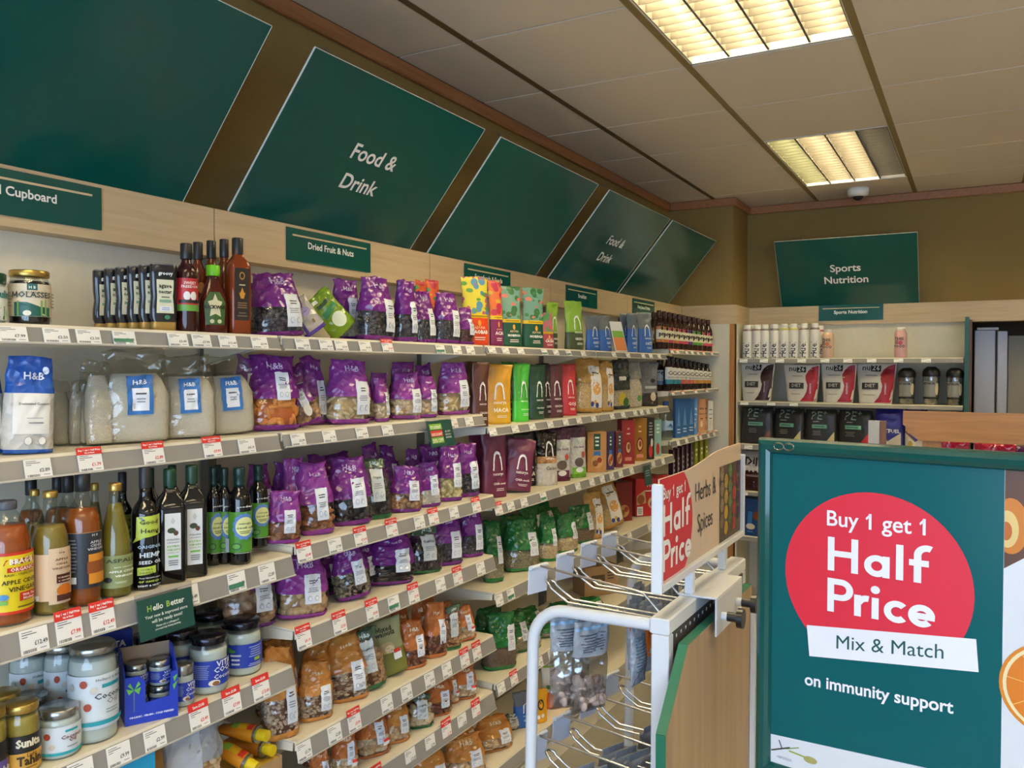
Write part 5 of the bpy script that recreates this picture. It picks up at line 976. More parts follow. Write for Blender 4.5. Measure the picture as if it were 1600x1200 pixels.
# ------------------------------------------------------------------ where everything on the shelves stands: (kind, x, y, turn, width, depth, height, lean)
STOCK={
 'b1s1':(1.729,[('green_jar',-1.594,0.867,75,0.073,0.073,0.091,0),('molasses_jar',-1.594,0.951,70,0.074,0.074,0.103,0),('agave_bottle',-1.754,1.225,68,0.057,0.024,0.141,0),('agave_bottle',-1.720,1.229,68,0.057,0.024,0.143,0),('agave_bottle',-1.686,1.233,68,0.057,0.024,0.144,0),('agave_bottle',-1.652,1.238,68,0.057,0.024,0.146,0),('agave_bottle',-1.618,1.242,68,0.057,0.024,0.147,0),('agave_bottle',-1.584,1.245,68,0.057,0.024,0.148,0),('red_syrup',-1.581,1.305,70,0.048,0.048,0.201,0),('syrup_tall',-1.668,1.411,70,0.041,0.041,0.224,0),('syrup_tall',-1.667,1.451,70,0.041,0.041,0.233,0),('syrup_flask',-1.588,1.387,65,0.068,0.037,0.161,0),('syrup_tall',-1.627,1.456,70,0.039,0.039,0.234,0),('syrup_square',-1.583,1.458,70,0.052,0.052,0.234,0)]),
 'b2s1':(1.729,[('purple_raisin',-1.676,1.620,75,0.073,0.040,0.138,0),('purple_raisin',-1.621,1.629,70,0.141,0.085,0.167,0),('cream_packet',-1.616,1.770,62,0.071,0.032,0.104,-36),('green_packet',-1.657,1.939,64,0.094,0.042,0.137,-44),('purple_coconut',-1.714,2.010,75,0.099,0.049,0.189,0),('purple_raisin',-1.613,2.027,72,0.128,0.077,0.194,0),('purple_raisin',-1.594,2.155,72,0.085,0.051,0.191,0),('aduna_red',-1.713,2.412,75,0.051,0.020,0.226,0),('aduna_red',-1.716,2.498,75,0.058,0.023,0.237,0),('purple_raisin',-1.622,2.302,75,0.085,0.051,0.173,0),('purple_raisin',-1.601,2.394,75,0.106,0.064,0.175,0),('purple_cherry',-1.591,2.504,70,0.075,0.045,0.129,0),('aduna_baobab',-1.606,2.600,60,0.116,0.046,0.250,0)]),
 'b3s1':(1.729,[('aduna_acai',-1.579,2.707,72,0.064,0.026,0.249,0),('aduna_moringa',-1.597,2.851,60,0.094,0.038,0.238,0),('aduna_moringa',-1.603,3.043,60,0.108,0.043,0.247,0),('aduna_pink',-1.589,3.141,65,0.082,0.033,0.153,0),('green_slim',-1.614,3.239,70,0.075,0.030,0.201,0),('green_slim',-1.603,3.448,60,0.108,0.043,0.223,0)]),
 'b4s1':(1.729,[('blue_pouch',-1.606,3.657,70,0.081,0.032,0.165,0),('blue_pouch',-1.610,3.822,70,0.092,0.037,0.178,0),('blue_pouch',-1.625,4.121,70,0.079,0.031,0.208,0),('blue_pouch',-1.586,4.124,60,0.068,0.027,0.204,0),('blue_pouch',-1.599,4.358,60,0.099,0.040,0.224,0)]),
 'b5s1':(1.756,[('juice_orange',-1.559,4.472,70,0.053,0.053,0.214,0),('juice_orange',-1.559,4.556,70,0.054,0.054,0.213,0),('juice_pink',-1.559,4.643,70,0.055,0.055,0.213,0),('juice_orange',-1.560,4.732,70,0.056,0.056,0.213,0),('juice_pink',-1.560,4.824,70,0.056,0.056,0.212,0),('juice_pink',-1.561,4.919,70,0.057,0.057,0.212,0),('juice_purple',-1.561,5.018,70,0.058,0.058,0.211,0),('juice_green',-1.562,5.120,70,0.059,0.059,0.211,0),('juice_green',-1.562,5.225,70,0.060,0.060,0.210,0),('juice_pink',-1.563,5.334,70,0.061,0.061,0.210,0),('juice_pink',-1.563,5.447,70,0.062,0.062,0.210,0),('juice_orange',-1.668,4.691,70,0.052,0.052,0.219,0),('juice_orange',-1.668,4.771,70,0.053,0.053,0.224,0),('juice_orange',-1.669,4.853,70,0.054,0.054,0.228,0)]),
 'b1s2':(1.482,[('blue_bag',-1.655,0.891,72,0.091,0.050,0.181,0),('blue_bag',-1.595,0.944,65,0.088,0.044,0.185,0),('plain_flour',-1.692,1.077,80,0.040,0.024,0.135,0),('plain_flour',-1.672,1.099,80,0.038,0.023,0.136,0),('plain_flour',-1.656,1.119,80,0.050,0.030,0.154,0),('plain_flour',-1.629,1.120,80,0.058,0.035,0.177,0),('flour_bag',-1.623,1.199,65,0.151,0.075,0.206,0),('flour_bag',-1.615,1.334,65,0.132,0.066,0.196,0),('flour_bag',-1.630,1.465,65,0.144,0.072,0.197,0),('purple_apricot',-1.673,1.562,75,0.065,0.036,0.196,0)]),
 'b2s2':(1.483,[('purple_apricot',-1.622,1.613,65,0.141,0.077,0.196,0),('purple_nutmix',-1.672,1.750,75,0.062,0.034,0.173,0),('purple_fig',-1.610,1.741,60,0.077,0.035,0.112,-22),('purple_banana',-1.681,1.828,75,0.085,0.047,0.192,0),('purple_banana',-1.621,1.910,68,0.137,0.082,0.189,0),('purple_cashew',-1.646,2.085,75,0.070,0.042,0.148,0),('purple_cashew',-1.589,2.031,75,0.052,0.031,0.135,0),('purple_cashew',-1.609,2.176,65,0.112,0.062,0.146,0),('purple_cashew',-1.717,2.312,75,0.101,0.056,0.184,0),('purple_cashew',-1.591,2.272,65,0.073,0.040,0.141,0),('purple_cashew',-1.712,2.432,75,0.089,0.049,0.175,0),('purple_banana',-1.613,2.467,65,0.123,0.067,0.182,0)]),
 'b3s2':(1.436,[('choc_pouch',-1.572,2.573,65,0.075,0.030,0.230,0),('gold_pouch',-1.597,2.736,55,0.121,0.048,0.224,0),('black_pouch',-1.623,2.865,70,0.058,0.023,0.222,0),('lime_pouch',-1.576,2.891,60,0.081,0.033,0.229,0),('forest_pouch',-1.588,3.045,60,0.085,0.034,0.225,0),('black_pouch',-1.596,3.147,65,0.061,0.024,0.223,0),('cherry_pouch',-1.582,3.203,55,0.090,0.036,0.225,0),('red_pouch',-1.595,3.376,60,0.078,0.031,0.229,0),('oat_bag',-1.616,3.626,60,0.158,0.079,0.257,0),('choc_pouch',-1.709,2.732,78,0.089,0.036,0.236,0),('lime_pouch',-1.712,3.062,78,0.101,0.040,0.236,0),('cherry_pouch',-1.717,3.382,78,0.115,0.046,0.232,0)]),
 'b4s2':(1.436,[('oat_bag',-1.589,3.775,60,0.100,0.050,0.240,0),('granola_bag',-1.606,4.015,60,0.116,0.058,0.245,0),('clear_oats',-1.612,4.178,55,0.142,0.071,0.246,0),('grey_pouch',-1.605,4.419,55,0.133,0.060,0.244,0),('oat_bag',-1.725,4.014,78,0.124,0.062,0.245,0),('clear_oats',-1.745,4.425,78,0.181,0.091,0.252,0)]),
 'b5s2':(1.516,[('white_blue',-1.612,4.648,70,0.081,0.081,0.177,0),('white_teal',-1.557,4.622,70,0.051,0.051,0.202,0),('white_teal',-1.558,4.701,70,0.052,0.052,0.198,0),('white_teal',-1.558,4.783,70,0.052,0.052,0.194,0),('white_red',-1.559,4.867,70,0.053,0.053,0.190,0),('white_red',-1.559,4.953,70,0.054,0.054,0.185,0),('white_red',-1.559,5.042,70,0.055,0.055,0.180,0),('white_amber',-1.560,5.134,70,0.055,0.055,0.175,0),('white_amber',-1.560,5.228,70,0.056,0.056,0.170,0),('white_amber',-1.560,5.326,70,0.057,0.057,0.165,0),('white_amber',-1.561,5.427,70,0.058,0.058,0.160,0)]),
 'b5s3':(1.234,[('water_bottle',-1.572,4.637,70,0.080,0.080,0.222,0),('blue_pack',-1.555,4.796,60,0.050,0.025,0.233,0),('blue_pack',-1.558,4.921,60,0.055,0.027,0.229,0),('blue_pack',-1.560,5.051,60,0.061,0.030,0.220,0),('coco_blue',-1.561,5.126,50,0.052,0.031,0.226,0),('coco_peach',-1.559,5.279,50,0.049,0.029,0.217,0),('coco_peach',-1.578,5.466,50,0.046,0.028,0.207,0),('coco_white',-1.553,5.470,50,0.038,0.023,0.198,0)]),
 'b5s4':(0.950,[('silver_carton',-1.553,4.693,65,0.017,0.038,0.221,0),('silver_carton',-1.553,4.777,65,0.017,0.038,0.225,0),('silver_carton',-1.553,4.863,65,0.018,0.039,0.229,0),('silver_carton',-1.554,4.952,65,0.018,0.039,0.234,0),('silver_carton',-1.554,5.043,65,0.018,0.040,0.238,0),('lime_carton',-1.556,5.137,65,0.026,0.041,0.235,0),('lime_carton',-1.556,5.249,65,0.026,0.042,0.235,0),('lime_carton',-1.557,5.365,65,0.026,0.042,0.234,0)]),
 'b1s3':(1.180,[('bragg_bottle',-1.554,0.880,70,0.085,0.085,0.223,0),('dark_vinegar',-1.687,1.006,75,0.050,0.050,0.240,0),('cream_vinegar',-1.613,0.969,72,0.042,0.042,0.228,0),('cream_vinegar',-1.545,0.958,65,0.066,0.066,0.232,0),('dark_vinegar',-1.667,1.050,75,0.050,0.050,0.241,0),('dark_vinegar',-1.608,1.034,72,0.052,0.052,0.249,0),('dark_vinegar',-1.545,1.024,68,0.067,0.067,0.259,0),('green_vinegar',-1.621,1.102,75,0.038,0.038,0.224,0),('green_vinegar',-1.543,1.094,68,0.062,0.062,0.231,0),('hemp_oil',-1.663,1.197,75,0.042,0.042,0.234,0),('hemp_oil',-1.539,1.161,65,0.055,0.055,0.258,0),('olive_square',-1.621,1.237,70,0.037,0.037,0.241,0),('olive_square',-1.542,1.226,62,0.060,0.060,0.246,0),('olive_square',-1.623,1.297,70,0.041,0.041,0.242,0),('olive_square',-1.542,1.284,62,0.059,0.059,0.248,0),('cool_oil',-1.581,1.379,68,0.037,0.037,0.232,0),('cool_oil',-1.571,1.403,68,0.038,0.038,0.228,0),('cool_oil',-1.670,1.470,70,0.035,0.035,0.222,0),('cool_oil',-1.539,1.420,60,0.054,0.054,0.229,0)]),
 'b2s3':(1.198,[('cool_oil',-1.575,1.515,60,0.046,0.046,0.205,0),('purple_almond',-1.555,1.579,60,0.088,0.048,0.134,0),('purple_almond',-1.681,1.632,75,0.074,0.041,0.190,0),('purple_almond',-1.665,1.696,75,0.084,0.046,0.190,0),('purple_almond',-1.619,1.688,75,0.069,0.038,0.204,0),('purple_almond',-1.560,1.713,60,0.097,0.054,0.194,0),('purple_prune',-1.663,1.834,75,0.078,0.043,0.195,0),('purple_prune',-1.574,1.867,60,0.126,0.069,0.189,0),('organic_prune',-1.566,1.978,60,0.095,0.048,0.172,0),('purple_prune',-1.673,2.088,75,0.080,0.044,0.206,0),('purple_prune',-1.672,2.173,75,0.076,0.042,0.195,0),('purple_nutmix',-1.565,2.114,58,0.107,0.059,0.139,0),('purple_prune',-1.659,2.294,75,0.069,0.038,0.173,0),('purple_coconut',-1.553,2.229,58,0.083,0.046,0.144,0),('purple_pistachio',-1.644,2.389,75,0.107,0.059,0.183,0),('purple_pistachio',-1.561,2.359,58,0.098,0.054,0.183,0),('purple_raisin',-1.561,2.471,58,0.099,0.055,0.183,0),('purple_almond',-1.688,1.662,78,0.097,0.053,0.124,0),('purple_prune',-1.704,1.958,78,0.141,0.077,0.186,0),('purple_nutmix',-1.697,2.215,78,0.122,0.067,0.133,0),('purple_pistachio',-1.694,2.469,78,0.112,0.062,0.181,0)]),
 'b2s4':(0.982,[('purple_brazil',-1.634,1.533,70,0.145,0.080,0.164,0),('purple_walnut',-1.581,1.672,60,0.142,0.078,0.155,0),('purple_prune',-1.662,1.863,75,0.076,0.042,0.127,0),('purple_seed',-1.563,1.865,60,0.109,0.055,0.154,-8),('purple_prune',-1.621,1.993,75,0.074,0.041,0.130,0),('purple_prune',-1.584,2.065,60,0.147,0.081,0.154,0),('organic_prune',-1.569,2.227,60,0.122,0.061,0.142,0),('purple_raisin',-1.570,2.352,60,0.124,0.062,0.167,0),('purple_prune',-1.665,2.344,75,0.084,0.046,0.144,0),('purple_raisin',-1.558,2.498,55,0.094,0.047,0.168,0),('purple_walnut',-1.711,1.774,78,0.158,0.087,0.131,0),('purple_prune',-1.714,2.188,78,0.167,0.092,0.133,0),('organic_prune',-1.702,2.362,78,0.142,0.071,0.120,0),('purple_raisin',-1.702,2.493,78,0.145,0.072,0.147,0),('purple_raisin',-1.691,2.648,78,0.112,0.056,0.149,0)]),
 'b2s5':(0.697,[('orange_chopped',-1.556,1.576,62,0.092,0.050,0.231,0),('orange_chopped',-1.625,1.603,75,0.058,0.032,0.232,0),('orange_chopped',-1.639,1.682,75,0.069,0.038,0.211,0),('orange_chopped',-1.560,1.704,60,0.097,0.054,0.151,0),('orange_chopped',-1.630,1.769,75,0.096,0.053,0.184,0),('orange_chopped',-1.570,1.853,60,0.119,0.065,0.182,0),('organic_nuts',-1.562,1.939,58,0.105,0.052,0.174,-8),('olive_pouch',-1.576,2.055,55,0.119,0.048,0.166,-10),('orange_pecan',-1.559,2.150,55,0.093,0.051,0.147,0),('orange_pecan',-1.647,2.199,75,0.088,0.048,0.163,0),('orange_pecan',-1.554,2.267,58,0.084,0.046,0.174,0),('orange_pecan',-1.627,2.276,75,0.064,0.035,0.168,0),('organic_nuts',-1.545,2.353,60,0.071,0.035,0.149,0),('orange_cashew',-1.550,2.454,55,0.077,0.038,0.112,-8),('orange_cashew',-1.650,2.478,75,0.071,0.039,0.115,0),('orange_chopped',-1.690,1.678,78,0.102,0.056,0.197,0),('orange_chopped',-1.702,1.968,78,0.134,0.074,0.149,0),('orange_pecan',-1.688,2.408,78,0.098,0.054,0.143,0)]),
 'b2s6':(0.495,[('orange_pecan',-1.542,1.705,60,0.060,0.033,0.126,0),('orange_cashew',-1.552,1.809,60,0.081,0.045,0.129,0),('orange_cashew',-1.565,1.959,58,0.107,0.059,0.126,0),('orange_almond',-1.561,2.058,58,0.098,0.054,0.119,0),('organic_cashew',-1.553,2.183,58,0.087,0.043,0.103,0),('orange_pecan',-1.566,2.287,58,0.109,0.060,0.114,0),('orange_cashew',-1.571,2.385,65,0.063,0.035,0.107,0),('orange_cashew',-1.563,2.444,58,0.107,0.053,0.119,0),('orange_pecan',-1.677,1.824,78,0.068,0.038,0.059,0),('orange_cashew',-1.698,2.086,78,0.122,0.067,0.066,0),('organic_cashew',-1.688,2.327,78,0.102,0.051,0.041,0),('orange_cashew',-1.696,2.600,78,0.127,0.064,0.061,0)]),
 'b2s7':(0.200,[('orange_chopped',-1.592,2.286,65,0.131,0.072,0.197,0),('orange_almond',-1.591,2.504,60,0.162,0.089,0.129,0),('orange_almond',-1.678,2.630,75,0.117,0.065,0.129,0)]),
 'b3s3':(1.162,[('plum_pouch',-1.644,2.716,70,0.116,0.046,0.239,0),('plum_pouch',-1.585,2.699,65,0.111,0.044,0.248,0),('plum_pouch',-1.571,2.848,45,0.119,0.047,0.203,8),('black_pouch',-1.626,3.016,65,0.111,0.045,0.220,0),('nutty_pouch',-1.676,3.129,65,0.137,0.055,0.232,0),('nutty_pouch',-1.557,3.085,55,0.101,0.040,0.218,0),('chia_purple',-1.567,3.232,55,0.099,0.040,0.230,0),('chia_green',-1.553,3.379,55,0.091,0.036,0.227,0),('nutty_pouch',-1.691,3.250,78,0.129,0.051,0.207,0),('chia_purple',-1.690,3.380,78,0.127,0.051,0.222,0),('chia_green',-1.687,3.557,78,0.118,0.047,0.217,0)]),
 'b4s3':(1.162,[('muesli_kraft',-1.565,3.600,45,0.095,0.057,0.189,0),('muesli_purple',-1.544,3.711,50,0.041,0.049,0.182,0),('muesli_maroon',-1.545,3.827,50,0.042,0.051,0.175,0),('granola_red',-1.559,3.981,45,0.073,0.059,0.223,0),('granola_gold',-1.562,4.151,45,0.079,0.063,0.224,0),('tea_carton',-1.536,4.248,50,0.047,0.047,0.223,0),('teal_carton',-1.555,4.419,50,0.045,0.045,0.203,0)]),
 'b3s4':(0.840,[('green_seed',-1.594,2.714,60,0.083,0.050,0.226,0),('green_seed',-1.595,2.929,58,0.160,0.096,0.199,0),('green_lentil',-1.695,3.183,75,0.151,0.091,0.211,0),('green_oats',-1.569,3.117,60,0.093,0.056,0.182,0),('green_lentil',-1.708,3.329,75,0.157,0.094,0.203,0),('green_oats',-1.579,3.307,58,0.128,0.077,0.169,0),('green_lentil',-1.609,3.526,60,0.152,0.091,0.168,0),('green_seed',-1.725,3.067,78,0.185,0.111,0.187,0),('green_oats',-1.694,3.253,78,0.107,0.064,0.173,0),('green_oats',-1.712,3.462,78,0.150,0.090,0.157,0)]),
 'b4s4':(0.840,[('oat_bag',-1.588,3.637,58,0.118,0.059,0.215,0),('oat_bag',-1.594,3.859,55,0.166,0.083,0.234,-15),('red_carton',-1.643,4.127,60,0.109,0.055,0.208,0),('cereal_carton',-1.591,4.356,50,0.161,0.072,0.205,0),('cereal_carton',-1.615,4.640,50,0.127,0.057,0.186,0),('cereal_carton',-1.722,4.608,78,0.217,0.098,0.183,0)]),
 'b3s5':(0.515,[('green_oats',-1.672,2.818,70,0.132,0.079,0.096,0),('green_lentil',-1.574,2.720,55,0.140,0.084,0.204,0),('green_seed',-1.601,2.913,60,0.117,0.070,0.150,0),('green_oats',-1.584,2.965,58,0.120,0.072,0.094,0),('green_seed',-1.575,3.146,60,0.124,0.074,0.046,0),('green_lentil',-1.695,3.185,75,0.151,0.091,0.088,0),('green_lentil',-1.663,3.436,70,0.157,0.094,0.058,0),('green_lentil',-1.717,2.874,78,0.163,0.098,0.169,0),('green_oats',-1.707,3.091,78,0.138,0.083,0.069,0),('green_seed',-1.709,3.299,78,0.144,0.086,0.014,0)]),
 'b4s5':(0.515,[('green_lentil',-1.565,3.358,60,0.105,0.063,0.068,0),('green_seed',-1.575,3.598,60,0.123,0.074,0.045,0),('kraft_carton',-1.676,3.869,55,0.195,0.117,0.145,0)]),
 'b3s6':(0.205,[('orange_almond',-1.595,2.713,55,0.161,0.089,0.110,0),('organic_cashew',-1.615,2.888,62,0.098,0.044,0.057,0),('blue_pouch',-1.584,2.940,60,0.100,0.040,0.143,0),('yellow_pouch',-1.549,3.000,55,0.082,0.033,0.136,0),('baby_pouch',-1.567,3.168,50,0.115,0.046,0.186,0),('pink_pouch',-1.558,3.292,60,0.061,0.025,0.078,0)]),
 'b1s4':(0.900,[('purple_tahini',-1.543,0.837,70,0.063,0.063,0.138,0),('tahini_jar',-1.647,0.921,72,0.070,0.070,0.118,0),('tahini_jar',-1.543,0.898,65,0.063,0.063,0.128,0),('coconut_small',-1.638,0.968,72,0.073,0.073,0.097,0),('coconut_small',-1.550,0.975,65,0.076,0.076,0.092,0),('coconut_large',-1.699,1.006,72,0.073,0.073,0.178,0),('coconut_large',-1.647,1.044,72,0.070,0.070,0.179,0),('coconut_large',-1.559,1.053,65,0.093,0.093,0.190,0),('blue_carton',-1.695,1.195,68,0.071,0.042,0.157,0),('vita_jar',-1.690,1.283,68,0.076,0.076,0.123,0),('vita_jar',-1.627,1.317,68,0.089,0.089,0.138,0),('vita_tin',-1.537,1.252,65,0.050,0.050,0.091,0),('vita_jar',-1.556,1.340,62,0.088,0.088,0.130,0),('vita_jar',-1.716,1.399,72,0.068,0.068,0.148,0),('vita_jar',-1.692,1.463,72,0.080,0.080,0.130,0),('vita_back',-1.578,1.463,62,0.092,0.092,0.129,0)]),
 'b1s5':(0.620,[('pink_carton',-1.573,1.131,65,0.106,0.084,0.225,0),('nut_bag',-1.590,1.317,60,0.145,0.073,0.206,0),('gold_bag',-1.607,1.230,72,0.057,0.034,0.203,0)]),
 'k1':(1.714,[('shake_white',-1.348,5.645,-8,0.066,0.066,0.222,0),('shake_white',-1.285,5.645,-8,0.066,0.066,0.223,0),('shake_white',-1.235,5.645,-8,0.065,0.065,0.223,0),('shake_white',-1.173,5.644,-8,0.065,0.065,0.223,0),('shake_yellow',-1.112,5.644,-8,0.064,0.064,0.224,0),('shake_yellow',-1.051,5.644,-8,0.063,0.063,0.224,0),('shake_white',-0.987,5.643,-8,0.063,0.063,0.224,0),('shake_white',-0.920,5.643,-8,0.062,0.062,0.224,0),('shake_peach',-0.841,5.648,-8,0.073,0.073,0.182,0),('shake_pink',-0.418,5.648,-8,0.071,0.071,0.186,0),('shake_white',-1.337,5.733,-8,0.063,0.063,0.226,0),('shake_white',-1.273,5.733,-8,0.062,0.062,0.225,0),('shake_white',-1.210,5.733,-8,0.062,0.062,0.223,0),('shake_white',-1.148,5.733,-8,0.061,0.061,0.222,0),('shake_white',-1.086,5.732,-8,0.060,0.060,0.220,0),('shake_white',-1.025,5.732,-8,0.060,0.060,0.219,0),('shake_red',-0.897,5.719,-8,0.055,0.055,0.211,0)]),
 'k2':(1.428,[('dark_powder',-1.291,5.676,-12,0.233,0.081,0.256,0),('red_powder',-1.001,5.672,-10,0.231,0.081,0.243,0),('red_powder',-0.778,5.668,-10,0.218,0.076,0.252,0),('red_powder',-0.559,5.673,-10,0.235,0.082,0.252,0),('shaker',-0.383,5.670,-5,0.097,0.097,0.224,0),('shaker',-0.249,5.669,-5,0.095,0.095,0.232,0),('shaker',-0.122,5.668,-5,0.092,0.092,0.225,0)]),
 'k3':(1.145,[('black_powder_brown',-1.282,5.667,-10,0.213,0.075,0.244,0),('black_powder_cream',-1.079,5.665,-10,0.205,0.072,0.241,0),('black_powder_cream',-0.879,5.663,-10,0.198,0.069,0.238,0),('black_powder_red',-0.674,5.666,-10,0.210,0.073,0.239,0),('diet_tub',-0.477,5.667,-5,0.161,0.097,0.256,0),('diet_tub',-0.330,5.698,-5,0.134,0.080,0.251,0)]),
 'k4':(0.830,[('whey_pouch',-1.280,5.684,-10,0.254,0.102,0.258,0)]),
 'k5':(0.530,[('blue_bar',-1.307,5.671,-10,0.156,0.093,0.248,0)]),
}
SHN = {1: 'top', 2: 'second', 3: 'third', 4: 'fourth', 5: 'fifth', 6: 'sixth', 7: 'lowest'}
ORD = ['first', 'second', 'third', 'fourth', 'fifth', 'sixth', 'seventh', 'eighth', 'ninth', 'tenth', 'eleventh', 'twelfth', 'thirteenth', 'fourteenth', 'fifteenth', 'sixteenth']
BUILT = {}
VAR = {}
rnd = random.Random(4)
for shelf, (zs, rows) in STOCK.items():
    where = '%s shelf, %s bay' % (SHN[int(shelf[-1])], 'sports' if shelf[0] == 'k' else BAYNAME[int(shelf[1])])
    cnt = {}
    for r in rows: cnt[r[0]] = cnt.get(r[0], 0)+1
    order = {k: sorted([r for r in rows if r[0] == k], key=lambda r: (r[1] if shelf[0] == 'k' else r[2])) for k in cnt}
    for r in rows:
        k, x, y, rot, w, t, h, lean = r
        name, desc, cat, make = PROTO[k]
        soft = 'bag' in cat or 'pouch' in cat
        v = VAR.get(k, 0); VAR[k] = v+1
        vk = (k, v % (3 if soft else 1))
        if vk not in BUILT:
            root = empty(name); make(root, w, t, h, hash(k) % 97 if False else (sum(map(ord, k))+v*13) % 97)
            BUILT[vk] = (root, w, t, h)
        else:
            p, w0, t0, h0 = BUILT[vk]
            root = copy_tree(p); root.scale = (w/w0, t/t0, h/h0)
        root.location = (x, y, zs+.0006); root.rotation_euler = (0, 0, rad(rot+(rnd.uniform(-7, 7) if soft else 0)))
        if cat == 'bag' and not lean: root.rotation_euler.y = rad(rnd.uniform(-3.5, 3)); root.location.z += .0015
        if lean:
            root.rotation_euler = (0, rad(lean), rad(rot))
            root.location.z += abs(math.sin(rad(lean)))*w*.47
        if cnt[k] > 1:
            i = order[k].index(r)
            line_ = sorted(rows, key=lambda q: (q[1] if shelf[0] == 'k' else q[2]-q[1]*.35)); j = line_.index(r)
            def near(q):
                j2 = line_.index(q); c2 = []
                if j2 > 0 and line_[j2-1][0] != k: c2.append(line_[j2-1][0])
                if j2+1 < len(line_) and line_[j2+1][0] != k: c2.append(line_[j2+1][0])
                return c2
            sn = lambda c: PROTO[c][1].split(' with ')[0]
            opts = [c for c in near(r) if cnt[c] == 1 and sn(c) != sn(k) and [sn(z) for z in cnt].count(sn(c)) == 1 and sum(c in near(q) for q in order[k]) == 1]
            lb = '%s, %s from left, %s' % (desc, ORD[i], where)
            if opts:
                alt = '%s beside the %s, %s' % (desc, sn(opts[0]), where)
                if len(alt.replace(',', '').split()) <= 16: lb = alt
            tag(root, lb, cat, '%s on the %s' % (desc.split(' with ')[0]+'s' if not desc.endswith('s') else desc, where))
        else:
            tag(root, '%s, %s' % (desc, where), cat)
# ------------------------------------------------------------------ cards hanging from shelf edges, tray of small jars, tubes
def card(name, loc, rz, w, h, tilt, build, label):
    t = empty(name, loc, rz); t.rotation_euler = (tilt, 0, rz); tag(t, label, 'sign')
    f = lambda o: (lambda x, z: (x, -o, z))
    m = MB(); m.box(-w/2, w/2, -.0012, 0, -h, 0, pm('1f4a44', .35)); m.build('board', t)
    m = MB(); m.box(-w/2-.003, w/2+.003, 0, .0015, -h-.002, .012, clear('eeeef2', 0, .06, .08, False)); m.build('holder', t)
    build(t, f(.0016))
WH = pm('f2f0ea', .5, grain=.02)
def line(t, f, *args):
    m = MB()
    for txt, mt, kw in args: m.text(txt, mt, fn=f, **kw)
    m.build('lettering', t)
def hello(t, f):
    lg = pm('9ac04a', .5); k = dict(size=.017, cz=-.027, bold=.02)
    line(t, f, ('H', lg, dict(cx=-.040, **k)), ('ello', WH, dict(cx=-.0195, **k)), ('B', lg, dict(cx=.0055, **k)), ('etter', WH, dict(cx=.0285, **k)))
    for txt, w, z in (('Your new & improved store', .104, -.041), ('will be ready soon!', .075, -.052), ('Please ask a colleague if', .055, -.0615), ('you need help finding anything', .062, -.068)):
        line(t, f, (txt, WH, dict(width=w, cz=z)))
card('shelf_card', (-1.480, 1.162, Z0-.475), A90, .134, .082, rad(-8), hello, 'dark green Hello Better card hanging from shelf edge above coconut jars')
def student(t, f):
    for txt, z0, c in (('STUDENT', -.026, '7fae3c'), ('DISCOUNT', -.048, 'c8382c'), ('20% OFF', -.07, '7fae3c')):
        m = MB(); m.add([f(x, z) for x, z in ((-.06, z0-.003), (.008, z0-.003), (.008, z0+.016), (-.06, z0+.016))], [(0, 1, 2, 3)], pm(c, .5)); m.build('colour_band', t)
        line(t, lambda x, z: (x, -.002, z), (txt, WH, dict(width=.06, cx=-.026, cz=z0, bold=.02, maxsize=.017)))
    for txt, z in (('ALL DAY', -.04), ('EVERY DAY', -.05), ('IN STORE', -.06)): line(t, f, (txt, WH, dict(width=.032, cx=.038, cz=z)))
card('shelf_card', (-1.520, 2.235, Z0-.172), A90, .14, .085, rad(-14), student, 'small green student discount card hanging under cashew bags')
def bluecard(t, f):
    for w, z in ((.06, -.03), (.05, -.042), (.055, -.054)):
        m = MB(); m.add([f(x, y) for x, y in ((-w/2, z), (w/2, z), (w/2, z+.004), (-w/2, z+.004))], [(0, 1, 2, 3)], pm('b8b4c4', .5)); m.build('print_line', t)
card('shelf_card', (-1.478, 4.06, Z0-.50), A90, .10, .10, rad(-8), bluecard, 'grey-purple card hanging from shelf edge above red cereal')
# folded card standing among the blue pouches
t = empty('tent_card', (-1.585, 3.89, Z0+.0796), rad(65)); tag(t, 'folded white and green card standing among blue pouches', 'sign')
m = MB(); wf = pm('dcd9d2', .5)
m.prism([(-.05, 0), (-.046, 0), (.002, .15), (-.002, .15)], 0, -.04, .04, wf); m.prism([(.05, 0), (.046, 0), (-.002, .15), (.002, .15)], 0, -.04, .04, wf); m.build('card', t)
m = MB()
for z0, z1, c in ((.005, .07, 'c9763c'), (.07, .105, '6fa83c'), (.105, .145, '2f4a3a')):
    y = lambda z: -.0512+.0512*z/.15-.001
    m.add([(-.036, y(z0), z0), (.036, y(z0), z0), (.036, y(z1), z1), (-.036, y(z1), z1)], [(0, 1, 2, 3)], pm(c, .5))
m.build('print', t)
# blue tray of small jars
BX = Z0-.75+.0006; tx, ty, tr = -1.555, 1.178, rad(62)
t = empty('display_box', (tx, ty, BX), tr); tag(t, 'open royal blue display box holding small coconut jars', 'box')
W, D, Hh, th = .105, .085, .14, .0022; bl = pm('1c38b0', .4); kr = pm('a08a72', .7)
m = MB(); m.box(-W/2, W/2, -D/2, D/2, 0, th, bl); m.box(-W/2, W/2, D/2-th, D/2, th, Hh, kr)
m.build('base_and_back', t)
m = MB()
for s in (-1, 1):
    x0, x1 = sorted((s*W/2, s*(W/2-th)))
    m.prism([(-D/2, th), (D/2-th, th), (D/2-th, Hh), (D/2-.03, Hh), (-D/2+.01, Hh*.78), (-D/2, Hh*.72)], 0, x0, x1, bl)
m.build('sides', t)
m = MB()
fr = [(-W/2, 0), (W/2, 0), (W/2, Hh*.72), (W/2-.014, Hh*.7), (W/2-.018, Hh*.34), (-W/2+.018+.022, Hh*.3), (-W/2+.04, Hh*.62), (-W/2+.03, Hh*.72), (-W/2, Hh*.72)]
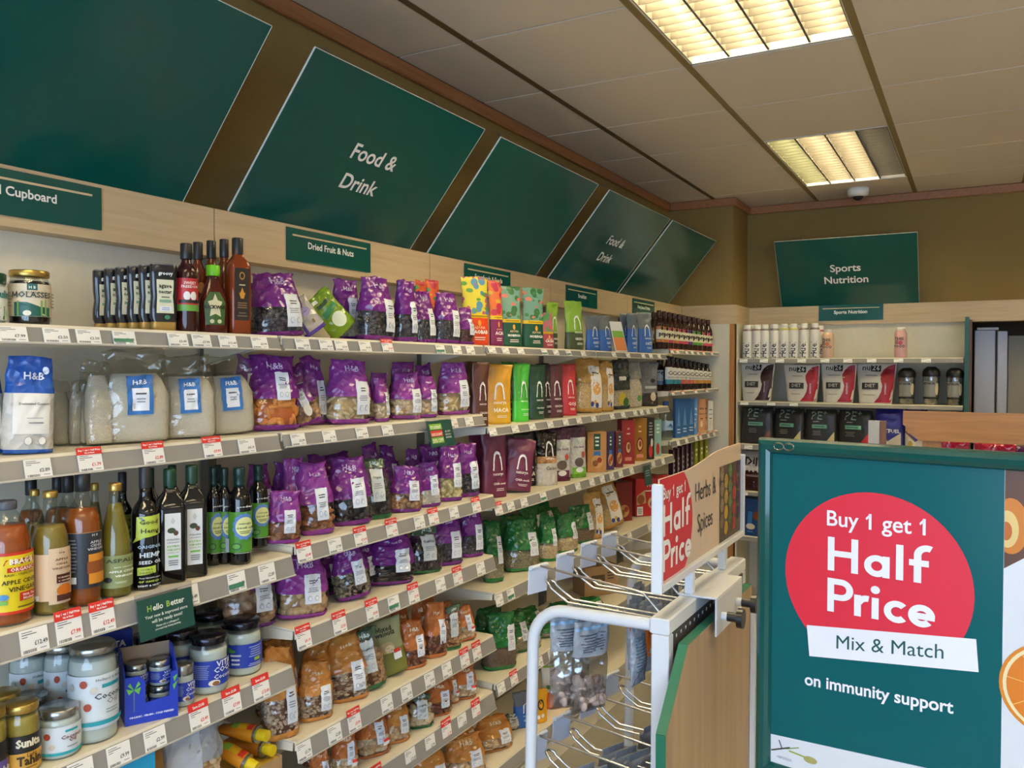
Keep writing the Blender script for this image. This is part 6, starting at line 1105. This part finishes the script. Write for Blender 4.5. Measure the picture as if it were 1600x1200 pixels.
m.prism([fr[i] for i in (0, 1, 4, 5)], 1, -D/2-th, -D/2, bl); m.prism([fr[i] for i in (1, 2, 3, 4)], 1, -D/2-th, -D/2, bl); m.prism([fr[i] for i in (0, 5, 6, 7, 8)], 1, -D/2-th, -D/2, bl)
m.build('front', t)
m = decorate(Flat(W, D+2*th, Hh), [('t', 'ORGANIC - VIRGIN - COLD PRESSED', 0, .1, .84, 'e9ecf6', 0, .03), ('r', -.68, -.64, .2, .5, '5a6a8a'), ('p', [(-.66, .52), (-.95, .56), (-.85, .46)], '5fae4a'), ('p', [(-.66, .52), (-.4, .56), (-.48, .45)], '5fae4a'), ('p', [(-.66, .52), (-.8, .64), (-.9, .6)], '5fae4a'), ('p', [(-.66, .52), (-.5, .65), (-.42, .6)], '5fae4a'), ('p', [(.98, .66), (.8, .62), (.86, .54)], '5fae4a'), ('p', [(.98, .56), (.78, .5), (.84, .42)], '5fae4a')], 3); m.build('print', t)
ca, sa_ = math.cos(tr), math.sin(tr)
p, w0, t0, h0 = BUILT[('vita_tin', 0)]
for i, (lx, ly, lz) in enumerate(((-.022, .012, 0), (.026, .012, 0), (-.022, .012, .0562), (.026, .012, .0562), (.026, -.024, .0))):
    if i == 4: continue
    r = copy_tree(p); s = .046/w0; r.scale = (s, s, .054/h0)
    r.location = (tx+lx*ca-ly*sa_, ty+lx*sa_+ly*ca, BX+th+.0004+lz); r.rotation_euler = (0, 0, tr)
    tag(r, 'tiny coconut jar inside the blue display box, %s' % ['lower left', 'lower right', 'upper left', 'upper right'][i], 'jar', 'tiny jars in the blue display box')
# squeeze tubes lying on the lowest visible shelf
def squeeze_tube(loc, rz, L, label, ry=0):
    t = empty('squeeze_tube', loc, rz); t.rotation_euler = (0, ry, rz); tag(t, label, 'tube', 'yellow-capped squeeze tubes')
    m = MB(); r = .021; vs = []; N = 20; rows = [(0, .03, 1.25), (.15, .35, 1.18), (.4, .75, 1.06), (.7, .97, 1.0), (1, 1, 1)]
    for v, b, a in rows:
        for k in range(N):
            q = 2*math.pi*k/N; vs.append((v*L, math.cos(q)*r*a, r+math.sin(q)*r*b))
    m.add(vs, [(i*N+(k+1) % N, i*N+k, (i+1)*N+k, (i+1)*N+(k+1) % N) for i in range(len(rows)-1) for k in range(N)], pm('d8881c', .3), True); m.build('tube_body', t)
    def ring(x0, x1, r0, mt, nm, r1=None):
        m = MB(); m.tube([(x0, 0, r), (x0+.0005, 0, r), (x1, 0, r)], r0, mt, 20); return m.build(nm, t)
    ring(L-.003, L+.004, r*1.03, SILV, 'collar'); ring(L+.004, L+.03, r*.66, pm('e0c41c', .35), 'cap')
    m = MB(); f = lambda x, y: (x, y, r+math.sqrt(max(0, 1-(y/r)**2))*r*(.75+.25*min(1, x/L/.7) if x/L > .4 else .75)+.0012)
    for x0, x1, c in ((L*.45, L*.6, '7fae3c'), (L*.6, L*.8, 'd8a01c'), (L*.82, L*.95, 'c0301c')):
        m.add([f(x0+(x1-x0)*i, -.015+.006*k) for k in range(6) for i in (0, 1)], [(k*2, k*2+1, k*2+3, k*2+2) for k in range(5)], pm(c, .35), True)
    m.build('print', t)
t = empty('display_tray', (-1.615, 1.478, Z0-1.0294), 0); tag(t, 'low cardboard tray under the yellow-capped squeeze tubes', 'tray')
m = MB(); kr2 = pm('a88a62', .7)
m.box(-.085, .085, -.07, .07, 0, .003, kr2); m.box(-.085, .085, -.07, -.067, .003, .045, kr2); m.box(-.085, .085, .067, .07, .003, .045, kr2); m.box(-.085, -.082, -.067, .067, .003, .045, kr2); m.box(.082, .085, -.067, .067, .003, .045, kr2)
m.build('tray_body', t)
m = MB(); m.box(-.081, .081, -.066, .066, .0032, .042, pm('c9a23c', .5)); m.build('liner', t)
squeeze_tube((-1.69, 1.508, Z0-.986), rad(6), .125, 'yellow-capped squeeze tube lying beside the orange nut bags')
squeeze_tube((-1.665, 1.418, Z0-.944), rad(13), .122, 'yellow-capped squeeze tube sloping down beside the clear nut bag', rad(19))
squeeze_tube((-1.685, 1.478, Z0-.941), rad(10), .122, 'upper yellow-capped squeeze tube lying across the other two')
m = None
# ------------------------------------------------------------------ island gondola with end panel, hook stand clamped to it
M_pan = wood('9a8062', 'a98f70', 2, .45, 3)
M_gedge = pm('1f6a50', .35)
t = empty('island_gondola', (.2, 1.83, 0)); tag(t, 'low island shelving unit with wooden end panel edged in green', 'shelving')
inv = Matrix.Translation(t.location).inverted()
def ip(name, mb):
    o = mb.build(name, t); o.matrix_parent_inverse = inv; return o
zt = Z0-.54; PX = -.487
prof = [(1.455, 0), (2.10, 0), (2.10, zt), (1.577, zt), (1.447, Z0-.668)]
m = MB(); m.prism(prof, 0, PX-.018, PX, M_pan); ip('end_panel', m)
m = MB()
e = .0015
for a, b in (((1.455, 0), (1.447, Z0-.668)), ((1.447, Z0-.668), (1.577, zt)), ((1.577, zt), (2.10, zt))):
    dy, dz = b[0]-a[0], b[1]-a[1]; l = math.hypot(dy, dz); ny, nz = -dz/l*e, dy/l*e
    if b[0] <= 1.46 or True: pass
    m.prism([a, b, (b[0]+ny, b[1]+nz), (a[0]+ny, a[1]+nz)], 0, PX-.0185, PX+.0005, M_gedge)
ip('green_edging', m)
m = MB(); m.box(PX+.001, 1.35, 1.84, 1.86, 0, .40, M_cream); ip('back_board', m)
m = MB(); m.box(PX+.001, 1.35, 1.6, 2.1, 0, .12, M_shelf); ip('base_plinth', m)
for z in (.30,):
    m = MB(); m.box(PX+.002, 1.35, 1.62, 1.839, z, z+.02, M_shelf); m.box(PX+.002, 1.35, 1.861, 2.08, z, z+.02, M_shelf); ip('shelf', m)
m = MB(); m.box(1.351, 1.375, 1.5, 2.1, 0, zt, M_pan); ip('end_panel', m)
m = MB(); m.box(PX+.001, PX+.013, 2.085, 2.105, .0, Z0-.59, pm('dcdcda', .4)); ip('corner_strip', m)
m = MB(); m.box(PX+.002, PX+.03, 2.101, 2.16, .0, Z0-.575, M_gedge); ip('corner_post', m)
# --- white hook stand
M_wm = pm('dfe2e8', .3, grain=.02); CHR = pm('cfcfd2', .22, metal=1); M_blk = pm('17171a', .35)
t = empty('hook_stand', (-.53, 1.85, 0)); tag(t, 'white metal hook stand with chrome prongs clamped to the wooden panel', 'display stand')
inv = Matrix.Translation(t.location).inverted()
RZ = Z0-.488; X0, X1 = -.556, -.516; YA, YB = 1.548, 2.16
m = MB(); m.box(X0, X1, YA, YB, RZ-.032, RZ, M_wm, bev=.003); ip('top_rail', m)
for y in (YA, YB-.03):
    m = MB(); m.box(X0+.004, X1-.0005, y, y+.03, .02, RZ-.0325, M_wm, bev=.002); ip('post', m)
def u_tube(y):
    xs = -.82; pts = [(X0-.001, y, RZ-.018)]
    R_ = .075
    pts += [(xs+R_, y, RZ-.018-.002)]
    for i in range(1, 9):
        a = math.pi/2*i/8; pts.append((xs+R_-math.sin(a)*R_, y, RZ-.02-R_+math.cos(a)*R_))
    pts += [(xs-.006, y, RZ-.4), (xs-.012, y, .0125)]
    mm = MB(); mm.tube(pts, .0125, M_wm, 16); return ip('tube_frame', mm)
u_tube(YA+.016); u_tube(YB-.016)
m = MB(); m.tube([(-.83, YA+.03, .03), (-.83, YB-.03, .03)], .0115, M_wm, 12); ip('cross_tube', m)
m = MB(); m.tube([(X0, YA+.016, .03), (-.825, YA+.016, .03)], .0115, M_wm, 12); m.tube([(X0, YB-.016, .03), (-.825, YB-.016, .03)], .0115, M_wm, 12); ip('foot_tube', m)
# perforated strip
m = MB(); m.box(X1-.004, X1-.001, YA+.03, YB-.03, RZ-.085, RZ-.033, pm('4a4648', .4)); s_ = ip('perforated_strip', m)
m = MB()
for k in range(18): 
    y = YA+.05+.03*k; m.lathe([(1, -.5), (1, .5)], .008, .008, .0004, pm('e2e2e0', .4), 10, cx=0, cy=0)
    n_ = 20
    for q in range(len(m.v)-n_, len(m.v)):
        a = m.v[q]; m.v[q] = (X1-.0008+a[2], y, RZ-.043+a[0]) if False else (X1-.0008+a[2], y+a[1], RZ-.043+a[0])
o = m.build('hole_row', s_); tag(o, kind='stuff')
# clamp with two knobs
m = MB(); y0, y1 = 1.73, 1.945
m.box(X0-.002, PX+.014, y0, y1, RZ+.0005, RZ+.0045, M_wm, bev=.001); m.box(PX+.010, PX+.014, y0, y1, RZ-.078, RZ+.0004, M_wm, bev=.001); cl = ip('clamp_bracket', m)
for y in (1.77, 1.895):
    z = RZ-.042
    m = MB(); kx = PX+.0145
    m.tube([(kx, y, z), (kx+.012, y, z)], .009, M_wm, 12); m.tube([(kx+.012, y, z), (kx+.034, y, z)], .010, M_blk, 14)
    m.tube([(kx+.034, y, z), (kx+.036, y, z), (kx+.044, y, z), (kx+.046, y, z)], .021, M_blk, 18); m.build('knob', cl).matrix_parent_inverse = Matrix.Identity(4)
for o in cl.children: o.matrix_parent_inverse = Matrix.Identity(4)
# hooks: two tiers of price-arm prongs
def hook(y, zr, plate=True, tipx=-.823):
    z = zr
    mm = MB()
    mm.tube([(X0+.01, y, z-.01), (X0-.03, y, z+.03), (X0-.05, y, z+.034), (tipx, y, z+.058)], .0028, CHR, 8)
    zz = z-.012
    lp = [(X0+.01, y-.013, zz)]
    lp += [(-.75, y-.013, zz+.004), (-.79, y-.013, zz+.03)]
    for i in range(0, 7):
        a = math.pi*i/6; lp.append((-.793-math.sin(a)*.013, y-.013*math.cos(a), zz+.036+math.sin(a)*.006))
    lp += [(-.79, y+.013, zz+.03), (-.75, y+.013, zz+.004), (X0+.01, y+.013, zz)]
    mm.tube(lp, .0028, CHR, 8)
    h_ = ip('hook', mm)
    if plate:
        mm = MB(); a = rad(14)
        mm.tube([(tipx-.009, y-.027, z+.058), (tipx+.003, y+.027, z+.058)], .0048, M_wm, 10)
        P = [(tipx-.006-.006, y-.027, z+.060), (tipx+.006, y+.027, z+.060), (tipx+.003, y+.027, z+.0), (tipx-.014, y-.027, z+.0)]
        mm.add(P+[(p[0]-.0016, p[1], p[2]) for p in P], [(0, 1, 2, 3), (7, 6, 5, 4), (0, 4, 5, 1), (1, 5, 6, 2), (2, 6, 7, 3), (3, 7, 4, 0)], pm('d9dfee', .35))
        o = mm.build('price_plate', h_)
    return h_
HY = (1.60, 1.735, 1.87, 2.0)
for y in HY: hook(y, RZ)
for y in (1.60, 1.72, 1.87, 2.02): hook(y, RZ-.37)
m = MB(); m.box(X0+.006, X1-.002, YA+.03, YB-.03, RZ-.40, RZ-.372, M_wm, bev=.002); ip('cross_rail', m)
m = MB(); m.box(X0+.006, X1-.002, YA+.03, YB-.03, RZ-.80, RZ-.772, M_wm, bev=.002); ip('cross_rail', m)
# --- Half Price sign standing on the rail
t = empty('stand_sign', (-.536, 1.68, RZ+.0005)); tag(t, 'cream and red Half Price Herbs and Spices sign on the white stand', 'sign')
inv = Matrix.Translation(t.location).inverted()
SX = -.536; ya, yb = 1.53, 2.185; zb, zs_ = Z0-.436, Z0-.224
for y in (1.745, 2.007):
    m = MB(); m.box(SX-.009, SX+.009, y-.009, y+.009, RZ+.0006, zb+.002, M_wm, bev=.0015); ip('post', m)
m = MB(); m.box(SX-.011, SX+.011, ya, ya+.012, zb, zs_, M_wm, bev=.002); m.box(SX-.011, SX+.011, yb-.012, yb, zb, zs_, M_wm, bev=.002); m.box(SX-.011, SX+.011, ya+.012, yb-.012, zb, zb+.016, M_wm, bev=.002); ip('sign_frame', m)
L = yb-ya-.024; N = 24
top = lambda s: zs_+.012+.022*(.5-.5*math.cos(math.pi*min(1, max(0, (s-.25)/.5))))-.004
m = MB(); cr = pm('d2bca6', .5, grain=.02)
ys = [ya+.012+L*i/N for i in range(N+1)]
vs = [(SX+sx, y, z) for sx in (-.0015, .0015) for i, y in enumerate(ys) for z in (zb+.016, top(i/N))]
fs = []
K = 2*(N+1)
for i in range(N): fs += [(2*i, 2*i+1, 2*i+3, 2*i+2), (K+2*i, K+2*i+2, K+2*i+3, K+2*i+1), (2*i+1, K+2*i+1, K+2*i+3, 2*i+3)]
fs += [(0, K, K+1, 1)]
m.add(vs, fs, cr); ip('card', m)
m = MB(); red = pm('cc2a38', .45, grain=.02); fx = lambda o: (lambda y, z: (SX+.0015+o, y, z))
cy, cz, rr = ya+.045, Z0-.322, .150
pts = []
yl = ya+.012
for i in range(41):
    a = -math.pi/2+math.pi*i/40; y = cy+math.cos(a)*.18; z = cz+math.sin(a)*rr*.93
    if z > top((y-ya-.012)/L)-.001: z = top((y-ya-.012)/L)-.001
    pts.append((y, max(z, zb+.017)))
pts = [(yl, pts[0][1])]+pts+[(yl, pts[-1][1])]
c0 = (cy, cz)
m.add([fx(.0006)(*c0)]+[fx(.0006)(*p) for p in pts], [(0, 1+i, 2+i) for i in range(len(pts)-1)]+[(0, len(pts), 1)], red); ip('red_disc', m)
f2 = fx(.0012); w3 = pm('f4f2ee', .5); dk = pm('3a3630', .5)
def left_text(txt, y, z, size, mat, bold=.02, kx=1.0):
    v, fc, wd = text_mesh(txt, bold, 4); m = MB()
    m.add([f2(y+(p[0]+wd/2)*size*kx, z+p[1]*size) for p in v], fc, mat); ip('lettering', m)
left_text('Buy 1 get 1', ya+.03, Z0-.258, .033, w3, .012); fo2 = lambda y, z, d: (SX+.0028+d, y, z)
for wd_, z_ in (('Half', Z0-.331), ('Price', Z0-.401)):
    m = MB(); stroke_word(m, wd_, ya+.03, z_, .0695, .062, fo2, w3); ip('lettering', m)
left_text('Herbs &', ya+.245, Z0-.292, .058, dk, 0, .85); left_text('Spices', ya+.262, Z0-.362, .058, dk, 0, .85)
m = MB(); R = random.Random(2); py0, py1 = ya+.44, yb-.014
m.add([fx(.0006)(*p) for p in ((py0, zb+.017), (py1, zb+.017), (py1, zs_-.012), (py0, zs_-.012))], [(0, 1, 2, 3)], pm('4a3f34', .5)); ip('spice_photo', m)
cs = [['7a6a5a', '9a8a70'], ['b08a2c', '9a8a4a', 'c09a2c'], ['4f7a3c', '6a8a5a', '5a6a3c'], ['8a2a24', 'a03a2c', '7a3038'], ['3a2a4a', '5a2a3a']]
for a in range(5):
    for b in range(5):
        y = py0+.022+a*.038; z = zb+.034+b*.038+(.012 if a % 2 else -.004)
        if y+.017 > py1 or z+.017 > zs_-.012 or z-.017 < zb+.017: continue
        N2 = 14; c = fx(.0009)(y, z); m = MB(); m.add([c]+[fx(.0009)(y+.0165*math.cos(2*math.pi*k/N2), z+.0175*math.sin(2*math.pi*k/N2)) for k in range(N2)], [(0, 1+k, 1+(k+1) % N2) for k in range(N2)], grains(R.choice(cs[a]), R.choice(cs[a]), 300)); ip('spice_bowl_picture', m)
# --- pouches hanging on the hooks
def hang(key, loc, rz, w, h, label, mk, grp):
    if key not in BUILT:
        r = empty('spice_pouch'); mk(r); BUILT[key] = (r, 0, 0, 0)
    else: r = copy_tree(BUILT[key][0])
    if w: r.scale = (w, w, w)
    r.location = loc; r.rotation_euler = (rad(random.Random(len(label)).uniform(-4, 4)), 0, rz); tag(r, label, 'pouch', grp)
    return r
HPROF = [(0, 1, .12, 2), (.08, 1, .3, 2), (.35, .94, 1, 2.), (.7, .98, .55, 2), (.93, 1, .1, 2), (1, 1, .06, 2)]
SLV = film('b4bcc8', 'a2aab6', .2, .6)
def mk_silver(wn):
    def f(r):
        S = Soft(.095, .042, .2, HPROF, wn, .005)
        mb = MB(); S.body(mb, [(.62 if wn == 1 else .0, clear('e6ebf2', .6, .22, .14)), (2, SLV)] if wn == 1 else [(2, SLV)], lerp_rows(20, [.62])); o = mb.build('pack', r); o.location.z = -.215
        if wn == 1:
            o = fill_contents(S, .36, ('n', '9a8070', 'c4aca0', .022, 1.3, .6), 3).build('contents', r); o.location.z = -.215; o['kind'] = 'stuff'
            d = [('l', -.75, .7, .66, .86, 7, '4a5260'), ('r', -.98, .98, .9, .93, '8ab0d0')]
        elif wn == 2: d = [('p', [(-.9, .2), (-.3, .3), (-.3, .75), (-.9, .8)], 'b8621c'), ('d', .2, .5, .35, .14, 'a8aab0'), ('l', -.1, .7, .7, .85, 4, '5a626e')]
        else: d = [('l', -.8, .8, .2, .8, 12, '5a7484')]
        o = decorate(S, d, wn, True).build('print', r); o.location.z = -.215
        mb = MB(); mb.box(-.03, .03, -.0015, .0015, -.016, -.001, SLV); mb.build('hang_tab', r)
    return f
g = 'spice pouches hanging on the hook stand'
zt1 = RZ-.012
hang('s1', (-.752, 1.60, zt1-.006), rad(50), 0, 0, 'clear and silver spice pouch hanging foremost on nearest top hook', mk_silver(1), g)
hang('s1', (-.70, 1.60, zt1-.01), rad(62), 0, 0, 'crumpled silver spice pouch just behind the foremost one', mk_silver(1), g)
for i, x in enumerate((-.655, -.62)): hang('s2', (x, 1.735, zt1-.008), rad(70-8*i), .7, 0, 'silver spice pouch with orange side panel, %s top hook' % ['front of second', 'rear of second'][i], mk_silver(2), g)
for i, (x, y) in enumerate(((-.60, 1.60), (-.58, 1.735), (-.70, 1.87), (-.665, 1.87), (-.63, 1.87), (-.66, 2.0), (-.62, 2.0))):
    hang('s3', (x, y, zt1-.009), rad(82), .62, 0, 'silver-backed spice pouch on top hooks, %s counting away from camera' % ORD[i], mk_silver(3), g)
zt2 = RZ-.37-.012
for i, (x, y) in enumerate(((-.72, 1.60), (-.69, 1.60), (-.66, 1.60), (-.63, 1.60), (-.70, 1.72), (-.67, 1.72), (-.64, 1.72), (-.66, 1.87), (-.63, 1.87), (-.60, 1.87))):
    hang('s3', (x, y, zt2+.03), rad(66), 1.05, 0, 'silver-backed spice pouch on lower hooks, %s counting away from camera' % ORD[i], mk_silver(3), g)
# ------------------------------------------------------------------ big offer poster in a green snap frame
th = rad(-11); ux = Vector((math.cos(th), math.sin(th), 0))
t = empty('poster_stand', tuple(Vector((-.342, 1.524, 0))+ux*.44), th); tag(t, 'large green framed Half Price offer poster on a floor stand', 'sign')
f = lambda o: (lambda x, z: (x-.44, -o, z))
SW = .876; zt, zb = Z0-.125, Z0-.73
M_fr = pm('064a46', .15, coat=.4, grain=.03)
def rail(pts):  # mitred snap rail of a rounded profile
    m = MB(); pr = [(0, 0), (.003, -.010), (.010, -.0145), (.018, -.0135), (.024, -.009), (.027, -.003), (.027, 0)]
    (ax, az), (bx_, bz), (nx, nz) = pts     # outer corners a,b ; inward normal
    d = Vector((bx_-ax, bz-az)); L_ = d.length; d /= L_
    vs = []
    for e_, s in ((Vector((ax, az)), 1), (Vector((bx_, bz)), -1)):
        for u, y in pr:
            p = e_+d*s*u+Vector((nx, nz))*u; vs.append((p.x-.44, y, p.y))
    n = len(pr); m.add(vs, [(i, i+1, n+i+1, n+i) for i in range(n-1)]+[tuple(range(n-1, -1, -1)), tuple(range(n, 2*n)), (0, n, 2*n-1, n-1)], M_fr)
    m.build('frame_rail', t)
rail(((0, zt), (SW, zt), (0, -1))); rail(((0, zb), (SW, zb), (0, 1))); rail(((0, zb), (0, zt), (1, 0))); rail(((SW, zb), (SW, zt), (-1, 0)))
m = MB(); m.box(-.44, SW-.44, .0005, .012, zb, zt, pm('3a3f40', .5)); m.build('back_board', t)
# poster print: photograph ground, green field, disc, banner, lettering
bp = MB()
bp.box(.022-.44, SW-.022-.44, -.0012, .0002, zb+.022, zt-.022, pm('dcdde2', .3, grain=.03)); bp.build('poster', t)
def flat(pts, o, mat, name):
    m = MB(); m.add([f(o)(*p) for p in pts], [tuple(range(len(pts)))], mat); return m.build(name, t)
tl = pm('06585f', .22, grain=.03, scale=3, spec=.4)
flat([(.026, Z0-.6535), (.386, Z0-.583-.044), (.386, zt-.025), (.026, zt-.025)], .0016, tl, 'green_field')
m = MB(); rd = pm('d8293f', .4, grain=.02); N = 64
m.add([f(.002)(.1995, Z0-.352)]+[f(.002)(.1995+.1485*math.cos(2*math.pi*k/N), max(Z0-.352+.1475*math.sin(2*math.pi*k/N), Z0-.4715+(.1995+.1485*math.cos(2*math.pi*k/N)-.093)*.125)) for k in range(N)], [(0, 1+k, 1+(k+1) % N) for k in range(N)], rd); m.build('red_disc', t)
flat([(.095, Z0-.498), (.355, Z0-.464), (.351, Z0-.414), (.090, Z0-.445)], .0024, pm('eceaf0', .4, grain=.02), 'banner')
fl = f(.0028); wl = pm('f0eef6', .4, grain=.02)
def lt(txt, x0, z0, x1, z1, mat, bold, hk=1.0):
    v, fc, wd = text_mesh(txt, bold, 6); k = (x1-x0)/wd; m = MB()
    m.add([fl(x0+(p[0]+wd/2)*k, z0+(z1-z0)*((p[0]+wd/2)/wd)+p[1]*k*hk) for p in v], fc, mat); m.build('lettering', t)
lt('Buy 1 get 1', .123, Z0-.267, .278, Z0-.264, wl, .012, 1.03); fo = lambda x, z, d: (x-.44, -.0028-d, z+(x-.1235)*.0155)
for wd_, z_ in (('Half', Z0-.3435), ('Price', Z0-.4135)):
    m = MB(); stroke_word(m, wd_, .1245, z_, .0638, .0572, fo, wl); m.build('lettering', t)
lt('Mix & Match', .141, Z0-.4745, .306, Z0-.4545, pm('12504a', .5), 0); lt('on immunity support', .0875, Z0-.549, .321, Z0-.537, wl, .02, 1.05)
# the photograph in the poster: orange slices, wooden bowl edge, twig
m = MB(); R = random.Random(5)
def disc(cx, cz, r, o, c, sx=1):
    N = 40; m.add([f(o)(cx, cz)]+[f(o)(cx+r*sx*math.cos(2*math.pi*k/N), cz+r*math.sin(2*math.pi*k/N)) for k in range(N)], [(0, 1+k, 1+(k+1) % N) for k in range(N)], pm(c, .35, grain=.08, scale=60))
xr = SW-.027
flat([(.3865, Z0-.30), (.52, Z0-.20), (xr, Z0-.20), (xr, zt-.026), (.3865, zt-.026)], .0014, pm('5c3a24', .35, grain=.3, scale=20), 'bowl_photo')
for cx, cz, r in ((.452, Z0-.47, .07), (.59, Z0-.40, .085), (.72, Z0-.53, .08), (.55, Z0-.60, .06), (.70, Z0-.30, .07)):
    m = MB(); disc(cx, cz, r, .0018, 'd8821c'); disc(cx, cz, r*.93, .0020, 'ecd9a8'); disc(cx, cz, r*.86, .0022, 'd97a1a')
    for k in range(9):
        a = 2*math.pi*k/9+.2
        q = [(cx+math.cos(a+s)*r*u, cz+math.sin(a+s)*r*u) for s, u in ((-.03, .1), (.03, .1), (.012, .86), (-.012, .86))]
        m.add([f(.0023)(*p) for p in q], [(0, 1, 2, 3)], pm('e6b45a', .4))
    m.build('orange_slice_picture', t)
m = MB()
# dried peel at the upper left edge of the photo
for cx, cz, r, c in ((.395, Z0-.235, .042, 'c9781c'), (.39, Z0-.24, .028, 'e0c078'), (.389, Z0-.243, .014, 'b8620f')):
    N = 30; pts = [(max(.3868, cx+r*.55*math.cos(2*math.pi*k/N)), cz+r*math.sin(2*math.pi*k/N)) for k in range(N)]
    m.add([f(.0018+.0003*('c9e0b8'.find(c[:2])+1)/2)(*p) for p in pts], [tuple(range(N))], pm(c, .35))
m.build('peel_picture', t)
m = MB()
def stroke(a, b, w, c):
    d = Vector((b[0]-a[0], b[1]-a[1])).normalized(); n_ = Vector((-d.y, d.x))*w
    m.add([f(.0018)(a[0]-n_.x, a[1]-n_.y), f(.0018)(b[0]-n_.x, b[1]-n_.y), f(.0018)(b[0]+n_.x, b[1]+n_.y), f(.0018)(a[0]+n_.x, a[1]+n_.y)], [(0, 1, 2, 3)], pm(c, .5))
stroke((.028, Z0-.682), (.062, Z0-.668), .0012, '3a3426'); stroke((.048, Z0-.675), (.042, Z0-.66), .001, '3a3426'); stroke((.055, Z0-.672), (.078, Z0-.6635), .0009, '7a9a3c'); stroke((.06, Z0-.674), (.092, Z0-.677), .0014, '9aa84a')
N = 16; m.add([f(.0019)(.098+.012*math.cos(2*math.pi*k/N), Z0-.679+.006*math.sin(2*math.pi*k/N)) for k in range(N)], [tuple(range(N))], pm('a8a060', .4))
m.build('twig_photo', t)
m = MB(); m.text('HBPZ92GS', pm('8a8a90', .5), width=.026, fn=f(.002), cx=.052, cz=Z0-.692, bold=0); m.build('small_print', t)
m = MB(); m.tube([(-.02, .027, .012), (-.02, .027, zt-.1)], .014, pm('6a6c6e', .35, metal=.6), 16); m.build('stand_pole', t)
m = MB(); m.lathe([(1, 0), (1, .5), (.9, 1)], .1, .1, .012, pm('4a4c4e', .4), 28, cx=-.02, cy=.027); m.build('stand_base', t)
# suction hook on the frame's top rail
m = MB(); 
for dx in (-.009, .009):
    pts = [(-.44+.052+dx+math.cos(2*math.pi*k/14)*.009, -.017, zt-.012+math.sin(2*math.pi*k/14)*.006) for k in range(15)]
    m.tube(pts, .0016, clear('dfeae6', 0, .2, .05, False), 6)
m.build('clear_clip', t)
# ------------------------------------------------------------------ wooden topped island farther back, with pouches
t = empty('wooden_gondola', (.5, 3.05, 0)); tag(t, 'wooden island shelving unit with plain oak header beam behind the poster', 'shelving')
inv = Matrix.Translation(t.location).inverted()
OAK = wood('9a6a34', 'b07c42', 0, .4); OAKV = wood('9a6a34', 'b07c42', 2, .4)
b0, b1 = Z0-.234, Z0-.139
m = MB(); m.prism([(-.213, b1), (1.6, b1), (1.6, b0), (-.165, b0), (-.205, b0+.03), (-.205, b0+.045), (-.213, b0+.05)], 1, 3.0, 3.022, OAK); ip('header_beam', m)
for x in (-.155, 1.5):
    m = MB(); m.box(x, x+.055, 3.005, 3.021, .1, b0, OAKV); ip('post', m)
m = MB(); m.box(-.30, -.268, 2.84, 2.862, .1, Z0-.165, pm('b4b0aa', .4)); m.box(-.2675, -.25, 2.84, 2.862, .1, Z0-.165, wood('6a4428', '7a5232', 2)); ip('end_post', m)
m = MB(); m.box(-.3, 1.6, 2.84, 3.4, 0, .1, M_shelf); ip('base_plinth', m)
m = MB(); m.box(-.2, 1.6, 3.03, 3.38, Z0-.52, Z0-.50, M_shelf); ip('shelf', m)
m = MB(); m.box(-.2, 1.6, 3.03, 3.38, Z0-.92, Z0-.90, M_shelf); ip('shelf', m)
m = MB(); m.box(-.2, 1.6, 3.385, 3.4, .1, Z0-.4, M_cream); ip('back_board', m)
PPK = dict(red='b0203c', purple='5a2258')
for i, (x, c, hh) in enumerate(((-.10, 'red', .265), (.03, 'red', .258), (.115, 'purple', .25), (.20, 'purple', .248), (.29, 'red', .245), (.39, 'purple', .25), (.49, 'red', .25))):
    k = 'isl_'+c
    if k not in BUILT:
        r = empty('fruit_pouch'); pouch([(2, film(PPK[c]))], [('d', 0, .5, .5, .15, 'e0d8d0')])(r, .115, .05, .25, 5+i); BUILT[k] = (r, .115, .05, .25)
    else: r = copy_tree(BUILT[k][0])
    r.scale = (.85 if i in (2, 3) else 1, 1, hh/.25); r.location = (x+.02, 3.10, Z0-.4994); r.rotation_euler = (0, 0, rad(3-2*i))
    tag(r, '%s pouch peeping over the poster, %s from left behind oak beam' % ('crimson' if c == 'red' else 'purple', ORD[i]), 'pouch', 'pouches behind the oak beam')
# ------------------------------------------------------------------ tall white cabinets in the dark recess
fw_ = pm('aeb0ba', .3, grain=.03)
t = empty('white_fridge', (.035, 6.4, 0)); tag(t, 'tall grey-white fridge standing in the dark recess', 'fridge')
m = MB(); m.box(-.058, .058, -.28, .28, .02, Z0+.245, fw_, bev=.004); m.build('body', t)
m = MB(); m.box(-.045, .075, -.27, .25, Z0+.2455, Z0+.262, pm('d0d0cc', .4), bev=.002); m.build('top_cap', t)
m = MB(); m.box(.0585, .068, -.27, .28, .02, Z0+.24, pm('2a2826', .7)); m.build('door_seal', t)
m = MB(); m.box(.0685, .125, -.275, .28, .02, Z0+.238, pm('b8b8c0', .3), bev=.004); m.build('door', t)
t = empty('grey_cabinet', (.21, 6.45, 0)); tag(t, 'narrow beige-grey cabinet right of the fridge in the recess', 'cabinet')
m = MB(); m.box(-.045, .06, -.25, .25, 0, Z0+.21, pm('8a8474', .5), bev=.003); m.build('body', t)
m = MB(); m.box(.0605, .075, -.25, .25, 0, Z0+.2, pm('3a3024', .6)); m.build('side_gap', t)
bpy.data.objects.remove(tobj)
